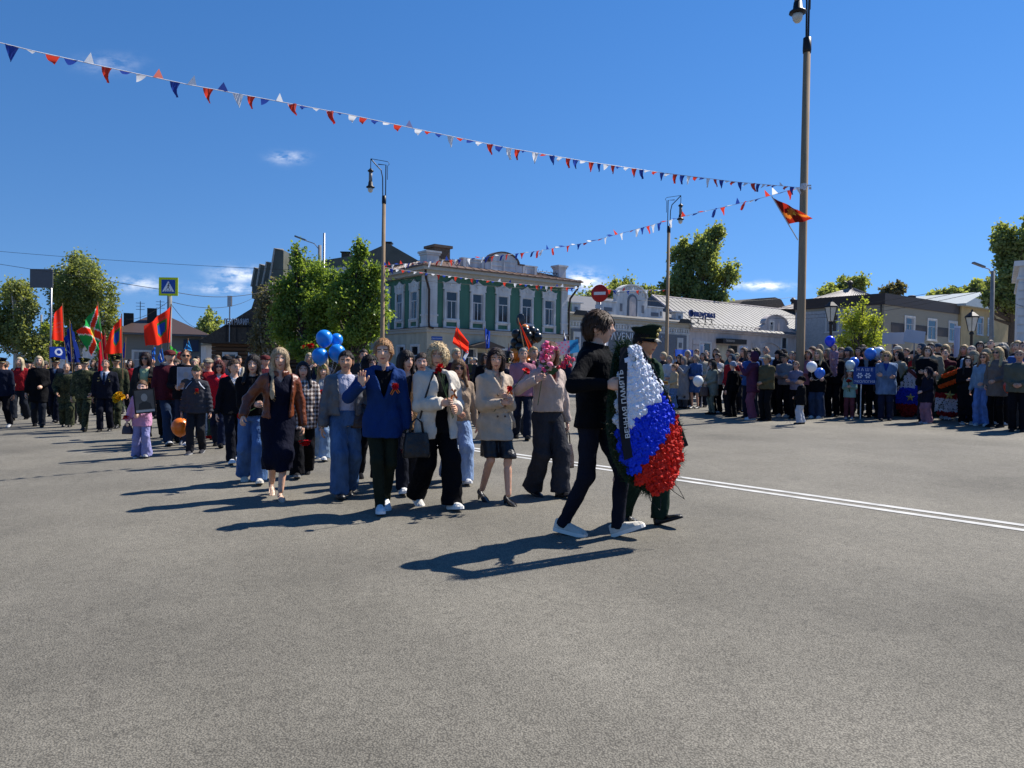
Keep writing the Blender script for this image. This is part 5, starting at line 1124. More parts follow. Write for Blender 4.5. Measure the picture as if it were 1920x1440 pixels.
# ================================================================== trees
def leaf_mat(name, col, tr=.35):
    mt = bpy.data.materials.new(name); mt.use_nodes = True; t = mt.node_tree; t.nodes.clear(); n = t.nodes.new; l = t.links.new
    o = n('ShaderNodeOutputMaterial'); d = n('ShaderNodeBsdfDiffuse'); tl = n('ShaderNodeBsdfTranslucent'); g = n('ShaderNodeBsdfGlossy'); g.inputs['Roughness'].default_value = .35
    ge = n('ShaderNodeNewGeometry'); mr = n('ShaderNodeMapRange'); mr.inputs[3].default_value = .78; mr.inputs[4].default_value = 1.22; l(ge.outputs['Random Per Island'], mr.inputs[0])
    sc = n('ShaderNodeVectorMath'); sc.operation = 'SCALE'; sc.inputs[0].default_value = col; l(mr.outputs[0], sc.inputs['Scale']); l(sc.outputs[0], d.inputs['Color'])
    s2 = n('ShaderNodeVectorMath'); s2.operation = 'MULTIPLY'; l(sc.outputs[0], s2.inputs[0]); s2.inputs[1].default_value = (1.9, 1.7, .7); l(s2.outputs[0], tl.inputs['Color'])
    m1 = n('ShaderNodeMixShader'); m1.inputs[0].default_value = tr; l(d.outputs[0], m1.inputs[1]); l(tl.outputs[0], m1.inputs[2])
    m2 = n('ShaderNodeMixShader'); m2.inputs[0].default_value = .02; l(m1.outputs[0], m2.inputs[1]); l(g.outputs[0], m2.inputs[2]); l(m2.outputs[0], o.inputs[0]); return mt
LEAF = {'lime': leaf_mat('lime_leaf', (.16, .24, .06), .5), 'birch': leaf_mat('birch_leaf', (.20, .24, .10), .52), 'fresh': leaf_mat('fresh_leaf', (.26, .32, .06), .5), 'poplar': leaf_mat('poplar_leaf', (.21, .26, .11), .52), 'grey': leaf_mat('grey_leaf', (.15, .145, .10), .4), 'needle': leaf_mat('needle', (.012, .035, .015), .1)}
BARK = mat('bark', (.09, .07, .055), rough=.95, var=.4, scale=14, bump=.6, bscale=20); BIRCH = mat('birch_bark', (.45, .43, .40), rough=.9, var=.6, scale=7, stretch=(1, 1, 3))
def tree(name, label, base, H_, blobs, n, size, leaf, trunk_r=.18, bark=BARK, seed=1, droop=0.0, up=0.0, group=None, fork=.35, shell=.40, stem=1):
    """blobs: (x, y, z, rx, ry, rz) crown lobes relative to the base; leaves scattered in twig clumps through each lobe"""
    rg = np.random.default_rng(seed); e = empty(name, base, 0, label, 'tree', group); sub = []
    for b in blobs:                       # break every lobe into uneven smaller clumps
        r_ = np.array(b[3:])
        for k in range(6):
            u = rg.normal(size=3); u /= np.linalg.norm(u); c = np.array(b[:3]) + u * r_ * rg.uniform(.35, .95); q = r_ * rg.uniform(.30, .58); sub.append((*c, *q))
    blobs = sub
    vol = np.array([b[3] * b[4] * b[5] for b in blobs]); vol = vol ** .8; cnt = (n * vol / vol.sum()).astype(int)
    mb = MB(); top = max(b[2] for b in blobs)
    tx = rg.normal(0, .02 * H_, 2); pts = [Vector((tx[0] * t * t, tx[1] * t * t, H_ * t * .88)) for t in np.linspace(0, 1, 7)]; mb.tube(pts, [trunk_r * (1.25 if i == 0 else (1 - .85 * i / 6)) for i in range(7)], 8)
    tr = mb.build('trunk', bark, e, True)
    P_ = []; mb = MB()
    for b, k in zip(blobs, cnt):
        c = np.array(b[:3]); r_ = np.array(b[3:])
        f = max(.12, min(fork + .3 * rg.random(), (c[2] - .3 * r_[2]) / H_ * .8)); st = Vector((tx[0] * f * f, tx[1] * f * f, H_ * .88 * f)); en = Vector(c + [0, 0, .3 * r_[2]]); md = st.lerp(en, .5) + Vector((0, 0, -.06 * H_ * .5)) + Vector(rg.normal(0, .02 * H_, 3))
        mb.tube([st, md, en], [trunk_r * .5, trunk_r * .32, .02], 5)
        nt_ = max(4, k // 26); u = rg.normal(size=(nt_, 3)); u /= np.linalg.norm(u, axis=1)[:, None]; rad = (shell + (1 - shell) * rg.random(nt_) ** .6) * (.78 + .5 * rg.random(nt_))
        tc = c + u * rad[:, None] * r_
        for q in tc[: max(3, nt_ // 5)]:
            qv = Vector(q); s2 = en.lerp(md, rg.random() * .8); mb.tube([s2, s2.lerp(qv, .55) + Vector((0, 0, .04 * H_ * .3)), qv], [trunk_r * .13, trunk_r * .08, .008], 4)
        per = k // nt_; sp = .22 * (r_.mean()) ** .5
        lp_ = np.repeat(tc, per, 0) + rg.normal(0, 1, (nt_ * per, 3)) * np.array([sp, sp, sp * (1 + droop + up)]) * (.5 + rg.random((nt_ * per, 1)))
        if droop: lp_[:, 2] -= droop * np.abs(rg.normal(0, .6, len(lp_)))
        P_.append(lp_)
    mb.build('limbs', bark, tr, True)
    Pn = np.concatenate(P_); m_ = len(Pn)
    a = rg.normal(size=(m_, 3)); a[:, 2] = a[:, 2] * (.6 + up) - droop * 1.2 + up * .6; a /= np.linalg.norm(a, axis=1)[:, None]; b_ = rg.normal(size=(m_, 3)); b_ -= a * (a * b_).sum(1)[:, None]; b_ /= np.linalg.norm(b_, axis=1)[:, None]
    s = size * (.6 + .8 * rg.random((m_, 1))); l_ = a * s; w_ = b_ * s * .36
    nrm = np.cross(a, b_); V = np.stack([Pn, Pn + l_ * .5 + w_ + nrm * s * .08, Pn + l_, Pn + l_ * .5 - w_ + nrm * s * .08], 1).reshape(-1, 3)
    Fq = np.arange(m_ * 4).reshape(-1, 4); me = mesh_np('crown', V, Fq, False); o = mobj('crown', me, e, [LEAF[leaf]]); return e
def tpx(name, label, px, D, blobs_px, n, size, leaf, **kw):
    """crown lobes given as image spots (px, py, rx, ry, depth offset) at distance D"""
    b = P(px, 690, D); base = Vector((b.x, b.y, gz(b.x, b.y))); bl = []
    for (x, y, rx, ry, dd) in blobs_px:
        q = P(x, y, D + dd) - base; s = D / FPX; bl.append((q.x, q.y, q.z, rx * s, rx * s * .9, ry * s))
    top = max(b_[2] + b_[5] for b_ in bl); return tree(name, label, base, top, bl, n, size, leaf, **kw)
tpx('birch_tree', 'tall drooping birch on the left with round crown', 150, 62, [(150, 500, 42, 28, 0), (120, 530, 34, 34, 1), (185, 535, 36, 36, -1), (150, 560, 50, 40, 0), (200, 580, 26, 40, 1), (115, 585, 26, 34, 0), (160, 610, 46, 40, 0), (150, 480, 26, 14, 1)], 26000, .21, 'birch', trunk_r=.28, bark=BIRCH, seed=3, droop=.55)
tpx('birch_tree', 'shorter birch at the far left edge of the square', 30, 58, [(35, 540, 26, 20, 0), (20, 575, 34, 36, 1), (55, 580, 22, 36, 0), (5, 620, 38, 46, 0), (50, 640, 30, 40, 0), (70, 655, 14, 22, 0)], 17000, .21, 'birch', trunk_r=.24, bark=BIRCH, seed=4, droop=.55)
tpx('young_birch', 'thin pale tree between the left birches', 92, 70, [(92, 610, 14, 30, 0), (88, 645, 22, 24, 0), (100, 640, 18, 26, 0)], 2200, .30, 'fresh', trunk_r=.1, seed=5, droop=.3)
tpx('birch_tree', 'small birch behind the marching flags', 222, 72, [(215, 640, 18, 30, 0), (200, 665, 26, 26, 0)], 4000, .22, 'birch', trunk_r=.12, bark=BIRCH, seed=14, droop=.4)
tpx('far_poplar', 'small sparse poplar behind the letter sign', 387, 95, [(380, 612, 14, 18, 0), (395, 606, 16, 20, 0), (388, 625, 24, 14, 0)], 2200, .4, 'poplar', trunk_r=.15, seed=6, up=1.0)
tpx('linden_tree', 'dense green linden left of the lamp post, tallest twigs at its left', 575, 41, [(560, 490, 16, 32, 0), (575, 530, 38, 32, 0), (545, 560, 30, 36, 0), (600, 520, 26, 36, 1), (590, 580, 46, 40, 0), (545, 610, 32, 34, 0), (600, 630, 42, 30, 0), (557, 468, 5, 14, 0)], 19000, .165, 'lime', trunk_r=.17, seed=7, up=.25)
tpx('linden_tree', 'dense green linden just behind the left lamp post', 670, 39, [(676, 490, 14, 34, 0), (660, 520, 28, 30, 0), (690, 530, 24, 34, 0), (655, 560, 36, 34, 0), (695, 575, 30, 34, 0), (660, 605, 46, 32, 0), (690, 625, 36, 24, 0), (625, 540, 22, 40, 1), (670, 462, 6, 16, 0)], 19000, .165, 'lime', trunk_r=.17, seed=8, up=.25)
tpx('weeping_tree', 'bare-looking grey-green weeping tree beside the letter sign', 505, 50, [(510, 545, 22, 26, 0), (500, 580, 30, 34, 0), (520, 600, 22, 36, 0), (490, 625, 26, 34, 0), (512, 645, 26, 30, 0)], 11000, .18, 'grey', trunk_r=.16, bark=BIRCH, seed=9, droop=.7)
tpx('poplar_tree', 'big poplar rising above the low white shop', 1310, 88, [(1335, 465, 34, 34, 0), (1290, 475, 30, 28, 1), (1345, 505, 36, 34, 0), (1290, 520, 34, 30, 0), (1320, 545, 40, 28, 0), (1260, 535, 22, 20, 0), (1262, 560, 24, 16, 0), (1345, 440, 20, 14, 0)], 20000, .36, 'poplar', trunk_r=.4, seed=10, up=.5)
tpx('poplar_hedge', 'row of bushy treetops behind the shop attic', 1150, 92, [(1120, 560, 34, 16, 0), (1165, 552, 34, 20, 0), (1205, 556, 34, 16, 0), (1090, 572, 20, 10, 0), (1235, 562, 20, 12, 0), (1215, 575, 30, 16, 0)], 9000, .36, 'poplar', trunk_r=.3, seed=11, up=1.0)
tpx('far_tree', 'round treetop behind the pale tin roof', 1578, 105, [(1560, 542, 24, 14, 0), (1600, 540, 28, 16, 0), (1580, 555, 40, 14, 0)], 6500, .4, 'poplar', trunk_r=.3, seed=12, up=.2)
tpx('far_tree', 'faint pale treetop right of the roof vent', 1675, 110, [(1665, 545, 16, 10, 0), (1682, 540, 12, 10, 0)], 1200, .5, 'grey', trunk_r=.2, seed=13, up=.4)
tpx('far_tree', 'low bush tops over the beige office', 1790, 95, [(1770, 555, 20, 10, 0), (1800, 552, 24, 12, 0), (1830, 545, 24, 18, 0), (1745, 560, 14, 8, 0)], 3500, .5, 'poplar', trunk_r=.3, seed=15, up=.4)
tpx('poplar_tree', 'tall poplar at the right edge beside the concrete pole', 1895, 66, [(1900, 450, 36, 30, 0), (1885, 480, 30, 26, 0), (1910, 500, 36, 36, 0), (1885, 535, 36, 30, 0), (1905, 560, 40, 24, 0), (1930, 430, 30, 26, 0), (1860, 560, 26, 14, 0)], 14000, .3, 'poplar', trunk_r=.35, seed=16, up=.2)
tpx('young_linden', 'young yellow-green tree standing behind the spectators', 1612, 29, [(1615, 575, 14, 18, 0), (1600, 600, 24, 18, 0), (1632, 598, 22, 20, 0), (1612, 622, 34, 18, 0), (1590, 640, 26, 14, 0), (1635, 638, 26, 14, 0), (1610, 650, 34, 12, 0)], 6500, .085, 'fresh', trunk_r=.06, seed=17, up=.3)
tpx('shrub', 'dark shrub under the lindens', 640, 40, [(600, 655, 40, 22, 0), (660, 655, 44, 20, 0), (560, 660, 30, 18, 0)], 5000, .2, 'lime', trunk_r=.08, seed=18)
# ================================================================== the marchers near the camera
def dk(c): return c
# shared small meshes
def ruffle(n, seed, r=1.0, spike=.35, sub=2):
    bm = bmesh.new(); bmesh.ops.create_icosphere(bm, subdivisions=sub, radius=1)
    rg = random.Random(seed); ph = [(rg.uniform(4, 9), rg.uniform(4, 9), rg.uniform(4, 9), rg.uniform(0, 6)) for _ in range(4)]
    for v in bm.verts:
        k = 1 + spike * (sum(math.sin(a * v.co.x + b * v.co.y + c * v.co.z + d) for a, b, c, d in ph) / 4 + rg.uniform(-.55, .55)); v.co *= r * k
    me = bpy.data.meshes.new('flower'); bm.to_mesh(me); bm.free(); return me
def carn_head(seed):
    """ruffled carnation: rings of notched petals on a small cup"""
    rg = np.random.default_rng(seed); V = []; F = []
    for ring, (n, rad, h, tilt) in enumerate([(9, .034, .0, .25), (9, .030, .010, .6), (7, .022, .018, .95), (5, .012, .024, 1.3)]):
        for k in range(n):
            a = 2 * math.pi * (k + .5 * (ring % 2)) / n + rg.normal(0, .1); c_, s_ = math.cos(a), math.sin(a); w_ = rad * .62
            o = np.array([c_ * .004, s_ * .004, h - .006]); out = np.array([c_ * math.cos(tilt), s_ * math.cos(tilt), math.sin(tilt)]); sd_ = np.array([-s_, c_, 0]); up_ = np.array([-c_ * math.sin(tilt), -s_ * math.sin(tilt), math.cos(tilt)])
            b = len(V)
            V += [o, o + out * rad * .6 + sd_ * w_ * .7, o + out * rad + sd_ * w_ * .5 + up_ * rg.normal(0, .004), o + out * rad * .86 + up_ * rg.normal(0.003, .004), o + out * rad * 1.03 - sd_ * w_ * .5 + up_ * rg.normal(0, .004), o + out * rad * .6 - sd_ * w_ * .7]
            F += [(b, b + 1, b + 2, b + 3), (b, b + 3, b + 4, b + 5)]
    return poly_mesh('flower_head', V, F, False)
CARN = [carn_head(i) for i in range(4)]
PETAL = mat('petal', objcol=True, rough=.7, var=.25, scale=40, spec=.2, sss=.1); STEM = mat('stem_green', (.05, .10, .03), rough=.6)
def align(pos, d, s=1.0):
    return Matrix.Translation(pos) @ Vector(d).normalized().to_track_quat('Z', 'Y').to_matrix().to_4x4() @ Matrix.Scale(s, 4)
def carnation(label, hand, d, ln=.42, back=.12, col='#c8101c', heads=1, group='carnations carried by the marchers', scale=1.15, spread=.16):
    """stems through the hand, flower heads at the end of direction d"""
    d = Vector(d).normalized(); e = empty('carnation' if heads == 1 else 'carnation_bunch', hand, 0, label, 'flowers', group)
    for i in range(heads):
        q = (d + Vector((rnd.uniform(-1, 1), rnd.uniform(-1, 1), rnd.uniform(-.6, .6))) * (spread if heads > 1 else 0)).normalized(); tip = q * ln * rnd.uniform(.9, 1.05)
        mb = MB(); mb.tube([-q * back, q * ln * .5 + Vector((rnd.uniform(-.01, .01), 0, 0)), tip], .0035, 5); st = mb.build('stem', STEM, e)
        o = mobj('flower_head', rnd.choice(CARN), st, [PETAL], col); o.matrix_local = align(tip, q, scale * rnd.uniform(.9, 1.1))
        mb = MB(); mb.lathe([(.004, -.03), (.011, -.022), (.013, .0), (.008, .004)], 6, align(tip, q)); mb.build('calyx', STEM, st)
        mb = MB()
        for t in (.3, .6): a = q * ln * t; mb.add([a, a + q * .07 + q.orthogonal() * .03, a + q * .09 + q.orthogonal() * .035, a + q * .05 + q.orthogonal() * .015], [(0, 1, 2, 3)])
        mb.build('leaf', STEM, st)
    return e
def balloon(label, c, r, col, tie=None, group='party balloons', tilt=(0, 0)):
    e = empty('balloon', c, 0, label, 'balloon', group); mb = MB(); pr = []
    for i in range(15):
        a = math.pi * i / 14; z = -math.cos(a); pr.append((max(.002, r * math.sin(a) * (1 - .10 * (z < 0) * z * z)), r * z * (1.18 if z < 0 else 1.02)))
    mb.lathe(pr, 20); mb.build('skin', BALLOON, e, True, col); mb = MB(); mb.lathe([(.004, -r * 1.16), (.012, -r * 1.22), (.016, -r * 1.26)], 8); mb.build('knot', BALLOON, e, True, col)
    e.rotation_euler = (tilt[0], tilt[1], 0)
    if tie is not None:
        a = Vector((0, 0, -r * 1.24)); b = e.rotation_euler.to_matrix().inverted() @ (Vector(tie) - Vector(c)); mb = MB(); mb.tube([a, a.lerp(b, .5) + Vector((.01, .01, -.02)), b], .002, 4); mb.build('ribbon_string', PAINT, e, color='#cfcfcf')
    return e
def bow(p, x=.07, z=1.27, y=None, red=1):
    """orange and black ribbon bow, with a red flower, pinned on the chest"""
    f = p.fig; yy = y if y is not None else -.165; e = empty('ribbon_bow'); e.parent = p.e; e.location = Vector(f['T']((x, yy, z + f['dz'])))
    for (a, l_) in ((35, .07), (-30, .085), (150, .05), (210, .055)):
        for k, c in enumerate(('#d9701a', '#141210', '#d9701a')):
            d = Vector((math.sin(R(a)), -.2, -math.cos(R(a)))); s = Vector((math.cos(R(a)), 0, math.sin(R(a)))); o = s * (k - 1) * .009
            mb = MB(); mb.add([o - s * .0044, o + s * .0044, o + s * .0044 + d * l_, o - s * .0044 + d * l_ * .9], [(0, 1, 2, 3)]); mb.build('ribbon', PAINT, e, color=c)
    if red:
        o = mobj('flower_head', CARN[0], e, [PETAL], '#c8182a'); o.matrix_local = align(Vector((0, -.012, .01)), (0, -1, .2), 1.0)
def part_on(p, name, mb, mats, color=None, smooth=False):
    o = mb.build(name, mats, p.e, smooth, color); return o
def handbag(label, hand, w_, h, d, col, strap=.12, yaw=0, group=None):
    e = empty('handbag', (hand.x, hand.y, hand.z - strap - h), yaw, label, 'bag', group); mb = MB(); st = [(1.0, 0), (1.05, .08), (1.0, .5), (.86, .95), (.80, 1.0)]; V = []
    for k, z in st:
        for (a, b) in ((-1, -.6), (-.85, -1), (.85, -1), (1, -.6), (1, .6), (.85, 1), (-.85, 1), (-1, .6)): V.append((a * w_ / 2 * k, b * d / 2 * (1 if z < .6 else .6), z * h))
    mb.add(V, [(i * 8 + j, i * 8 + (j + 1) % 8, (i + 1) * 8 + (j + 1) % 8, (i + 1) * 8 + j) for i in range(4) for j in range(8)] + [tuple(range(8))[::-1], tuple(32 + j for j in range(8))]); mb.build('bag_body', LEATHER, e, True, col)
    for s in (-1, 1):
        mb = MB(); mb.tube([(-w_ * .28, s * d * .2, h * .9), (-w_ * .2, s * d * .15, h + strap * .7), (0, 0, h + strap), (w_ * .2, s * d * .15, h + strap * .7), (w_ * .28, s * d * .2, h * .9)], .008, 6); mb.build('handle', LEATHER, e, True, col)
    return e
G1 = 'marchers in the front rows of the procession'
BLK = '#17171a'
# 1 the young man with the wreath
man = solo('tall young man in black jacket and navy trousers carrying the wreath, white sneakers', (1112, 1004), 580, 62, dict(skin='#cfa288', hair='#4a3526', shoes='#cfc8bc', sole='#e9e5dc'), G1, sex='m', feet=((.05, .22, -24), (-.06, -.23, 6)),
           arms=((.0, -.26, 1.22), (-.40, -.24, 1.20)), head=(14, -2, 0), top=dict(col='#0f1014', th=.026, loose=.7, hem=.86, collar=.03, sleeve=.058, fold=.007), under=dict(col='#c9c9cc', neck=1.485), bottom=dict(kind='slim', col='#1b1d28'), hair=dict(style='short', fringe=1, vol=.018), smile=.1, res=.011)
# 2 the soldier
sol = solo('young soldier in dark green dress uniform and peaked cap holding the wreath', (1202, 982), 598, 46, dict(skin='#c2906f', hair='#3a2a20', shoes='#121212', sole='#0a0a0a', hat='#1d2a20', visor='#050505'), G1, sex='m', feet=((.06, .19, -22), (-.07, -.16, 10)),
           arms=((-.06, -.28, 1.12), (-.24, -.25, 1.04)), head=(-4, 4, 0), top=dict(col='#22382a', hem=.80, open=(1.26, .0, .33), lapel=1, collar=.02, th=.022, sleeve=.060, fold=.006, placket=1), under=dict(col='#8b8768'), bottom=dict(kind='straight', col='#1f3026'), hair=dict(style='crop', vol=.004), hat=dict(style='peaked'), shoes='shoe', smile=.1, res=.012)
f = sol.fig
for s in (1, -1):                                   # shoulder boards, collar tabs, buttons, name strip
    mb = MB(); c = f['T']((s * .13, .005, 1.462 + f['dz'])); mb.box(c, (.13, .055, .012), M=Matrix.Rotation(R(14) * s, 4, 'Y')); part_on(sol, 'shoulder_board', mb, PAINT, '#4a5238')
for i in range(4):
    mb = MB(); c = f['T']((.012, -.15, 1.14 - i * .09 + f['dz'])); mb.lathe([(.002, -.006), (.011, -.004), (.009, .004), (.002, .007)], 8, Matrix.Translation(c) @ Matrix.Rotation(R(90), 4, 'X')); part_on(sol, 'button', mb, PLASTIC, '#b59a45', True)
mb = MB(); c = f['T']((.085, -.150, 1.265 + f['dz'])); mb.box(c, (.10, .012, .028), M=Matrix.Rotation(R(-18), 4, 'Z')); part_on(sol, 'name_strip', mb, PAINT, '#c9a12c')
mb = MB(); c = f['T']((.085, -.157, 1.265 + f['dz'])); mb.box(c, (.075, .012, .012), M=Matrix.Rotation(R(-18), 4, 'Z')); part_on(sol, 'strip_text', mb, PAINT, '#7a2318')
# 3 woman with the pink blossom
wp = solo('woman in pale fleece jacket and dark grey wide trousers holding pink blossom', (1024, 930), 640, 32, dict(skin='#cc9f86', hair='#6a4630', shoes='#16161a', sole='#0c0c0c'), G1, sex='f', feet=((.09, .16, -8), (-.09, -.16, 10)), arms=((.27, -.02, .82), (-.31, -.20, 1.33)),
          head=(-26, 2, 0), top=dict(col='#b5a49a', hem=.97, th=.034, loose=.8, sleeve=.064, open=(1.30, .005, .45), lapel=1, collar=.03), under=dict(col='#8a3a2c', neck=1.51, hem=1.2), bottom=dict(kind='wide', col='#35353a'), hair=dict(style='bob', vol=.018), shoes='shoe', smile=.4)
handbag('dark taupe leather handbag hanging from the hand of the grey-trousered woman', wp.hand['L'][0], .19, .26, .11, '#3d302c', .17, R(40))
h = wp.hand['R'][0]
bl = empty('blossom_bouquet', h, 0, 'tall bunch of pink artificial blossom held up before the woman', 'flowers')
BLOS = [ruffle(0, i, 1, .5, 1) for i in range(3)]
for (sx, sz, n, dy) in ((.02, .33, 34, 0), (.16, .20, 14, -.02)):
    tip = Vector((sx * 1.6, dy, sz)); mb = MB(); mb.tube([Vector((-.04, .0, -.28)), Vector((0, 0, 0)), tip * .6, tip], .004, 5); st = mb.build('branch', STEM, bl)
    for i in range(n):
        t = rnd.uniform(.32 if sx < .1 else .75, 1.06); q = tip * t + Vector((rnd.gauss(0, .045), rnd.gauss(0, .04), rnd.gauss(0, .03))); o = mobj('blossom', rnd.choice(BLOS), st, [PETAL], rnd.choice(['#e86f98', '#f08fb0', '#e25a88', '#f3a7c0', '#d84f7c'] if sx < .1 else ['#d8365a', '#e25a78', '#c92848'])); o.location = q; k = rnd.uniform(.018, .028); o.scale = (k, k, k * .8); o.rotation_euler = (rnd.uniform(0, 6), rnd.uniform(0, 6), 0)
    mb = MB()
    for i in range(8): q = tip * rnd.uniform(.2, .45) + Vector((rnd.gauss(0, .03), rnd.gauss(0, .02), 0)); mb.add([q, q + Vector((.03, .0, .02)), q + Vector((.06, .01, .0)), q + Vector((.03, 0, -.015))], [(0, 1, 2, 3)])
    mb.build('leaf_spray', STEM, st)
# 4 woman in the trench coat
wt = solo('dark-haired woman in belted beige trench coat, black leather skirt and pumps', (924, 940), 650, 30, dict(skin='#c99a80', hair='#2b1a1a', shoes='#101012'), G1, sex='f', feet=((.05, .24, -4), (-.08, -.16, 6)), arms=((.04, -.25, 1.19), (-.05, -.26, 1.15)),
          head=(-26, 4, 0), top=dict(name='trench_coat', col='#c0ae9a', hem=.72, flare=.16, belt=1.06, collar=.035, open=(1.30, .0, .36), lapel=1, th=.026, sleeve=.066, fold=.007), under=dict(col='#b9a68e', neck=1.545), bottom=dict(kind='skirt', hem=.52, col='#14141a', mat=LEATHER, ease=.0), hair=dict(style='bob', vol=.012, ln=.02), shoes='pump', smile=.2)
mb = MB(); mb.tube([wt.fig['T']((.16, -.06, 1.05)), (.21, -.09, .92), (.24, -.06, .84)], .018, 4, ell=.25); part_on(wt, 'belt_end', mb, CLOTH, '#b3a08c')
for i in range(3):
    for s in (-.045, .05):
        mb = MB(); c = wt.fig['T']((s, -.168, 1.22 - i * .12)); mb.lathe([(.002, -.006), (.013, -.004), (.011, .005), (.002, .007)], 8, Matrix.Translation(c) @ Matrix.Rotation(R(90), 4, 'X')); part_on(wt, 'button', mb, PLASTIC, '#5d4a3a', True)
bow(wt, .10, 1.29, -.158)
carnation('single red carnation held across the trench coat', wt.hand['L'][0], (.55, -.35, .72), .34, .2)
# 5 curly blond woman
wc = solo('woman with curly blond hair, open cream jacket and black wide trousers', (815, 950), 642, 32, dict(skin='#c79a7e', hair='#cdb48a', shoes='#dedad2', sole='#ecebe6'), G1, sex='f', girth=1.12, feet=((.08, .26, -10), (-.10, -.30, 26)), arms=((.10, -.27, 1.08), (-.08, -.27, 1.14)),
          head=(-30, 2, 0), top=dict(col='#cdc5b8', hem=.76, loose=1, th=.040, sleeve=.078, open=(.6, .075, .0), fold=.011, collar=.02), under=dict(col='#161618', th=.010, hem=.8), bottom=dict(kind='wide', col='#101014', fold=.009), hair=dict(style='curly', vol=.024), smile=.5)
mb = MB(); mb.tube([wc.fig['T']((-.10, -.14, 1.44)), wc.fig['T']((-.19, -.15, 1.2)), wc.fig['T']((-.235, -.10, .95))], .012, 5, ell=.4); part_on(wc, 'shoulder_strap', mb, LEATHER, '#18181a')
handbag('black leather handbag at the hip of the curly blond woman', wc.C(-.27, -.10, .98), .25, .24, .12, '#16161a', .14, R(20))
carnation('pair of red carnations held by the curly blond woman', wc.hand['R'][0], (-.30, -.25, .92), .36, .16, heads=2)
bow(wc, .10, 1.24, -.20, 0)
# 6 woman in the blue blazer, waving
wb = solo('smiling woman in royal blue blazer waving with raised hand', (715, 955), 633, 14, dict(skin='#d0a488', hair='#a3794f', shoes='#e4e4e4', sole='#f2f2f2'), G1, sex='f', feet=((.05, -.10, 14), (-.03, .20, -6)), arms=((.27, -.04, .80), (-.22, -.20, 1.29)),
          hands=(None, ((-.05, -.1, 1), (.1, -1, .1), .05, 1.0)), head=(-12, 2, -3), top=dict(name='blazer', col='#1c3668', hem=.76, flare=.07, open=(1.16, .0, .33), lapel=1, collar=.025, th=.026, sleeve=.062, placket=1), under=dict(col='#111318', neck=1.47), bottom=dict(kind='slim', col='#262a20', fold=.005), hair=dict(style='tail', vol=.014), smile=1.0, res=.012)
bow(wb, .11, 1.27, -.155)
carnation('small bunch of red carnations hanging from the blue-blazered woman', wb.hand['L'][0] , (.1, -.25, -1), .16, .1, heads=3, spread=.3)
# 7 girl in grey jacket and wide jeans
wg = solo('girl in grey cropped jacket over pale hoodie with wide blue jeans', (645, 930), 655, 24, dict(skin='#bd8e70', hair='#241a16', shoes='#17181c', sole='#101010'), G1, sex='f', girth=1.08, feet=((.09, -.20, 18), (-.09, .18, -8)), arms=((.26, -.08, .92), 'down'), head=(-18, 2, 0),
          top=dict(col='#54555a', hem=.98, loose=1, th=.042, sleeve=.074, open=(.9, .085, .05), fold=.009, mat=LEATHER), under=dict(col='#b7b6c6', th=.016, hood=1, neck=1.49, hem=.94), bottom=dict(kind='wide', col='#48658c', mat=DENIM), hair=dict(style='back', vol=.008), shoes='shoe', smile=.8)
mb = MB(); mb.lathe([(.002, -.004), (.03, -.002), (.03, .004), (.002, .006)], 14, Matrix.Translation(wg.fig['T']((.07, -.172, 1.26))) @ Matrix.Rotation(R(90), 4, 'X')); part_on(wg, 'badge', mb, PAINT, '#b9a9bf')
hb = handbag('dark brown shoulder bag under the arm of the girl in grey', wg.C(.20, -.10, 1.12), .26, .16, .08, '#2e1a1c', .10, R(15))
carnation('red carnation in the hand of the girl in grey', wg.hand['L'][0], (.2, -.5, .6), .14, .1)
# 8 woman in brown leather jacket
wl = solo('woman with long blond hair, brown leather jacket and navy dress', (520, 930), 650, 26, dict(skin='#c99c82', hair='#b59d7c', shoes='#c9ab94'), G1, sex='f', girth=1.04, feet=((-.01, .28, -10), (-.04, -.24, 22)), arms=((.28, -.02, .86), (-.40, -.10, .98)), head=(-12, 0, -5), lean=.02,
          top=dict(col='#70391f', hem=.96, mat=LEATHER, open=(.9, .095, .06), lapel=1, loose=.5, th=.026, collar=.03, sleeve=.062), bottom=dict(kind='dress', hem=.34, col='#141626', ease=.01, width=.95), hair=dict(style='long', len=.26, vol=.016, front=-1), shoes='pump', smile=.6, res=.012)
# 9 girl in black jacket and jeans
g9 = solo('girl in black cropped jacket and loose blue jeans, off-white sneakers', (472, 905), 664, 24, dict(skin='#cda288', hair='#231a19', shoes='#d6cec0', sole='#e2dccf'), G1, sex='f', feet='walkL', arms=('down', (.0, -.26, 1.10)), head=(-12, 0, 0), top=dict(col='#131317', hem=.94, loose=.8, th=.032, sleeve=.064), bottom=dict(kind='wide', col='#4a6a99', mat=DENIM), hair=dict(style='long', len=.06, vol=.016), smile=.8)
carnation('dark-stemmed carnation held low by the girl in the black cropped jacket', g9.hand['R'][0], (-.5, -.5, -.35), .30, .1)
# 10 girl in black with white collar
solo('girl with tied-back hair in black jacket showing a white collar', (437, 868), 672, 30, dict(skin='#c99d84', hair='#54402f', shoes='#dddddd', sole='#e8e8e8'), G1, sex='f', feet='walkR', arms=('fwd', 'down'), head=(25, 4, 0), top=dict(col='#14151a', hem=.84, loose=.5, open=(1.3, .0, .4)), under=dict(col='#d5d5d8', neck=1.50), bottom=dict(kind='straight', col='#181a22'), hair=dict(style='back'), smile=.1)
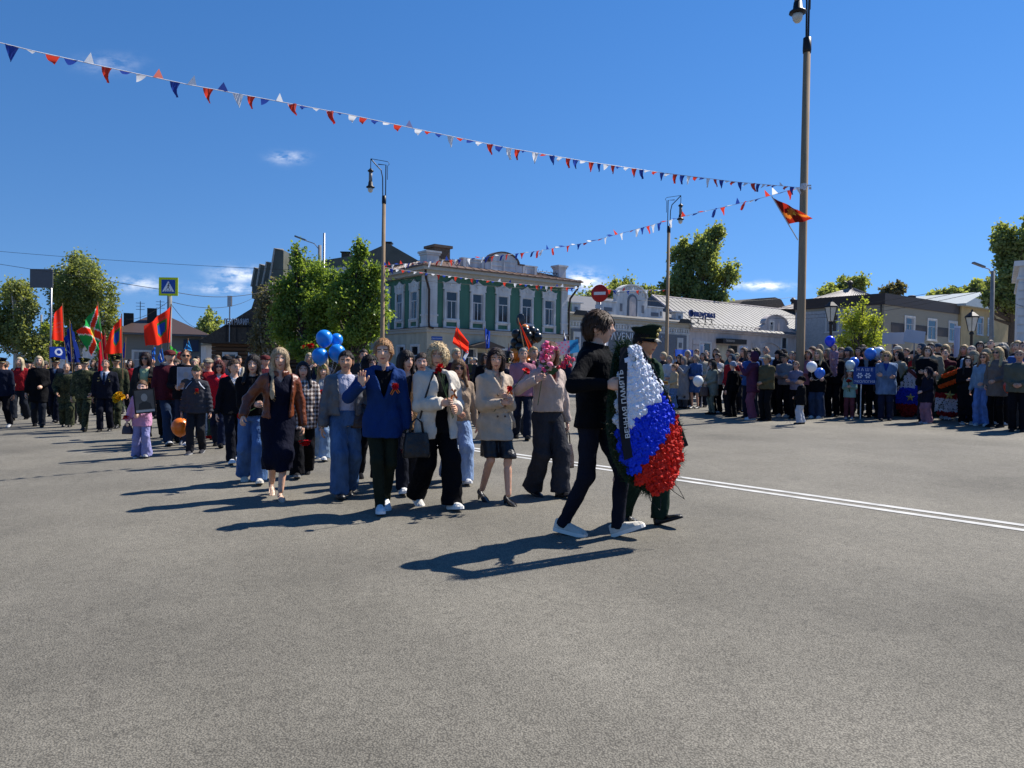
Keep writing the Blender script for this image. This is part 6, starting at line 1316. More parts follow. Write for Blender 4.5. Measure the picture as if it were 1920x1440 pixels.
# 11 red jacket
solo('woman in bright red hooded jacket and sunglasses', (410, 838), 675, 16, dict(skin='#c7967c', hair='#5a231e', shoes='#15151a', sole='#101010'), G1, sex='f', girth=1.1, feet='walkL', arms=('back', 'down'), top=dict(col='#b01e2c', hem=.80, loose=.8, hood=1, th=.03, open=(1.36, .0, .4)), under=dict(col='#d8d5d5', neck=1.51), bottom=dict(kind='straight', col='#1c2438'), hair=dict(style='bob', vol=.022), glasses='#141420', smile=.6)
carnation('bunch of red carnations hanging near the ground beside the boy in grey', gp(392, 830) + Vector((0, 0, .33)), (.1, -.2, -1), .22, .12, heads=5, spread=.25)
# 12 grey puffer with garrison cap
b12 = solo('child in dark grey puffer jacket and garrison cap, dark flared trousers', (368, 850), 678, 8, dict(skin='#c2937a', hair='#5d4532', shoes='#3a3a40', sole='#9a9a9a', hat='#5b5f45'), G1, sex='k', feet='stepR', arms=('down', 'down'), kid=.05, head=(10, 2, 0), top=dict(col='#3e3e44', hem=.82, loose=1, quilt=1, th=.035, sleeve=.068, collar=.03), bottom=dict(kind='straight', col='#2a2a2e'), hair=dict(style='back'), hat=dict(style='garrison'), smile=.3)
for s in (1, -1):
    mb = MB(); mb.tube([b12.fig['T']((s * .07, -.12, 1.44)), b12.fig['T']((s * .13, -.16, 1.36)), b12.fig['T']((s * .18, -.12, 1.30))], .012, 4, ell=.4); part_on(b12, 'white_piping', mb, PAINT, '#c9cdd6')
bow(b12, .05, 1.27, -.185, 1)
balloon('glossy orange balloon dangling in front of the boy in grey', P(338, 800, gp(347, 838).y * .93), .145, '#e0761c', b12.hand['R'][0])
# 13 bald man with sunglasses
m13 = solo('tall man with shaved head and dark sunglasses holding a portrait', (347, 836), 653, 14, dict(skin='#b98868', hair='#3a2f28', shoes='#b9b9b9', sole='#d0d0d0'), G1, sex='m', girth=1.1, feet='walkL', arms=((.08, -.26, 1.12), (-.12, -.25, 1.08)), head=(12, 0, 0), top=dict(col='#15151a', hem=.86, loose=.7, hood=1, th=.03), bottom=dict(kind='straight', col='#23283a', mat=DENIM), hair=dict(style='crop', vol=-.001), glasses='#0c0c0e', smile=.3)
def portrait(label, c, w_, h_, yaw, dark='#241a16', img='#6f6a64', back=0, tilt=0):
    e = empty('portrait', c, R(yaw), label, 'portrait', 'framed portraits carried in the procession'); e.rotation_euler[0] = R(back); e.rotation_euler[1] = R(tilt)
    mb = MB()
    for (a, b, cc, d) in ((-w_ / 2 - .018, -w_ / 2, -h_ / 2 - .018, h_ / 2 + .018), (w_ / 2, w_ / 2 + .018, -h_ / 2 - .018, h_ / 2 + .018), (-w_ / 2 + .001, w_ / 2 - .001, h_ / 2, h_ / 2 + .018), (-w_ / 2 + .001, w_ / 2 - .001, -h_ / 2 - .018, -h_ / 2)): mb.box(((a + b) / 2, 0, (cc + d) / 2), (b - a, .02, d - cc))
    mb.build('frame', PAINT, e, color=dark); mb = MB(); mb.box((0, .002, 0), (w_, .008, h_)); pr = mb.build('photograph', mat('old_photograph', objcol=True, rough=.35, var=.5, scale=5, spec=.5), e, color=img)
    mb = MB(); hw_ = w_ * .20
    mb.add([(hw_ * math.cos(a) * .85, -.004, h_ * .16 + hw_ * 1.15 * math.sin(a)) for a in [2 * math.pi * k / 16 for k in range(16)]], [tuple(range(16))]); mb.build('face_tone', PAINT, pr, color='#a39d95')
    mb = MB(); mb.add([(-w_ * .36, -.0045, -h_ * .36), (w_ * .36, -.0045, -h_ * .36), (w_ * .30, -.0045, -h_ * .12), (w_ * .08, -.0045, -h_ * .02), (-w_ * .08, -.0045, -h_ * .02), (-w_ * .30, -.0045, -h_ * .12)], [tuple(range(6))]); mb.build('coat_tone', PAINT, pr, color='#3c3936')
    mb = MB(); mb.box((0, -.004, -h_ * .44), (w_ * .98, .002, h_ * .1)); mb.build('caption_strip', PAINT, pr, color='#bdb9b2'); return e
portrait('light grey portrait held against the chest of the bald man', m13.C(.06, -.32, 1.24), .26, .36, 16, '#b8b8bc', '#9aa2ae')
# 14 girl in pink
k14 = solo('little girl in pink hooded jacket and pale lilac flared trousers', (266, 858), 712, 12, dict(skin='#d8aa94', hair='#6a4d34', shoes='#77777c', sole='#cfcfcf'), G1, sex='k', kid=.22, girth=1.1, feet=((.13, .10, -14), (-.13, -.08, 0)), arms=((.02, -.29, 1.02), (-.30, -.10, .86)), head=(0, 4, 0), top=dict(col='#c58fb0', hem=.74, loose=1, hood=1, th=.03, sleeve=.066), bottom=dict(kind='flare', col='#8f8fbb'), hair=dict(style='back', vol=.01), smile=.3)
portrait('dark framed portrait carried by the little girl in pink', k14.C(.14, -.36, 1.34), .27, .35, 20, '#1d1512', '#5a544e', 0, -6)
mb = MB(); mb.tube([k14.fig['T']((.10, -.16, 1.40)), k14.fig['T']((-.05, -.18, 1.15)), k14.fig['T']((-.24, -.08, .80))], .012, 4, ell=.4); part_on(k14, 'bag_strap', mb, CLOTH, '#6a6a94')
handbag('small dark pouch hanging beside the little girl in pink', k14.L(-.30, -.06, .82), .15, .13, .07, '#2a2030', .05, 0)
carnation('red flower in the right hand of the little girl in pink', k14.hand['R'][0], (-.1, -.2, .9), .10, .1, heads=1, scale=1.5)
# 15 woman with dark hair behind the girl
w15 = solo('woman with voluminous dark hair, sunglasses, dark coat over pale green top', (272, 822), 660, 12, dict(skin='#c08d74', hair='#241418', shoes='#15151a', sole='#101010'), G1, sex='f', girth=1.08, feet='stepL', arms=('down', 'down'), top=dict(name='coat', col='#2b2a2a', hem=.62, loose=.7, open=(1.0, .06, .08), lapel=1, th=.03), under=dict(col='#9fb089', neck=1.45), bottom=dict(kind='straight', col='#22222a'), hair=dict(style='bob', vol=.03, ln=.05), glasses='#1a1014', smile=.4)
bow(w15, .12, 1.20, -.17, 0)
carnation('bunch of yellow tulips carried between the officer and the little girl', P(228, 756, 15.5), (-.3, -.3, .6), .16, .2, col='#dcae14', heads=5, spread=.7, scale=2.6)
# 16-19 veterans and soldiers
GV = 'veterans and soldiers leading the left column'
solo('officer in camouflage with wide black peaked cap at the front of the column', (217, 802), 662, 14, dict(skin='#ba8a6c', hair='#2a221c', shoes='#1a1816', sole='#101010', hat='#1c211c', visor='#060606'), GV, sex='m', girth=1.08, feet='stepL', arms=('down', 'belly'), top=dict(col='#ffffff', hem=.80, mat=CAMO, loose=.5, th=.028), bottom=dict(kind='boot', col='#ffffff', mat=CAMO), hair=dict(style='crop', vol=.0), hat=dict(style='peaked'), shoes='boot', smile=.3)
v17 = solo('veteran in dark suit with medals, white shirt and tie', (197, 808), 673, 16, dict(skin='#b88a70', hair='#6e655c', shoes='#141416', sole='#0c0c0c'), GV, sex='m', girth=1.1, feet='stepR', arms=('down', 'down'), top=dict(name='suit_jacket', col='#191b26', hem=.80, open=(1.12, .0, .30), lapel=1, th=.026), under=dict(col='#c9cdd8', neck=1.49), bottom=dict(kind='straight', col='#181a24'), hair=dict(style='crop', vol=.002, line=.085), shoes='shoe', smile=.2)
mb = MB(); T_ = v17.fig['T']; mb.add([T_((-.02, -.142, 1.44)), T_((.02, -.142, 1.44)), T_((.028, -.176, 1.18)), T_((0, -.178, 1.13)), T_((-.028, -.176, 1.18))], [(0, 1, 2, 3, 4)]); part_on(v17, 'tie', mb, CLOTH, '#1a2038')
for (x, z) in ((-.09, 1.30), (-.12, 1.30), (-.10, 1.24), (-.13, 1.23), (.11, 1.27), (.13, 1.22)):
    mb = MB(); mb.lathe([(.002, -.004), (.014, -.002), (.014, .003), (.002, .005)], 6, Matrix.Translation(T_((x, -.158, z))) @ Matrix.Rotation(R(90), 4, 'X')); part_on(v17, 'medal', mb, PLASTIC, '#b59a55')
solo('elderly soldier in camouflage uniform and dark green cap with medals', (158, 808), 666, 14, dict(skin='#c29a82', hair='#a9a297', shoes='#161514', sole='#0c0c0c', hat='#1f2a1e', visor='#0a0a0a'), GV, sex='m', feet='walkL', arms=('fwd', 'down'), top=dict(col='#ffffff', hem=.78, mat=CAMO, loose=.6, th=.026, collar=.025), bottom=dict(kind='boot', col='#ffffff', mat=CAMO), hair=dict(style='crop', vol=.0), hat=dict(style='peaked', high=0), shoes='boot', smile=.3)
solo('bald man stooping forward in loose dark camouflage', (126, 800), 678, 24, dict(skin='#c0957a', hair='#8a8076', shoes='#1a1916', sole='#101010'), GV, sex='m', girth=1.12, bow=.28, feet='stepL', arms=('down', 'fwd'), top=dict(col='#ffffff', hem=.66, mat=CAMO, loose=1, th=.035, sleeve=.07), bottom=dict(kind='wide', col='#ffffff', mat=CAMO), hair=dict(style='crop', vol=-.003, line=.10), shoes='boot')
solo('man in navy uniform and dark navy peaked cap beside the stooping man', (104, 792), 665, 18, dict(skin='#a87a60', hair='#2a221c', shoes='#101012', sole='#0c0c0c', hat='#14161f', visor='#060606'), GV, sex='m', feet='walkL', arms=('down', 'down'), top=dict(col='#161a28', hem=.80, th=.026, open=(1.3, 0, .3)), under=dict(col='#a9b4c8', neck=1.49), bottom=dict(kind='straight', col='#161926'), hair=dict(style='crop', vol=.0), hat=dict(style='peaked', high=0), shoes='shoe')
solo('grey-haired man in flat cap and dark suit near the left edge', (84, 782), 676, 22, dict(skin='#b38a72', hair='#8a8378', shoes='#121214', sole='#0c0c0c', hat='#4a4744'), GV, sex='m', feet='walkR', arms=('down', 'down'), top=dict(col='#14161f', hem=.79, th=.028, open=(1.22, 0, .3), lapel=1), under=dict(col='#b9c2d0', neck=1.49), bottom=dict(kind='straight', col='#13151d'), hair=dict(style='crop'), hat=dict(style='flat'), shoes='shoe')
solo('man in black suit with ribbons left of the flat-capped man', (62, 777), 678, 20, dict(skin='#b08368', hair='#4a423c', shoes='#121214', sole='#0c0c0c'), GV, sex='m', girth=1.1, feet='walkL', arms=('down', 'down'), top=dict(col='#12131a', hem=.80, th=.028, loose=.5), bottom=dict(kind='straight', col='#12131a'), hair=dict(style='crop'), shoes='shoe')
m22 = solo('man in navy jacket and grey trousers walking away at the left edge', (10, 775), 676, 168, dict(skin='#b58a70', hair='#6a6258', shoes='#4a4846', sole='#8a8a8a', hat='#77787c'), GV, sex='m', girth=1.1, feet='walkR', arms=('down', 'down'), top=dict(col='#1b2334', hem=.82, th=.03, loose=.8), bottom=dict(kind='straight', col='#5b5650'), hair=dict(style='crop'), hat=dict(style='ball'))
# behind the leading row
solo('girl in brown and white plaid overshirt with black wide trousers', (566, 893), 676, 16, dict(skin='#c99c84', hair='#2b2428', shoes='#2a2a2c', sole='#8a8a8a'), G1, sex='f', feet='walkR', arms=('down', 'belly'), top=dict(col='#ffffff', mat=PLAID, hem=.74, loose=1, th=.036, sleeve=.07), bottom=dict(kind='wide', col='#141418'), hair=dict(style='long', len=.05))
carnation('large red carnation hanging upside down by the plaid shirt', P(572, 806, 8.8), (.05, -.2, -1), .12, .3, scale=2.0)
g24 = solo('girl in garrison cap, white hoodie and light jeans raising carnations', (604, 862), 674, 8, dict(skin='#cfa389', hair='#b08e66', shoes='#c9c5be', sole='#e0e0e0', hat='#6a6a42'), G1, sex='f', feet='walkL', arms=('belly', (-.22, -.14, 1.68)), head=(6, 0, -4), top=dict(col='#a9a7a4', hem=.86, loose=.9, hood=1, th=.034), bottom=dict(kind='wide', col='#8aa0b8', mat=DENIM), hair=dict(style='long', len=.05), hat=dict(style='garrison'), smile=.8)
carnation('bunch of red carnations raised above the heads beside blue balloons', g24.hand['R'][0], (-.25, -.1, .95), .30, .14, heads=5, spread=.22)
carnation('red carnation pinned before the white hoodie', g24.C(.02, -.27, 1.22), (.2, -.6, .4), .06, .08, scale=1.3)
w25 = solo('woman with dark fringe in camel jacket behind the blue blazer', (758, 922), 655, 20, dict(skin='#cfa187', hair='#2a2220', shoes='#d9d9d9', sole='#eeeeee'), G1, sex='f', feet='walkR', arms=('down', 'belly'), head=(15, 0, 0), top=dict(col='#a8845c', hem=.80, loose=.6, open=(1.2, .03, .15), th=.03), under=dict(col='#1c1c22'), bottom=dict(kind='straight', col='#1b1e28'), hair=dict(style='long', len=.03, fringe=1, vol=.014), smile=.6)
solo('girl with hair pulled back behind the curly blond woman', (788, 902), 660, 6, dict(skin='#cfa28a', hair='#3f3028', shoes='#1a1a1c', sole='#202020'), G1, sex='f', feet='walkL', arms=('belly', 'down'), top=dict(col='#1d1d22', hem=.80, loose=.6, th=.03), bottom=dict(kind='straight', col='#16161a'), hair=dict(style='back'), smile=.4)
w27 = solo('woman in sunglasses, beige jacket and pale blue jeans behind curly blond woman', (856, 905), 672, 20, dict(skin='#c59478', hair='#7a5a3c', shoes='#d5d5d5', sole='#e8e8e8'), G1, sex='f', feet='walkL', arms=('down', 'belly'), head=(-10, 2, 0), top=dict(col='#9a8672', hem=.90, loose=.8, th=.034), bottom=dict(kind='wide', col='#8aa3c9', mat=DENIM), hair=dict(style='long', len=.05, vol=.016), glasses='#1a1418', smile=.7)
solo('dark-haired girl in black glimpsed between the grey jacket and blue blazer', (690, 900), 664, 20, dict(skin='#b98c74', hair='#1c1618', shoes='#16161a', sole='#101010'), G1, sex='f', feet='walkL', arms=('down', 'down'), head=(25, 0, 0), top=dict(col='#17181d', hem=.82, loose=.6), bottom=dict(kind='straight', col='#15161b'), hair=dict(style='bob', vol=.016))
solo('man in dark cap and blue shirt behind the dark-haired woman', (308, 822), 678, 18, dict(skin='#b98f78', hair='#7a7268', shoes='#1a1a1c', sole='#101010', hat='#3a3c46'), GV, sex='m', feet='walkL', arms=('down', 'down'), head=(20, 0, 0), top=dict(col='#1a1c24', hem=.80, open=(1.2, .04, .1)), under=dict(col='#2a4578'), bottom=dict(kind='straight', col='#1a1b20'), hair=dict(style='crop'), hat=dict(style='flat'), shoes='shoe')
solo('woman with short blond hair left of the red jacket', (382, 822), 680, 14, dict(skin='#cda086', hair='#c5a878', shoes='#1a1a1c', sole='#101010'), GV, sex='f', feet='walkR', arms=('down', 'down'), top=dict(col='#2a2328', hem=.8, open=(1.3, 0, .4)), under=dict(col='#b9b2ae', neck=1.5), bottom=dict(kind='straight', col='#2b3950', mat=DENIM), hair=dict(style='bob', vol=.02, fringe=1))
w29 = solo('woman in long grey-beige coat beside the bald man', (330, 828), 672, 16, dict(skin='#c59a82', hair='#5a4a3c', shoes='#2a2826', sole='#101010'), GV, sex='f', girth=1.1, feet='walkL', arms=('down', 'belly'), top=dict(name='coat', col='#6b6458', hem=.55, loose=.8, flare=.1, th=.03), bottom=dict(kind='straight', col='#3a3833'), hair=dict(style='bob'))

# ------------------------------------------------------------------ the wreath
def wreath(label, base, axis_h, half, yaw, lean, scheme, flower_r, back=0, rows=None, ribbons=True):
    e = empty('wreath', base, R(yaw), label, 'wreath', 'mourning wreaths'); e.rotation_euler = (R(back), R(lean), R(yaw))
    ts = [0, .05, .15, .32, .5, .7, .85, .95, 1.0]; ws = [.16, .45, .80, 1.0, .95, .70, .44, .24, .08]
    hwf = lambda t: np.interp(t, ts, ws) * half
    mb = MB(); out_ = [(hwf(t), t * axis_h) for t in np.linspace(0, 1, 18)]; poly = out_ + [(-a, b) for a, b in out_[::-1]]
    mb.prism(poly, Vector((1, 0, 0)), Vector((0, 0, 1)), Vector((0, .05, 0)), Vector((0, .04, 0))); mb.build('backing', mat('wreath_green', (.012, .022, .013), rough=.9), e)
    rg = np.random.default_rng(5); V = []; n = 2600
    for i in range(n):
        t = rg.random(); s = 1 if rg.random() < .5 else -1; w_ = hwf(t); p_ = np.array([s * w_ * rg.uniform(.88, 1.04), rg.uniform(-.02, .07), t * axis_h])
        if rg.random() < .12: p_[0] = rg.uniform(-w_, w_)
        d = np.array([s * rg.uniform(.2, 1), rg.normal(0, .6), rg.normal(-.05, .7) - (.8 if t < .08 else 0)]); d /= np.linalg.norm(d); l_ = rg.uniform(.035, .075); q = np.cross(d, rg.normal(size=3)); q = q / np.linalg.norm(q) * .0025
        V += [p_ - q, p_ + q, p_ + d * l_]
    me = mesh_np('fringe', np.array(V), np.arange(len(V)).reshape(-1, 3), False); tag(mobj('fringe', me, e, [LEAF['needle']]), kind='stuff')
    z = flower_r * 1.3; row = 0; i = 0
    while z < axis_h - flower_r:
        w_ = hwf(z / axis_h) - flower_r * .7; k = max(1, int(round(2 * w_ / (flower_r * 1.55)))); 
        for j in range(k):
            x = (-w_ + 2 * w_ * (j + .5) / k) if k > 1 else 0; x += (flower_r * .35 if row % 2 else -.35 * flower_r) * (1 if k > 1 else 0); i += 1
            c, kind_ = scheme(x / half, z / axis_h)
            if c is None: continue
            y = .03 - .07 * (1 - min(1, (x / (w_ + .06)) ** 2)); me = (POM if kind_ == 0 else RUF if kind_ == 1 else STAR)[i % 3]
            o = mobj('flower', me, e, [PETAL], c); k_ = flower_r * rnd.uniform(.92, 1.12) * (1.25 if kind_ == 0 else 1); o.scale = (k_, k_ * .75, k_); o.location = (x + rnd.uniform(-.006, .006), y - .01, z + rnd.uniform(-.006, .006)); o.rotation_euler = (rnd.uniform(-.4, .4), rnd.uniform(0, 6), rnd.uniform(-.4, .4))
        z += flower_r * 1.42; row += 1
    return e
POM = [ruffle(0, 20 + i, 1, .15, 3) for i in range(3)]; RUF = [ruffle(0, 30 + i, 1, .45, 3) for i in range(3)]
def star_me(seed):
    mb = MB(); rg = random.Random(seed)
    for k in range(6):
        a = k * math.pi / 3; d = Vector((math.cos(a), -.25, math.sin(a))); s = Vector((-math.sin(a), 0, math.cos(a))) * .3; mb.add([Vector((0, -.15, 0)), d * .55 + s, d * 1.15, d * .55 - s], [(0, 1, 2, 3)])
    mb.lathe([(.12, 0), (.1, .12), (.02, .16)], 6, Matrix.Translation((0, -.15, 0)) @ Matrix.Rotation(R(90), 4, 'X')); return mb.mesh('flower')
STAR = [star_me(i) for i in range(3)]
def tricolor(x, t):
    wh = t > .56 + .10 * x; return ('#dfe3ee' if wh else '#1a40d8' if t > .30 + .16 * x else '#d42a1c'), (0 if wh else 1)
wbase = P(1242, 922, 5.78)
wr1 = wreath('big teardrop wreath in white, blue and red flowers carried at the front', wbase, 1.18, .335, 32, -15, tricolor, .036, back=-5)
RIB = mat('black_ribbon', (.010, .011, .017), rough=.7, var=.1, spec=.15)
def strip(e, name, pts, w_, m_, wd=(1, 0, 0)):
    mb = MB(); wd = Vector(wd); V = []
    for p_ in pts: V += [Vector(p_) - wd * w_ / 2, Vector(p_) + wd * w_ / 2]
    V2 = [v + Vector((0, .003, 0)) for v in V]; n = len(pts); k = len(V)
    mb.add(V + V2, [(2 * i, 2 * i + 1, 2 * i + 3, 2 * i + 2) for i in range(n - 1)] + [(k + 2 * i, k + 2 * i + 2, k + 2 * i + 3, k + 2 * i + 1) for i in range(n - 1)] + [(2 * i, 2 * i + 2, k + 2 * i + 2, k + 2 * i) for i in range(n - 1)] + [(2 * i + 1, k + 2 * i + 1, k + 2 * i + 3, 2 * i + 3) for i in range(n - 1)]); return mb.build(name, m_, e)
rb = strip(wr1, 'ribbon', [(-.07, -.06, 1.17), (-.15, -.07, 1.0), (-.225, -.075, .80), (-.27, -.07, .60), (-.285, -.055, .36)], .085, RIB)
lettering('ribbon_text', 'ВЕЧНАЯ ПАМЯТЬ', .060, Matrix.Translation((-.225, -.088, .765)) @ Matrix.Rotation(R(4), 4, 'Y') @ frame((0, 0, 0), (0.10, 0, 1), (-1, 0, 0.10)), PAINT, rb, '#aab2b8', .001, bold=.001)
strip(wr1, 'ribbon', [(.05, -.06, 1.13), (.13, -.055, .92), (.21, -.04, .70), (.28, -.02, .48), (.33, 0, .26)], .085, RIB)
mb = MB()
for s in (-1, 1): mb.tube([(s * .10, .05, .12), (s * .15, -.02, -.02), (s * .13, -.08, -.10), (s * .07, -.05, -.02), (s * .06, .04, .08)], .003, 5)
mb.build('wire_legs', METAL_D, wr1)
mb = MB(); rg = np.random.default_rng(3); V = []
for i in range(420):
    p_ = np.array([-.03 + rg.normal(0, .035), .0 + rg.normal(0, .03), 1.12 + rg.normal(0, .05)]); d = rg.normal(size=3) + np.array([-.2, -.2, .6]); d /= np.linalg.norm(d); q = np.cross(d, rg.normal(size=3)); q = q / np.linalg.norm(q) * .003; V += [p_ - q, p_ + q, p_ + d * .09]
tag(mobj('pine_sprig', mesh_np('pine_sprig', np.array(V), np.arange(len(V)).reshape(-1, 3), False), wr1, [LEAF['needle']]), kind='stuff')
# ================================================================== spectators along the right, marchers behind
GR = 'spectators in the front row along the kerb'
def spec(label, foot, tp, yaw, cols, **kw): kw.setdefault('feet', 'stand'); return solo(label, foot, tp, yaw, cols, GR, **kw)
J = lambda col, **k: dict(dict(col=col, hem=.84, loose=.7, th=.03), **k)
Tn = lambda col, kind='straight', **k: dict(dict(kind=kind, col=col), **k)
C0 = lambda skin='#c2937a', hair='#3a2c22', shoes='#1a1a1c', hat='#333333': dict(skin=skin, hair=hair, shoes=shoes, sole='#c9c9c9' if shoes > '#8' else '#111111', hat=hat, visor='#070707')
r1 = spec('child in cream jacket and blue jeans at the left end of the spectators', (1263, 768), 682, -70, C0('#d0a48c', '#7a5a40', '#c9c9c9'), sex='k', kid=.15, arms=('belly', 'belly'), top=J('#b3a184'), bottom=Tn('#5f7ba3', 'wide', mat=DENIM), hair=dict(style='crop'))
spec('woman in long light grey coat filming with raised phone', (1281, 766), 668, -55, C0('#c2957c', '#8a8078'), sex='f', arms=('phone', 'phone'), top=J('#8d8f94', hem=.30, name='coat', flare=.1), bottom=Tn('#4a4a50'), hair=dict(style='bob'))
spec('woman with short grey hair in blue denim coat dress', (1303, 766), 664, -40, C0('#c49a82', '#9a8c7c'), sex='f', arms=('belly', 'belly'), top=J('#3e5b8a', hem=.52, flare=.14, mat=DENIM, name='coat_dress'), bottom=dict(kind='skirt', hem=.54, col='#3e5b8a'), hair=dict(style='curly'), shoes='shoe')
r4 = spec('woman in sage hooded vest with pale blue sleeves and brown bag', (1335, 777), 676, -75, C0('#c69c84', '#5a4636'), sex='f', girth=1.1, arms=('belly', 'chest'), top=J('#7d8378', hem=.62, th=.036), bottom=Tn('#15151a', 'slim'), hat=dict(style='hood'), hair=dict(style='long', len=0))
r4.e.children[-1].color = (*lin('#6f766a'), 1)
balloon('white balloon held by the woman in the sage vest', P(1309, 714, 18.3), .125, '#e8e8e6', r4.hand['R'][0])
handbag('brown leather bag on the hip of the woman in the sage vest', r4.C(-.02, -.28, 1.02), .30, .26, .10, '#3c2119', .1, R(-60))
spec('boy in black jacket and grey knit cap with white-striped track trousers', (1373, 782), 678, -150, C0('#c79a82', '#3a2c22', '#17171a', '#8d93a3'), sex='k', kid=.05, arms=('down', 'pocket'), top=J('#121317', hem=.8, th=.04), bottom=Tn('#14151a', 'straight'), hat=dict(style='knit'))
r6 = spec('person in plum hooded coat and dusky rose trousers filming with a phone', (1411, 787), 660, -105, C0('#c0907c', '#3a2030', '#d0d0d0', '#4a2a42'), sex='f', girth=1.08, arms=('phone', 'phone'), top=J('#4f2d46', hem=.70, th=.036), bottom=Tn('#74465a', 'wide'), hat=dict(style='hood'))
handbag('grey shoulder bag of the person in the plum coat', r6.C(-.26, .02, 1.05), .28, .20, .10, '#3d4140', .12, R(-100))
spec('man in olive jacket and cream cap with folded hands', (1436, 789), 664, -62, C0('#b08468', '#5a5048', '#17171a', '#b0a68c'), sex='m', girth=1.08, arms=('belly', 'pocket'), top=J('#55503c', hem=.84, th=.036), bottom=Tn('#15161a'), hat=dict(style='ball'), hair=dict(style='crop'))
spec('man in grey and black sweatshirt and dark cap, arms folded', (1470, 781), 662, -50, C0('#b88c72', '#2a221c', '#b9b0a4', '#26262a'), sex='m', arms=('fold', 'fold'), top=J('#77787a', hem=.88), bottom=Tn('#131318'), hat=dict(style='ball'), hair=dict(style='crop'))
spec('boy with cropped hair in lavender grey sweater, arms folded', (1491, 785), 676, -45, C0('#bd9078', '#5c4a3c'), sex='k', kid=.04, arms=('fold', 'fold'), top=J('#77748a', hem=.88), bottom=Tn('#14151a'), hair=dict(style='crop', vol=.0))
spec('small child in black jacket, black hat and white trousers', (1502, 795), 706, -120, C0('#c79c84', '#2a221c', '#17171a', '#141418'), sex='k', kid=.26, girth=1.15, feet='stand2', arms=('belly', 'down'), top=J('#131418', hem=.72), bottom=Tn('#b5bac4', 'wide'), hat=dict(style='knit'))
r11 = spec('woman with long fair hair in black coat holding white and blue balloons', (1532, 784), 654, -50, C0('#c99e86', '#a58f6c', '#c9c9c9'), sex='f', arms=('side', 'belly'), top=J('#121217', hem=.66), bottom=Tn('#2e3d58', 'wide', mat=DENIM), hair=dict(style='long', len=.08))
balloon('white balloon before the fair-haired woman in black', P(1522, 687, 16.6), .112, '#e6e6ea', r11.hand['R'][0])
balloon('mid blue balloon before the fair-haired woman in black', P(1537, 699, 16.7), .112, '#2c64c8', r11.hand['R'][0])
r12 = spec('man in black jacket and pale blue cap carrying a toddler', (1561, 781), 652, -35, C0('#b88c72', '#2a221c', '#1a1a1c', '#8a9cc0'), sex='m', girth=1.06, arms=('chest', 'chest'), top=J('#141419', hem=.84), bottom=Tn('#13141a'), hat=dict(style='ball'), hair=dict(style='crop'))
tod = figure(sex='k', feet=((.09, .10, 0), (-.09, .10, 0)), arms=('belly', 'belly'), hscale=1.35, girth=1.25, res=.024, face_seg=(28, 22), top=J('#8f7384', hem=.7, hood=0), bottom=Tn('#8f7384', 'wide'), hat=dict(style='hood'), shoes='sneaker')
pt = place(tod, 'toddler in dusty pink hooded overalls held in the arms of a man', r12.C(.05, -.24, 1.02), .78, -30, dict(skin='#d2a690', shoes='#8f7384', sole='#777777', hat='#8f7384'), 'small children held by adults')
balloon('bright blue balloon floating above the pink toddler', P(1556, 639, 17.2), .115, '#1838d8', r12.hand['R'][0])
r13 = spec('little girl in mint jacket and dusky rose trousers holding carnations', (1592, 785), 690, -30, C0('#cfa48e', '#6a4e38', '#b49aa0', '#8fb0aa'), sex='k', kid=.2, arms=('chest', 'chest'), top=J('#86aaa4', hem=.76), bottom=Tn('#6a3a40', 'straight'), hat=dict(style='knit'), hair=dict(style='long', len=0))
carnation('bunch of dark red carnations held by the little girl in mint', r13.hand['R'][0], (-.1, -.3, .9), .16, .14, col='#8a0f18', heads=6, spread=.4, group=None)
r14 = spec('man in black jacket with open collar holding up the blue sign', (1621, 782), 651, -20, C0('#a87c62', '#2a221c'), sex='m', arms=('belly', 'pole'), top=J('#131318', open=(1.2, .03, .1)), under=dict(col='#8d8d90'), bottom=Tn('#14151a'), hair=dict(style='crop'))
spec('stout woman with short blond hair, sunglasses and denim shirt', (1660, 788), 658, -30, C0('#c4957a', '#b89a68', '#2a2c38'), sex='f', girth=1.3, arms=('fold', 'fold'), top=J('#5d7596', hem=.66, mat=DENIM, open=(1.3, .02, .3)), under=dict(col='#2a3f80'), bottom=Tn('#20263c', 'straight'), hair=dict(style='curly', vol=.01), glasses='#141014')
spec('girl in navy hooded vest with khaki sleeves and pink trousers', (1738, 794), 688, -80, C0('#cba08a', '#4a3a30', '#b09aa4', '#1a1c2a'), sex='k', kid=.12, arms=('belly', 'belly'), top=J('#1b1e2c', hem=.66), bottom=Tn('#8d6878', 'wide'), hat=dict(style='hood'), hair=dict(style='long', len=0))
spec('woman with long dark hair in black dress coat, hand on her chest', (1811, 795), 668, -20, C0('#c89e8a', '#211a18', '#8a8a8a'), sex='f', girth=1.06, arms=('down', 'chest'), top=J('#121216', hem=.22, name='coat', th=.028, loose=.5), bottom=Tn('#121216'), hair=dict(style='long', len=.14))
spec('woman with glasses, pale denim jacket and light blue jeans', (1842, 798), 660, -50, C0('#c89c84', '#7a5c42', '#b0b4bc'), sex='f', arms=('belly', 'down'), top=J('#6f8ba6', hem=.9, mat=DENIM), bottom=Tn('#5a78b0', 'wide', mat=DENIM), hair=dict(style='long', len=.02), glasses='#3a3030')
spec('woman with long blond hair and sunglasses in grey-brown blazer', (1868, 801), 650, -60, C0('#c3957c', '#c3a878'), sex='f', arms=('belly', 'pocket'), top=J('#6a625e', hem=.68, name='blazer', th=.034), bottom=Tn('#121216', 'slim'), hair=dict(style='long', len=.10, vol=.018), glasses='#120e10')
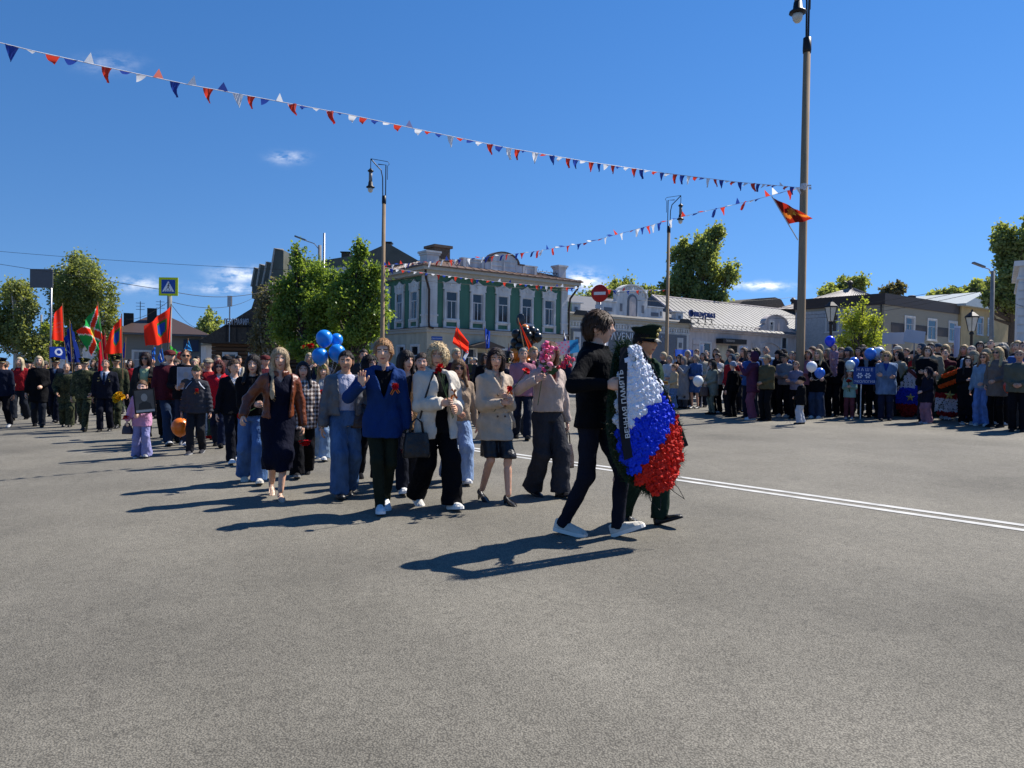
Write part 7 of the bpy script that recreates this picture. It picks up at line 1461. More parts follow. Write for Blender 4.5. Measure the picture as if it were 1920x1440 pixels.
r21 = spec('stout moustached man in grey-green jacket holding an orange balloon', (1908, 809), 655, -40, C0('#b0826a', '#6a6058'), sex='m', girth=1.2, arms=('belly', 'belly'), top=J('#54574e', hem=.84), bottom=Tn('#14151a'), hair=dict(style='crop', vol=.0))
balloon('orange-red balloon at the belt of the moustached man', P(1896, 725, 14.9), .135, '#b8381c', r21.hand['R'][0])
# blue sign, two wreaths leaning in the crowd
e = empty('blue_sign', gp(1613, 786), R(-14), 'blue sign on a white stick with pinwheel flowers and white words', 'sign')
D_ = gp(1613, 786).y; s_ = D_ / FPX; zc = (786 - 704) * s_; mb = MB(); mb.tube([(0, 0, 0), (0, 0, zc)], .012, 6); mb.build('stick', PAINT, e, color='#cfd2d8')
mb = MB(); mb.box((.07, -.02, zc), (.50, .015, .42)); bd = mb.build('board', PAINT, e, color='#24478f')
lettering('board_text', 'Н А Ш Е', .10, frame((.07, -.031, zc + .14), (1, 0, 0), (0, 0, 1)), PAINT, bd, '#cfd8ec'); lettering('board_text', 'ЭКОЛОГИЯ', .085, frame((.07, -.031, zc - .15), (1, 0, 0), (0, 0, 1)), PAINT, bd, '#cfd8ec')
for cx_ in (-.04, .14):
    mb = MB()
    for k in range(6): a = k * math.pi / 3; d = Vector((math.cos(a), 0, math.sin(a))); q = Vector((-math.sin(a), 0, math.cos(a))) * .022; c = Vector((cx_, -.032, zc)); mb.add([c + d * .012, c + d * .05 - q, c + d * .075, c + d * .05 + q], [(0, 1, 2, 3)])
    mb.build('pinwheel_flower', PAINT, bd, color='#dfe6f4')
mb = MB(); mb.tube([(-.12, .02, zc - .1), (0.02, -.035, zc - .05)], .01, 4); mb.build('clip', METAL_D, bd)
def tri2(x, t): k = t - .05 * x; return ('#c9cddc' if k > .6 else '#1a36b8' if k > .28 else '#8a1a20'), (2 if k > .6 else 1)
w2 = wreath('tricolour wreath with gold star standing among the spectators', gp(1702, 782), 1.26, .36, -20, 2, tri2, .055, back=8)
def dark(x, t): return (('#c9d0e0', 2) if t < .45 and (int(x * 7 + 40) + int(t * 11)) % 2 else ('#8a1420', 1) if t < .5 else (None, 0))
w3 = wreath('dark wreath with orange and black bands and gold star', gp(1772, 788), 1.28, .34, -20, 4, dark, .06, back=8)
def gold_star(w_, z, r_):
    mb = MB(); c = Vector((0, -.13, z)); pts = [c + Vector((math.sin(k * math.pi / 5), 0, math.cos(k * math.pi / 5))) * (r_ if k % 2 == 0 else r_ * .42) for k in range(10)]; mb.add([c + Vector((0, -.03, 0))] + pts, [(0, 1 + k, 1 + (k + 1) % 10) for k in range(10)]); mb.build('gold_star', mat('gold_foil', (.55, .42, .12), rough=.3, metal=.6), w_)
gold_star(w2, .52, .11); gold_star(w3, .62, .12)
for i, (a, b) in enumerate((((-.17, 1.05), (.14, 1.22)), ((-.20, .80), (.24, 1.05)))):
    v0 = Vector((a[0], -.10, a[1])); v1 = Vector((b[0], -.10, b[1]))
    for j in range(9): o = mobj('flower', RUF[j % 3], w3, [PETAL], '#d8561a'); o.location = v0.lerp(v1, j / 8); o.scale = (.045, .035, .045)
strip(w2, 'ribbon', [(-.10, -.10, 1.22), (.05, -.12, 1.1), (.22, -.11, .93), (.34, -.06, .78)], .09, mat('dark_red_ribbon', (.10, .012, .018), rough=.4), (.5, 0, .8))

# ------------------------------------------------------------------ prototypes for the deep crowd
def proto(**kw): kw.setdefault('res', .027); kw.setdefault('face_seg', (28, 22)); kw.setdefault('feet', 'stand'); return figure(**kw)
JK = lambda **k: dict(dict(col='top', hem=.84, loose=.7, th=.03), **k)
BT = lambda kind='straight', **k: dict(dict(kind=kind, col='bot'), **k)
STAND = [('man', 'jacket', dict(sex='m', arms=('down', 'pocket'), top=JK(), bottom=BT(), hair=dict(style='crop'))), ('man', 'jacket', dict(sex='m', arms=('fold', 'fold'), girth=1.1, top=JK(collar=.03), bottom=BT(), hair=dict(style='crop', vol=.0))),
         ('capped man', 'jacket', dict(sex='m', arms=('belly', 'belly'), top=JK(), bottom=BT(), hair=dict(style='crop'), hat=dict(style='ball'))), ('woman', 'coat', dict(sex='f', arms=('belly', 'belly'), top=JK(hem=.6, flare=.1), bottom=BT('slim'), hair=dict(style='bob'))),
         ('long-haired woman', 'jacket', dict(sex='f', arms=('down', 'belly'), top=JK(), bottom=BT('wide'), hair=dict(style='long', len=.06))), ('woman', 'jacket', dict(sex='f', arms=('phone', 'phone'), top=JK(), bottom=BT(), hair=dict(style='back'))),
         ('woman in headscarf', 'coat', dict(sex='f', girth=1.15, arms=('belly', 'belly'), top=JK(hem=.5), bottom=BT(), hat=dict(style='kerchief'))), ('curly-haired woman', 'jacket', dict(sex='f', girth=1.1, arms=('fold', 'fold'), top=JK(), bottom=BT(), hair=dict(style='curly'))),
         ('man in flat cap', 'jacket', dict(sex='m', girth=1.05, arms=('down', 'down'), top=JK(open=(1.2, 0, .3)), under=dict(col='#c3c3c8', neck=1.49), bottom=BT(), hair=dict(style='crop'), hat=dict(style='flat'))), ('hooded person', 'jacket', dict(sex='m', arms=('pocket', 'pocket'), top=JK(), bottom=BT(), hat=dict(style='hood'))),
         ('person in knit hat', 'jacket', dict(sex='f', arms=('belly', 'down'), top=JK(), bottom=BT(), hat=dict(style='knit'), hair=dict(style='long', len=0))), ('woman in sunglasses', 'jacket', dict(sex='f', arms=('belly', 'belly'), top=JK(), bottom=BT(), hair=dict(style='bob', vol=.02), glasses='#141014'))]
WALK = [('man', 'suit', dict(sex='m', feet='walkL', arms=('down', 'down'), top=JK(open=(1.2, 0, .3), lapel=1, loose=.3), under=dict(col='#c3c6cc', neck=1.49), bottom=BT(), hair=dict(style='crop'))), ('man in peaked cap', 'uniform', dict(sex='m', feet='walkR', arms=('down', 'fwd'), top=JK(hem=.8, loose=.3), bottom=BT(), hair=dict(style='crop', vol=0), hat=dict(style='peaked', high=0))),
        ('man in beret', 'camouflage', dict(sex='m', feet='walkL', arms=('down', 'down'), top=JK(mat=CAMO), bottom=BT('boot', mat=CAMO), hair=dict(style='crop', vol=0), hat=dict(style='beret'), shoes='boot')), ('man in flat cap', 'jacket', dict(sex='m', girth=1.1, feet='walkR', arms=('down', 'down'), top=JK(), bottom=BT(), hat=dict(style='flat'), hair=dict(style='crop'))),
        ('woman', 'coat', dict(sex='f', feet='walkL', arms=('belly', 'down'), top=JK(hem=.62), bottom=BT(), hair=dict(style='bob'))), ('woman', 'jacket', dict(sex='f', feet='walkR', arms=('down', 'belly'), top=JK(), bottom=BT('wide'), hair=dict(style='long', len=.04))), ('man', 'jacket', dict(sex='m', feet='walkL', arms=('down', 'belly'), top=JK(), bottom=BT(), hair=dict(style='crop')))]
SP = [(a, b, proto(seed=i, **k)) for i, (a, b, k) in enumerate(STAND)]; WP = [(a, b, proto(seed=i + 20, **k)) for i, (a, b, k) in enumerate(WALK)]
TOPS = [('black', '#131316'), ('black', '#16161b'), ('navy', '#1a2236'), ('dark grey', '#303034'), ('charcoal', '#26262b'), ('brown', '#43322a'), ('beige', '#8f8472'), ('blue', '#31518a'), ('denim blue', '#54708f'), ('olive', '#484a36'), ('red', '#8e1f26'), ('white', '#b5b5b8'), ('grey', '#6a6c70'), ('maroon', '#4a1e28'), ('teal', '#2a5560'), ('pale blue', '#8299b4'), ('cream', '#aaa08e'), ('pink', '#9a6a78')]
BOTS = ['#131318', '#17181e', '#1c2230', '#2b384e', '#3a3a3e', '#20242c']
HAIRC = ['#2a2019', '#3c2c20', '#5a4432', '#7d6a54', '#a58a60', '#8c857c', '#1c1614', '#b9a684']
HATC = ['#26262a', '#8a8272', '#3a4a5a', '#b0aca4', '#5a2a2a', '#1a1c22']
CAND = []
HN = dict(zip(HAIRC, ['dark-haired', 'dark-haired', 'brown-haired', 'brown-haired', 'fair-haired', 'grey-haired', 'black-haired', 'blond']))
def crowd(n, where, protos, yawf, region, group, hrange=(1.58, 1.80), seed=1, tops=TOPS, mind=.52):
    """where(r) gives a ground position; candidates are kept if their head or body can be seen past nearer people"""
    r_ = random.Random(seed); got = []; tries = 0
    while len(got) < n and tries < n * 40:
        tries += 1; x, y = where(r_)
        if any((x - a) ** 2 + (y - b) ** 2 < mind * mind for a, b in got) or any((x - a) ** 2 + (y - b) ** 2 < .45 * .45 for a, b in TAKEN): continue
        got.append((x, y)); CAND.append((y, x, r_.uniform(*hrange), protos, yawf, region, group, tops, r_.randrange(10 ** 6)))
GRID = np.zeros((360, 480), bool)
def cover(x, y, z, H_):
    """marks a standing figure in a coarse picture grid; returns the share of its head that was still free"""
    s = FPX / y / 4; px, py = proj((x, y, z)); px /= 4; py /= 4
    def rect(x0, x1, y0, y1): return slice(max(0, int(y0)), max(0, min(360, int(y1) + 1))), slice(max(0, int(x0)), max(0, min(480, int(x1) + 1)))
    hd = rect(px - .10 * s, px + .10 * s, py - H_ * s, py - (H_ - .24) * s); bd = rect(px - .21 * s, px + .21 * s, py - (H_ - .26) * s, py)
    g_ = GRID[hd]; free = 0 if g_.size == 0 else 1 - g_.mean(); b_ = GRID[bd]; fb = 0 if b_.size == 0 else 1 - b_.mean()
    return free, fb, hd, bd
def settle(limit):
    for o in COL.objects:
        if o.get('category') == 'person':
            _, _, h_, b_ = cover(o.location.x, o.location.y, o.location.z, 1.75 * o.scale[0]); GRID[h_] = True; GRID[b_] = True
    n = 0
    for (y, x, H_, protos, yawf, region, group, tops, sd_) in sorted(CAND, key=lambda c: c[0]):
        z = gz(x, y) + (.12 if inpave(x, y) else 0); free, fb, h_, b_ = cover(x, y, z, H_)
        if free < .30 and fb < .25 or n >= limit: continue
        GRID[h_] = True; GRID[b_] = True; n += 1; r_ = random.Random(sd_); who, what, fg = r_.choice(protos); cn, cc = r_.choice(tops); hc = r_.choice(HAIRC)
        if what == 'camouflage': cn = 'green'
        if what == 'uniform': cn, cc = 'navy', '#191e2e'
        hair_w = HN[hc] + ' ' if who in ('man', 'woman', 'long-haired woman', 'curly-haired woman', 'woman in sunglasses') else ''
        place(fg, f'{hair_w}{who} in {cn} {what} {region(proj((x, y, z + 1.6))[0], y)}', (x, y, z), H_, yawf(r_), dict(skin=r_.choice(['#c2937a', '#b88a70', '#cda288', '#ad7f64']), hair=hc, shoes=r_.choice(['#151518', '#151518', '#b9b9b9', '#3a3430']), sole='#222222', hat=r_.choice(HATC) if what not in ('uniform', 'camouflage') else '#171a22' if what == 'uniform' else '#1c2a1e', visor='#060606', top=cc, bot=r_.choice(BOTS)), group)
    return n
def inpave(x, y):
    q = Vector((x, y, 0)) - k0; return q.dot(kn) > 0 and -14 < q.dot(kd) < 40
TAKEN = [(o.location.x, o.location.y) for o in COL.objects if o.get('category') == 'person']
rowd = Vector((dr.x, dr.y, 0)); rown = kn
f0 = gp(1262, 768); f0.z = 0
def reg_r(px, y):
    return ('behind the child in cream' if px < 1330 else 'behind the boy in the grey knit cap' if px < 1400 else 'behind the olive jacket' if px < 1470 else 'right of the tall lamp pole' if px < 1560 else 'behind the little girl in mint' if px < 1640 else 'behind the tricolour wreath' if px < 1740 else 'behind the dark wreath' if px < 1820 else 'at the right end of the crowd')
FRP = sorted([tuple(v) for v in ((1263, 768), (1281, 766), (1303, 766), (1335, 777), (1373, 782), (1411, 787), (1436, 789), (1470, 781), (1491, 785), (1532, 784), (1561, 781), (1592, 785), (1621, 782), (1660, 788), (1702, 782), (1738, 794), (1772, 788), (1811, 795), (1842, 798), (1868, 801), (1908, 809), (1990, 818))]); FRD = [(p_[0], gp(*p_).y) for p_ in FRP]
def rr(r_):
    px = r_.uniform(1236, 1945); D = max([d for x, d in FRD if abs(x - px) < 34] or [17]) + .42 + 5.2 * r_.random() ** 1.3; q = P(px, 690, D); return q.x, q.y
crowd(190, rr, SP, lambda r_: r_.uniform(-85, -20), reg_r, 'spectators standing behind the front row', seed=11, hrange=(1.60, 1.86), mind=.44, tops=TOPS[:3] + TOPS)
def rr2(r_):                                              # spectators thinning out towards the green house
    t = r_.uniform(-13, -.6); q = f0 + rowd * t + rown * r_.uniform(.0, 3.2); return q.x, q.y
crowd(64, rr2, SP, lambda r_: r_.uniform(-80, -20), lambda px, y: 'far behind the trench coat woman' if px < 960 else 'far behind the pink blossom' if px < 1060 else 'far behind the wreath bearers', 'distant spectators before the houses', seed=12, mind=.5, tops=TOPS[:5] + TOPS)
# the column behind: along the street to the far left
DARK = TOPS[:5] * 3 + TOPS
c_l = gp(175, 800); c_l.z = 0
def col1(r_):
    t = r_.uniform(1.0, 14); q = c_l + STREET * t + Vector((STREET.y, -STREET.x, 0)) * r_.uniform(-2.6, 3.6); return q.x, q.y
reg_l = lambda px, y: ('at the far left edge' if px < 60 else 'behind the camouflaged veterans' if px < 190 else 'behind the dark-haired woman' if px < 330 else 'behind the red jacket')
crowd(74, col1, WP, lambda r_: r_.uniform(8, 45), reg_l, 'marchers deep in the left column', seed=13, tops=DARK, mind=.6, hrange=(1.6, 1.82))
def col2(r_):
    t = r_.uniform(14, 46); q = c_l + STREET * t + Vector((STREET.y, -STREET.x, 0)) * r_.uniform(-5, 9); return q.x, q.y
crowd(70, col2, WP, lambda r_: r_.uniform(8, 45), lambda px, y: 'far down the street under the flags', 'marchers far down the street', seed=14, tops=DARK, mind=.7)
def col3(r_):                                             # between the leading women and the green house
    px = r_.uniform(430, 1000); D = r_.uniform(14, 30); q = P(px, 690, D); return q.x, q.y
WP2 = [w_ for w_ in WP if w_[1] != 'camouflage']
crowd(46, col3, WP2, lambda r_: r_.uniform(0, 45), lambda px, y: 'behind the girl in garrison cap' if px < 620 else 'behind the blue blazer' if px < 760 else 'behind the curly blond woman' if px < 900 else 'behind the trench coat', 'marchers in the rows behind', seed=15, tops=DARK, mind=.7)
def col4(r_):
    px = r_.uniform(300, 480); D = r_.uniform(13.5, 24); q = P(px, 690, D); return q.x, q.y
crowd(26, col4, WP2, lambda r_: r_.uniform(5, 40), lambda px, y: 'behind the bald man with the portrait' if px < 390 else 'behind the girls in black', 'marchers in the rows behind', seed=16, tops=DARK, mind=.6)
settle(235)
# ================================================================== lamp posts, signs, wires, bunting
CONC = mat('concrete_pole', (.31, .215, .13), rough=.9, var=.25, scale=5, stretch=(2, 2, .3), bump=.2, bscale=40)
GLOBE = mat('lamp_globe', (.55, .52, .45), rough=.25, spec=.5); GREYM = mat('grey_lamp_metal', (.17, .17, .175), rough=.5)
def lamp_post(label, px, D, ytop, ang, name='lamp_post'):
    b = P(px, 690, D); base = Vector((b.x, b.y, gz(b.x, b.y))); e = empty(name, base, 0, label, 'street lamp', 'tall concrete lamp posts on the square'); H_ = P(px, ytop, D).z - base.z
    mb = MB(); mb.lathe([(.14, -.2), (.112, H_ * .02), (.088, H_)], 12); mb.build('pole', CONC, e, True)
    mb = MB(); mb.lathe([(.10, -.38), (.108, -.30), (.10, 0), (.05, .02)], 12, Matrix.Translation((0, 0, H_ + .12))); mb.build('collar', METAL_D, e, True)
    d = Vector((math.cos(ang), math.sin(ang), 0)); z = H_ + .1; r_ = [mb]
    for k, (o, h) in enumerate(((.06, 1.05), (-.07, 1.5), (-.15, 1.4))):
        mb = MB(); pts = [d * o + Vector((0, 0, z - .1)), d * o + Vector((0, 0, z + h))]
        if k == 0: pts = [d * o + Vector((0, 0, z - .1)), d * (o + .02) + Vector((0, 0, z + .9)), d * .16 + Vector((0, 0, z + 1.25)), d * .42 + Vector((0, 0, z + 1.52)), d * .66 + Vector((0, 0, z + 1.78))]
        if k == 1: pts += [d * .30 + Vector((0, 0, z + 1.53))]
        if k == 2: pts = [d * -.15 + Vector((0, 0, z + .8)), d * -.15 + Vector((0, 0, z + 1.45)), d * -.24 + Vector((0, 0, z + 1.56)), d * -.15 + Vector((0, 0, z + 1.66)), d * .66 + Vector((0, 0, z + 1.79))]
        mb.tube(pts, (.026, .026, .014)[k], 6); mb.build('bracket', METAL_D, e)
    lx = d * .66; lz = z + 1.5
    ln = MB(); ln.tube([lx + Vector((0, 0, lz + .29)), lx + Vector((0, 0, lz - .18))], .018, 6); ln = ln.build('lantern', METAL_D, e)
    for (nm, pr, m_) in (('lantern_cap', [(.03, -.16), (.07, -.22), (.14, -.28), (.15, -.31), (.08, -.36)], METAL_D), ('lantern_body', [(.085, -.36), (.085, -.82)], GREYM), ('lantern_skirt', [(.10, -.82), (.12, -1.0), (.20, -1.05), (.21, -1.09), (.13, -1.12)], METAL_D), ('globe', [(.125, -1.12), (.13, -1.18), (.11, -1.26), (.06, -1.32), (.01, -1.335)], GLOBE)):
        mb = MB(); mb.lathe(pr[::-1], 14, Matrix.Translation(lx + Vector((0, 0, lz)))); mb.build(nm, m_, ln, True)
    return e
lamp_post('very tall concrete lamp post rising out of the picture among the spectators', 1500, 19.2, 80, R(180 + 48))
lamp_post('concrete lamp post in front of the lindens and green house', 716, 36, 372, R(180))
lamp_post('concrete lamp post before the white shop, lantern on its right', 1249, 43, 428, R(0))
def old_lantern(label, px, D, ytop):
    b = P(px, 690, D); base = Vector((b.x, b.y, gz(b.x, b.y))); e = empty('lantern_post', base, 0, label, 'street lamp', 'old style black lantern posts'); H_ = P(px, ytop, D).z - base.z
    mb = MB(); mb.lathe([(.13, -.1), (.12, .5), (.06, .6), (.05, H_ - 1.0), (.09, H_ - .95), (.05, H_ - .85)], 10); mb.build('post', METAL_D, e, True)
    mb = MB(); mb.lathe([(.12, H_ - .84), (.24, H_ - .32)], 6); mb.build('lantern_glass', GLOBE, e); mb = MB(); mb.lathe([(.29, H_ - .32), (.27, H_ - .27), (.10, H_ - .12), (.05, H_ - .10), (.02, H_)], 6); mb.build('lantern_roof', METAL_D, e)
    for k in range(6):
        a = k * math.pi / 3; mb = MB(); mb.tube([(.125 * math.cos(a), .125 * math.sin(a), H_ - .85), (.25 * math.cos(a), .25 * math.sin(a), H_ - .31)], .012, 4); mb.build('lantern_rib', METAL_D, e)
old_lantern('black old-style lantern post left of the young tree', 1556, 29, 561); old_lantern('black old-style lantern post before the beige office', 1820, 29, 580)
def util_pole(label, px, D, ytop, arm, steel=0, r_=.13):
    b = P(px, 690, D); base = Vector((b.x, b.y, gz(b.x, b.y))); e = empty('utility_pole', base, 0, label, 'utility pole', 'utility poles'); H_ = P(px, ytop, D).z - base.z
    mb = MB(); mb.lathe([(r_, -.2), (r_ * .8, H_)], 8); mb.build('pole', STEEL if steel else mat('grey_concrete', (.23, .225, .215), rough=.9, var=.2), e, True)
    if arm:
        mb = MB(); mb.tube([(0, 0, H_ - .3), (-arm * .25, 0, H_ + .1), (-arm * .8, 0, H_ + .1 + .35 * abs(arm) * .5)], .03, 6); mb.build('arm', STEEL, e); mb = MB(); mb.box((-arm * .9, 0, H_ + .15 + .2 * abs(arm)), (.7, .22, .09), M=Matrix.Rotation(R(20) * (1 if arm > 0 else -1), 4, 'Y')); mb.build('lamp_head', GREYM, e)
    return base + Vector((0, 0, H_))
q1 = util_pole('concrete pole with long lamp arm behind the lindens', 597, 45, 460, 1.3); util_pole('thin grey steel pole beside the concrete pole', 605, 44, 437, 0, 1, .075)
q2 = util_pole('concrete pole with lamp arm and cables at the right', 1857, 42, 508, .9)
q3 = util_pole('grey street pole left of the log cafe', 77, 75, 590, 0, 0, .12)
# pedestrian crossing sign
def sign_post(name, label, px, D, ytop, ybot=None):
    b = P(px, 690, D); base = Vector((b.x, b.y, gz(b.x, b.y))); e = empty(name, base, 0, label, 'road sign'); return e, P(px, ytop, D).z - base.z, D / FPX
e, z, s = sign_post('crossing_sign', 'blue pedestrian crossing sign with fluorescent yellow border on a pole', 317, 36, 538)
mb = MB(); mb.tube([(0, 0, -.1), (0, 0, z + .4)], .11, 10); mb.build('pole', mat('grey_concrete'), e, True)
mb = MB(); mb.box((0, -.13, z), (.92, .03, .88)); bd = mb.build('border_plate', PAINT, e, color='#c3d21a'); mb = MB(); mb.box((0, -.15, z), (.66, .012, .66)); mb.build('blue_plate', PAINT, bd, color='#1f4da0')
mb = MB(); mb.add([(-.29, -.158, z - .24), (.29, -.158, z - .24), (0, -.158, z + .27)], [(0, 1, 2)]); mb.build('white_triangle', PAINT, bd, color='#dfe3ea')
mb = MB(); o = Vector((0, -.162, z))
mb.add([o + Vector((.03 + .03 * math.cos(a), 0, .13 + .03 * math.sin(a))) for a in [k * math.pi / 4 for k in range(8)]], [tuple(range(8))])
for (a, b, w_) in (((.02, .10), (-.01, -.02), .035), ((-.01, -.02), (.05, -.10), .022), ((.05, -.10), (.06, -.17), .018), ((-.01, -.02), (-.05, -.09), .022), ((-.05, -.09), (-.11, -.15), .018), ((.02, .08), (.08, .01), .014), ((.015, .08), (-.06, .03), .014)):
    a = Vector((a[0], 0, a[1])); b = Vector((b[0], 0, b[1])); d = (b - a).normalized(); n = Vector((-d.z, 0, d.x)) * w_ * .6; mb.add([o + a - n, o + b - n, o + b + n, o + a + n], [(0, 1, 2, 3)])
for k in range(4): mb.add([o + Vector((-.2 + k * .1, 0, -.23)), o + Vector((-.14 + k * .1, 0, -.23)), o + Vector((-.13 + k * .1, 0, -.19)), o + Vector((-.17 + k * .1, 0, -.19))], [(0, 1, 2, 3)])
mb.build('walking_figure', PAINT, bd, color='#16181c')
e, z, s = sign_post('no_entry_sign', 'round red no entry sign above the young man', 1122, 30, 550)
mb = MB(); mb.tube([(.03, .05, -.1), (.03, .05, z + .3)], .04, 8); mb.build('pole', STEEL, e, True); RM = Matrix.Translation((0, 0, z)) @ Matrix.Rotation(R(-22), 4, 'Z') @ Matrix.Rotation(R(90), 4, 'X')
mb = MB(); mb.lathe([(.02, -.012), (.345, -.01), (.355, 0), (.345, .01), (.02, .012)], 28, RM); dc = mb.build('disc', PAINT, e, True, '#b3201c'); mb = MB(); mb.box((0, -.018, z), (.48, .012, .12), rz=R(-22)); mb.build('white_bar', PAINT, dc, color='#dcdcdc')
mb = MB(); mb.box((-.02, -.01, z - .52), (.32, .012, .14), rz=R(-22)); mb.build('lower_plate', PAINT, e, color='#b9bcc0')
e, z, s = sign_post('information_board', 'grey back of a road sign board before the birches', 77, 46, 522)
mb = MB(); mb.box((0, 0, z), (1.4, .05, 1.15)); bd = mb.build('plate', PAINT, e, color='#55585e'); mb = MB()
for q in (-.35, .35): mb.box((0, .05, z + q), (1.4, .05, .06))
mb.build('stiffener', STEEL, bd); mb = MB(); mb.tube([(.55, .08, -.2), (.55, .08, z + .6)], .06, 8); mb.build('pole', STEEL, e, True)
e, z, s = sign_post('traffic_mirror', 'grey round-topped mirror sign behind the orange balloons', 975, 31, 600)
mb = MB(); mb.lathe([(.02, -.02), (.24, -.015), (.25, 0), (.24, .02), (.02, .03)], 20, Matrix.Translation((0, 0, z)) @ Matrix.Rotation(R(90), 4, 'X') @ Matrix.Diagonal((.75, 1.1, 1, 1))); mb.build('mirror_face', mat('mirror_grey', (.05, .055, .06), rough=.2), e, True); mb = MB(); mb.tube([(0, .03, -.1), (0, .03, z)], .03, 6); mb.build('pole', STEEL, e)
# cables
CAB = mat('cable', (.015, .015, .015), rough=.6)
def cable(label, a, b, sag, r_=.014):
    mb = MB(); mb.tube([a.lerp(b, t / 16) - Vector((0, 0, sag * 4 * (t / 16) * (1 - t / 16))) for t in range(17)], r_, 4); o = mb.build('cable', CAB, None); tag(o, label, 'cable', 'overhead cables')
pc = P(317, 545, 36)
cable('upper cable sweeping from the left edge to the crossing sign', P(-60, 486, 52), pc, .0); cable('upper cable from the crossing sign past the lindens', pc, P(600, 500, 45), .9); cable('high thin cable behind the birches to the lindens', P(-60, 466, 60), P(600, 508, 60), .2)
cable('slack cable from crossing sign toward the gabled roof', pc - Vector((0, 0, .5)), P(488, 550, 62), .7); cable('cable falling from crossing sign to the brown roof', pc - Vector((0, 0, .5)), P(236, 598, 60), .3); cable('cable falling from crossing sign to the log cafe', pc - Vector((0, 0, .5)), P(372, 615, 58), .3)
for i, (y, yy) in enumerate(((530, 575), (536, 590), (543, 596))): cable(('top', 'middle', 'lowest')[i] + ' of the three cables at the right concrete pole', q2 + Vector((0, 0, -.5 - i * .25)), P(1440, yy, 70), .6)
cable('cable from the right concrete pole to the white building', q2 + Vector((0, 0, -.7)), P(1925, 575, 44), .3); cable('long cable over the low white shop', P(1085, 553, 66), P(1500, 556, 75), .6)
cable('cable along the green house front', P(716, 520, 36), P(1249, 550, 43), .15, .01)
# bunting
def pennant(kind, i):
    w_, h = .20, .26; V = []; F = []; n = 5
    for a in range(n + 1):
        t = a / n
        for b in range(n + 1):
            s_ = b / n; x = (s_ - .5) * w_ * (1 - t); z = -h * t; y = 0
            if kind == 1: ang = t * 2.4; y = h * t * math.sin(.9) * .9; z = -h * t * math.cos(.9) * (1 - .5 * t)          # blown back
            elif kind == 2: z = h * t * .75; y = .06 * t; x += .05 * t                                                  # flipped up over the line
            elif kind == 3: y = .05 * math.sin(t * 5) + .22 * t; z = -h * t * .28; x += .05 * t                            # streaming flat
            elif kind == 4: x += .06 * t * t; y = .04 * math.sin(s_ * 6 + t * 3)                                            # twisted
            else: y = .02 * math.sin(s_ * 7 + t * 4)
            V.append((x, y, z))
    for a in range(n):
        for b in range(n): k = a * (n + 1) + b; F.append((k, k + 1, k + n + 2, k + n + 1))
    return poly_mesh('pennant', V, F, True)
PEN = [pennant(k, k) for k in range(5)]
PENM = mat('pennant_film', objcol=True, rough=.45, var=.08, sss=.0)
t_ = PENM.node_tree; b_ = t_.nodes['Principled BSDF']; tr_ = t_.nodes.new('ShaderNodeBsdfTranslucent'); t_.links.new(t_.nodes['Object Info'].outputs['Color'], tr_.inputs[0]); mx_ = t_.nodes.new('ShaderNodeMixShader'); mx_.inputs[0].default_value = .5
t_.links.new(b_.outputs[0], mx_.inputs[1]); t_.links.new(tr_.outputs[0], mx_.inputs[2]); t_.links.new(mx_.outputs[0], t_.nodes['Material Output'].inputs[0])
def bunting(label, pts, step, size, start=0, seed=1):
    """pts: (px, py, D) along the line"""
    W_ = [P(*p) for p in pts]; ds = [p[2] for p in pts]; e = empty('bunting', W_[-1], 0, label, 'bunting', 'strings of red, white and blue pennants'); r_ = random.Random(seed)
    seg = [0]; 
    for a, b in zip(W_, W_[1:]): seg.append(seg[-1] + (b - a).length)
    def at(t):
        i = max(j for j in range(len(W_) - 1) if seg[j] <= t); k = (t - seg[i]) / (seg[i + 1] - seg[i]); return W_[i].lerp(W_[i + 1], k), (W_[i + 1] - W_[i]).normalized()
    mb = MB(); mb.tube([w_ - e.location for w_ in W_], .006, 4); mb.build('cord', PAINT, e, color='#c9c9d0')
    t = step * .5; i = start
    while t < seg[-1] - .05:
        p_, d = at(t); o = mobj('pennant', PEN[r_.choice((1, 0, 3, 3, 2, 3, 4, 1, 4) if size < .8 and t < seg[-1] * .42 else (0, 0, 1, 1, 2, 3, 3, 4, 4))], e, [PENM], ('#e4e6ea', '#d0402f', '#2a469c')[i % 3]); o.location = p_ - e.location; o.rotation_euler = (r_.uniform(-.3, .5), math.atan2(-d.z, math.hypot(d.x, d.y)), math.atan2(d.y, d.x) + r_.uniform(-.25, .25)); k = size * r_.uniform(.9, 1.1); o.scale = (k, k, k); t += step * r_.uniform(.92, 1.08); i += 1
    return e
bunting('long bunting from top left down to the very tall lamp post', [(-40, 70, 8.6), (60, 95, 8.9), (200, 126, 9.6), (350, 158, 10.3), (500, 186, 11.1), (650, 214, 12), (800, 246, 13), (950, 277, 14), (1100, 303, 15.2), (1250, 325, 16.6), (1380, 341, 17.8), (1503, 352, 19.1)], .212, .72, 1, 3)
bunting('bunting from the very tall lamp post down to the left lamp post', [(1503, 350, 19.1), (1440, 368, 20.3), (1380, 383, 21.4), (1300, 401, 22.9), (1200, 428, 25), (1100, 455, 27.4), (1000, 472, 29.6), (900, 483, 31.8), (800, 491, 34), (716, 498, 35.9)], .28, .95, 0, 4)
bunting('bunting strung along the front of the green house', [(717, 501, 35.9), (760, 507, 36.5), (800, 512, 37), (870, 521, 37.9), (950, 530, 38.9), (1030, 537, 39.9), (1092, 540, 40.7), (1170, 545, 41.8), (1248, 543, 42.9)], .30, 1.0, 1, 5)
mb = MB(); c = P(1505, 352, 19.05)
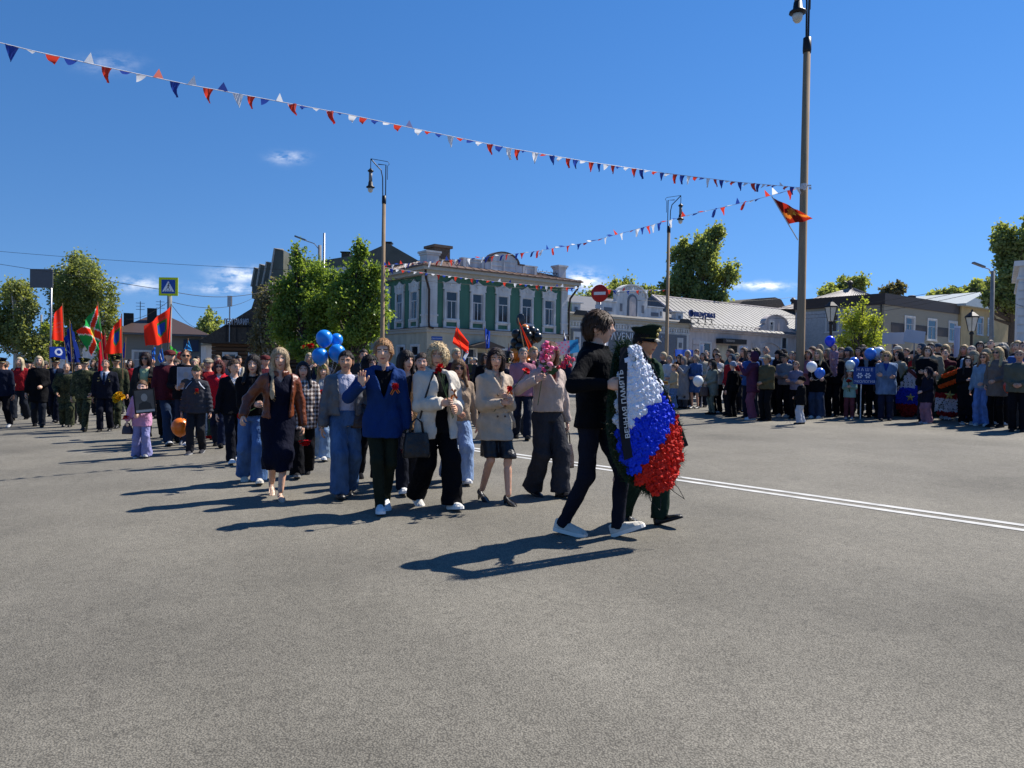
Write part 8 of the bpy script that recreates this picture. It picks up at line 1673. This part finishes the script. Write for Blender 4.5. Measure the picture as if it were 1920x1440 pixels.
for i in range(9): a = c + Vector((rnd.uniform(-.12, .14), -.13, rnd.uniform(-.07, .07))); mb.box(a, (rnd.uniform(.05, .14), .02, rnd.uniform(.03, .07)), rz=rnd.uniform(-.5, .5))
tag(mb.build('bunting_knot', PAINT, None, color='#c9c9cc'), 'knotted tail of bunting tied round the very tall lamp post', 'bunting')
# ================================================================== flags
FLAGM = {}
def fm(c):
    if c not in FLAGM:
        mt = mat('flag_' + c.strip('#'), c, rough=.75, var=.1, spec=.15); b = mt.node_tree.nodes['Principled BSDF']; b.inputs['Subsurface Weight'].default_value = .0
        t = mt.node_tree; tr = t.nodes.new('ShaderNodeBsdfTranslucent'); tr.inputs[0].default_value = (*lin(c), 1); mx = t.nodes.new('ShaderNodeMixShader'); mx.inputs[0].default_value = .7; o = t.nodes['Material Output']; t.links.new(b.outputs[0], mx.inputs[1]); t.links.new(tr.outputs[0], mx.inputs[2]); t.links.new(mx.outputs[0], o.inputs[0]); FLAGM[c] = mt
    return FLAGM[c]
def flag(label, quad, D, color, pole=None, wave=.05, nw=2.0, texts=(), polec='#8a6a48', group='flags carried in the procession', phase=0, depth=.0, name='flag', grid=(34, 24)):
    """quad: image corners (hoist top, fly top, fly bottom, hoist bottom) at distance D; pole: (top px, bottom px)"""
    q = [P(x, y, D + (depth if i in (1, 2) else 0)) for i, (x, y) in enumerate(quad)]; bs = P(*(pole[1] if pole else quad[3]), D); e = empty(name, bs, 0, label, 'flag', group)
    q = [v - e.location for v in q]; sz = (q[1] - q[0]).length
    def surf(u, v):
        p_ = (q[0] * (1 - u) + q[1] * u) * (1 - v) + (q[3] * (1 - u) + q[2] * u) * v; return p_ + Vector((0, 1, 0)) * wave * sz * 2 * math.sin(nw * 6.28 * u + 1.6 * v + phase) * (u ** .6) + Vector((0, 0, 1)) * wave * .5 * sz * math.sin(nw * 5 * u + 1 + phase) * u
    nu, nv = grid; V = [surf(i / nu, j / nv) for j in range(nv + 1) for i in range(nu + 1)]; F = []; mi = []; cols = []
    for j in range(nv):
        for i in range(nu):
            k = j * (nu + 1) + i; F.append((k, k + 1, k + nu + 2, k + nu + 1)); c = color((i + .5) / nu, (j + .5) / nv) if callable(color) else color
            if c not in cols: cols.append(c)
            mi.append(cols.index(c))
    me = poly_mesh('cloth', V, F, True, mi); cl = mobj('cloth', me, e, [fm(c) for c in cols])
    for (txt, u, v, h, c, sx) in texts:
        tm = text_mesh(txt, h, 0); nrm = (q[1] - q[0]).cross(q[3] - q[0]).normalized(); nrm = nrm if nrm.y < 0 else -nrm; w1 = sz; h1 = (q[3] - q[0]).length; flip = -1 if quad[1][0] < quad[0][0] else 1
        for vt in tm.vertices: vt.co = surf(min(max(u + flip * vt.co.x * sx / w1, 0), 1), min(max(v - vt.co.y / h1, 0), 1)) + nrm * .012
        tm.materials.clear(); mobj('lettering', tm, cl, [fm(c)])
    if pole:
        a = P(*pole[0], D) - e.location; mb = MB(); mb.tube([a, Vector((0, 0, 0))], .013, 6); mb.build('flagpole', PAINT, e, color=polec)
    return e
RED = '#ee3a26'; 
def shield(u, v):
    x, y = (u - .36) / .17, (v - .52) / .27
    if abs(x) < 1 and -1 < y < 1 - .6 * abs(x): return '#2b4fa8' if abs(x) < .75 and -.75 < y < .7 - .6 * abs(x) else '#3d7a3a'
    return RED
def shield2(u, v): c = shield(u, v); return '#e0862a' if c == RED and abs(v - .25 - .2 * u) < .035 and u < .8 else c
def border(u, v):
    a, b = abs(v - u), abs(v - (1 - u))
    if (u - .5) ** 2 + (v - .5) ** 2 < .022: return '#c9a93a'
    m_ = min(a, b); return RED if m_ < .13 else '#d9d9d4' if m_ < .18 else '#2a9a4c'
def emblem(u, v):
    r_ = math.hypot((u - .5) * 1.1, v - .5); return '#c9d0e6' if .20 < r_ < .25 or (r_ < .20 and abs(math.sin(14 * u + 9 * v)) < .22) else '#22409a'
def whitebit(u, v): return '#c9d6ec' if math.hypot(u - .5, (v - .45) * .6) < .2 else '#2f6ac4'
flag('red victory banner with white lettering at the far left of the column', [(117, 572), (100, 590), (96, 636), (119, 640)], 24, RED, ((117, 568), (124, 700)), .05, 1.2, (('150 СТР. ОРДЕНА', .5, .45, .075, '#e0d6d0', .55), ('КУТУЗОВА II СТ.', .5, .58, .075, '#e0d6d0', .55), ('79 С.К. 3 У.А.', .5, .72, .085, '#e0d6d0', .55), ('☭', .7, .25, .2, '#e0d6d0', 1)))
flag('rectangular blue banner with white oval emblem', [(92, 650), (122, 651), (123, 674), (92, 672)], 21, lambda u, v: '#d0d6e6' if 1 > ((u - .6) / .24) ** 2 + ((v - .42) / .3) ** 2 > .3 else '#203c96', ((92, 648), (93, 720)), .01)
flag('drooping blue flag with white swirl emblem, left of the pair', [(130, 608), (122, 640), (128, 676), (136, 678)], 20, emblem, ((130, 600), (137, 720)), .10, 2.2)
flag('drooping blue flag with white swirl emblem, right of the pair', [(133, 606), (140, 640), (150, 678), (140, 680)], 19.5, emblem, ((131, 602), (142, 720)), .10, 2.0, phase=1)
flag('border guard flag in green and red with white edges', [(184, 570), (146, 622), (176, 668), (192, 634)], 19, border, ((183, 566), (198, 720)), .07, 1.6)
flag('crimson flag with white lettering behind the officer', [(198, 625), (184, 640), (184, 700), (204, 695)], 21, '#b51e2c', ((196, 618), (204, 720)), .07, 1.3, (('ПОБЕДА', .5, .45, .10, '#d9cfcf', .5), ('1945', .5, .65, .12, '#d9cfcf', .6)))
flag('red flag with blue shield above the officer', [(229, 592), (206, 622), (196, 664), (229, 662)], 18, shield2, ((228, 588), (230, 710)), .06, 1.4, (('СОЮЗ', .42, .22, .08, '#e0c9a0', .7),))
flag('large red flag with blue shield above the dark-haired woman', [(321, 574), (272, 612), (276, 650), (319, 642)], 17, shield, ((321, 570), (310, 700)), .06, 1.6, (('ВЕТЕРАНОВ', .36, .20, .075, '#e0b9a0', .8),), '#4a3a2a')
flag('small blue flag behind the officer', [(236, 635), (228, 660), (230, 672), (235, 670)], 22, '#2b4fb0', ((236, 632), (232, 710)), .05)
flag('small deep blue pennant beside the dark-haired woman', [(287, 650), (284, 672), (290, 676), (292, 652)], 20, '#2f6ac4', ((288, 648), (288, 712)), .05)
flag('pale blue and white pennant behind the dark-haired woman', [(303, 648), (296, 672), (300, 682), (308, 676)], 20, whitebit, ((303, 646), (300, 712)), .05)
flag('bright green pennant among the marchers', [(318, 646), (334, 660), (330, 666), (319, 668)], 19, '#4fb84a', ((318, 644), (318, 712)), .06)
flag('light blue pennant above the bald man', [(353, 636), (346, 654), (360, 658), (358, 650)], 17.5, '#3a8cc8', ((353, 634), (346, 690)), .05)
flag('red Soviet flag with gold emblem behind the curly blond woman', [(856, 612), (848, 644), (878, 664), (879, 642)], 24, RED, ((856, 610), (871, 690)), .06, 1.4, (('☭', .4, .4, .22, '#d9b03a', 1),), '#7a5a38')
flag('white and blue streamer below the Soviet flag', [(876, 655), (879, 662), (868, 684), (864, 680)], 24, lambda u, v: '#c9d0dc' if v < .6 else '#3a5ab0', None, .04)
flag('drooping blue flag behind the trench coat woman', [(908, 614), (919, 622), (918, 652), (910, 655)], 25, emblem, ((908, 612), (914, 690)), .08, 1.6)
flag('long narrow red flag leaning before the balloons', [(971, 598), (978, 612), (998, 652), (992, 658)], 17, '#c8381f', ((971, 596), (990, 690)), .05, 1.2)
flag('dark blue folded flag right of the trench coat woman', [(954, 646), (948, 672), (956, 682), (958, 676)], 26, '#1f2f78', ((954, 644), (952, 700)), .06)
flag('white flag tip beside the dark blue flag', [(956, 656), (964, 668), (962, 682), (957, 680)], 26, '#c9ccd6', None, .05)
flag('small tricolour flag above the blue banner', [(1057, 621), (1062, 634), (1061, 642), (1056, 642)], 27, lambda u, v: '#d0d3da' if v < .45 else '#27408f', ((1057, 619), (1057, 690)), .05)
flag('red and white tricolour edge behind the young man', [(1126, 624), (1142, 620), (1140, 652), (1128, 648)], 24, lambda u, v: '#d0d3da' if u > .45 else '#b83030', ((1126, 620), (1130, 700)), .06)
flag('blue cloth banner stretched over the spectators', [(1265, 655), (1300, 656), (1300, 668), (1266, 668)], 24.5, '#3656b0', ((1265, 653), (1266, 700)), .04)
flag('long banner with drawings and a blue panel behind the blossom', [(1040, 642), (1084, 636), (1086, 660), (1042, 668)], 22, lambda u, v: '#2e74a8' if u > .62 else ('#7a7390' if math.sin(u * 25) * math.sin(v * 17) < .5 else '#9a4a6a'), ((1040, 640), (1042, 710)), .01, 1, (('M', .8, .5, .2, '#6fc0e0', 1),))
def poleflag(u, v): return '#c9722a' if abs(v - .5 - .2 * math.sin(8 * u)) < .12 else '#d8a23a' if (u - .45) ** 2 + (v - .5) ** 2 < .02 else '#8e2418'
flag('dark red and orange flag fixed aslant to the very tall lamp post', [(1448, 370), (1497, 394), (1522, 412), (1478, 420)], 18.6, poleflag, ((1447, 368), (1496, 450)), .05, 1.4, (), '#b9b9b9', 'flags fixed to posts')
# placards and white sign posts over the right crowd
def placard(label, quad, D, post):
    e = empty('placard', gp(post[0], 690 + 1960 / D * 1.02), 0, label, 'placard', 'blank backs of placards above the spectators'); q = [P(x, y, D) - e.location for x, y in quad]; n = Vector((0, .02, 0)); mb = MB(); mb.add(q + [v + n for v in q], [(0, 1, 2, 3), (7, 6, 5, 4), (0, 4, 5, 1), (1, 5, 6, 2), (2, 6, 7, 3), (3, 7, 4, 0)]); mb.build('board', PAINT, e, color='#b5b8c0')
    t = P(post[0], post[1], D) - e.location; mb = MB(); mb.tube([t + Vector((0, .035, 0)), Vector((t.x, t.y + .035, 0))], .018, 6); mb.build('stick', PAINT, e, color='#8d8d90')
placard('white placard seen from behind, left of the two', [(1655, 624), (1696, 623), (1696, 645), (1655, 645)], 20.5, (1675, 626)); placard('white tilted placard seen from behind, right of the two', [(1699, 617), (1736, 622), (1732, 646), (1693, 640)], 20, (1716, 622))
for i, (px, y0, D) in enumerate(((1793, 615, 20), (1315, 649, 24), (1389, 652, 23), (1398, 653, 23))):
    b = P(px, 690, D); e = empty('white_post', (b.x, b.y, gz(b.x, b.y)), 0, ('tall white banner post above the right spectators', 'pale upright banner post above the denim dress', 'short white post left of its twin by the shop door', 'short white post right of its twin by the shop door')[i], 'post', 'white posts in the crowd'); z = P(px, y0, D).z - e.location.z; mb = MB(); mb.tube([(0, 0, 0), (0, 0, z)], .07 if i == 0 else .045, 8); mb.build('post', PAINT, e, color='#aab0c2'); mb = MB(); mb.tube([(0, 0, z), (0, 0, z + .05)], .08 if i == 0 else .055, 8); mb.build('cap', PAINT, e, color='#d0d4dc')
# balloon clusters
tie = P(618, 705, 9.9)
for i, (x, y, r_, dd, lb) in enumerate(((608, 634, 15.5, 0, 'topmost bright blue balloon of the cluster of four'), (631, 637, 12, .12, 'smaller blue balloon at the right behind the topmost one'), (600, 667, 15, -.08, 'lower left bright blue balloon of the cluster of four'), (632, 661, 15.5, -.05, 'lower right bright blue balloon of the cluster of four'))): balloon(lb, P(x, y, 9.7 + dd), r_ * 9.7 / FPX, '#1e86dc', tie, 'cluster of four blue balloons', (0, rnd.uniform(-.2, .2)))
tie = P(985, 705, 21); r_ = random.Random(4)
for i, (x, y) in enumerate(((968, 626), (978, 634), (966, 642), (975, 650), (985, 622), (996, 620), (1004, 624), (1000, 634), (992, 642), (984, 640), (964, 654), (980, 660), (1008, 632), (990, 630))): balloon(('topmost ', 'leftmost ', 'rightmost ')[i == 10 or 2 * (i == 12)] + 'black balloon in the orange and black bunch' if i in (5, 10, 12) else 'black balloon inside the orange and black bunch', P(x, y, 21 + r_.uniform(-.25, .25)), .135, '#141416', tie, 'bunch of orange and black balloons')
for i, (x, y) in enumerate(((962, 662), (970, 670), (980, 668), (990, 664), (966, 682), (976, 684), (988, 680), (996, 672), (984, 617), (1000, 660))): balloon('single orange balloon among the black ones' if i == 8 else 'orange balloon in the lower half of the orange and black bunch', P(x, y, 20.8 + r_.uniform(-.25, .25)), .135, '#d0700f', tie, 'bunch of orange and black balloons')
balloon('cream and red balloon behind the soldier', P(1190, 664, 16), .2, '#c8a878', None); balloon('red balloon edge behind the soldier', P(1197, 668, 15.8), .15, '#d83a20', None)
balloon('pale blue balloon behind the blue sign', P(1632, 663, 18.5), .14, '#3a78d0', None); balloon('white balloon right of the pale blue balloon', P(1648, 661, 18.8), .14, '#d5d8dc', None); balloon('blue balloon low behind the little girl in mint', P(1601, 679, 18), .12, '#2c64c8', None); balloon('whitish balloon beside the mint girl', P(1594, 684, 17.9), .11, '#b9c9cc', None)
balloon('small blue balloon behind the pink blossom woman', P(979, 714, 19), .10, '#2c64c8', None); balloon('red round balloon above the bald man', P(338, 667, 18), .09, '#a8281c', None)
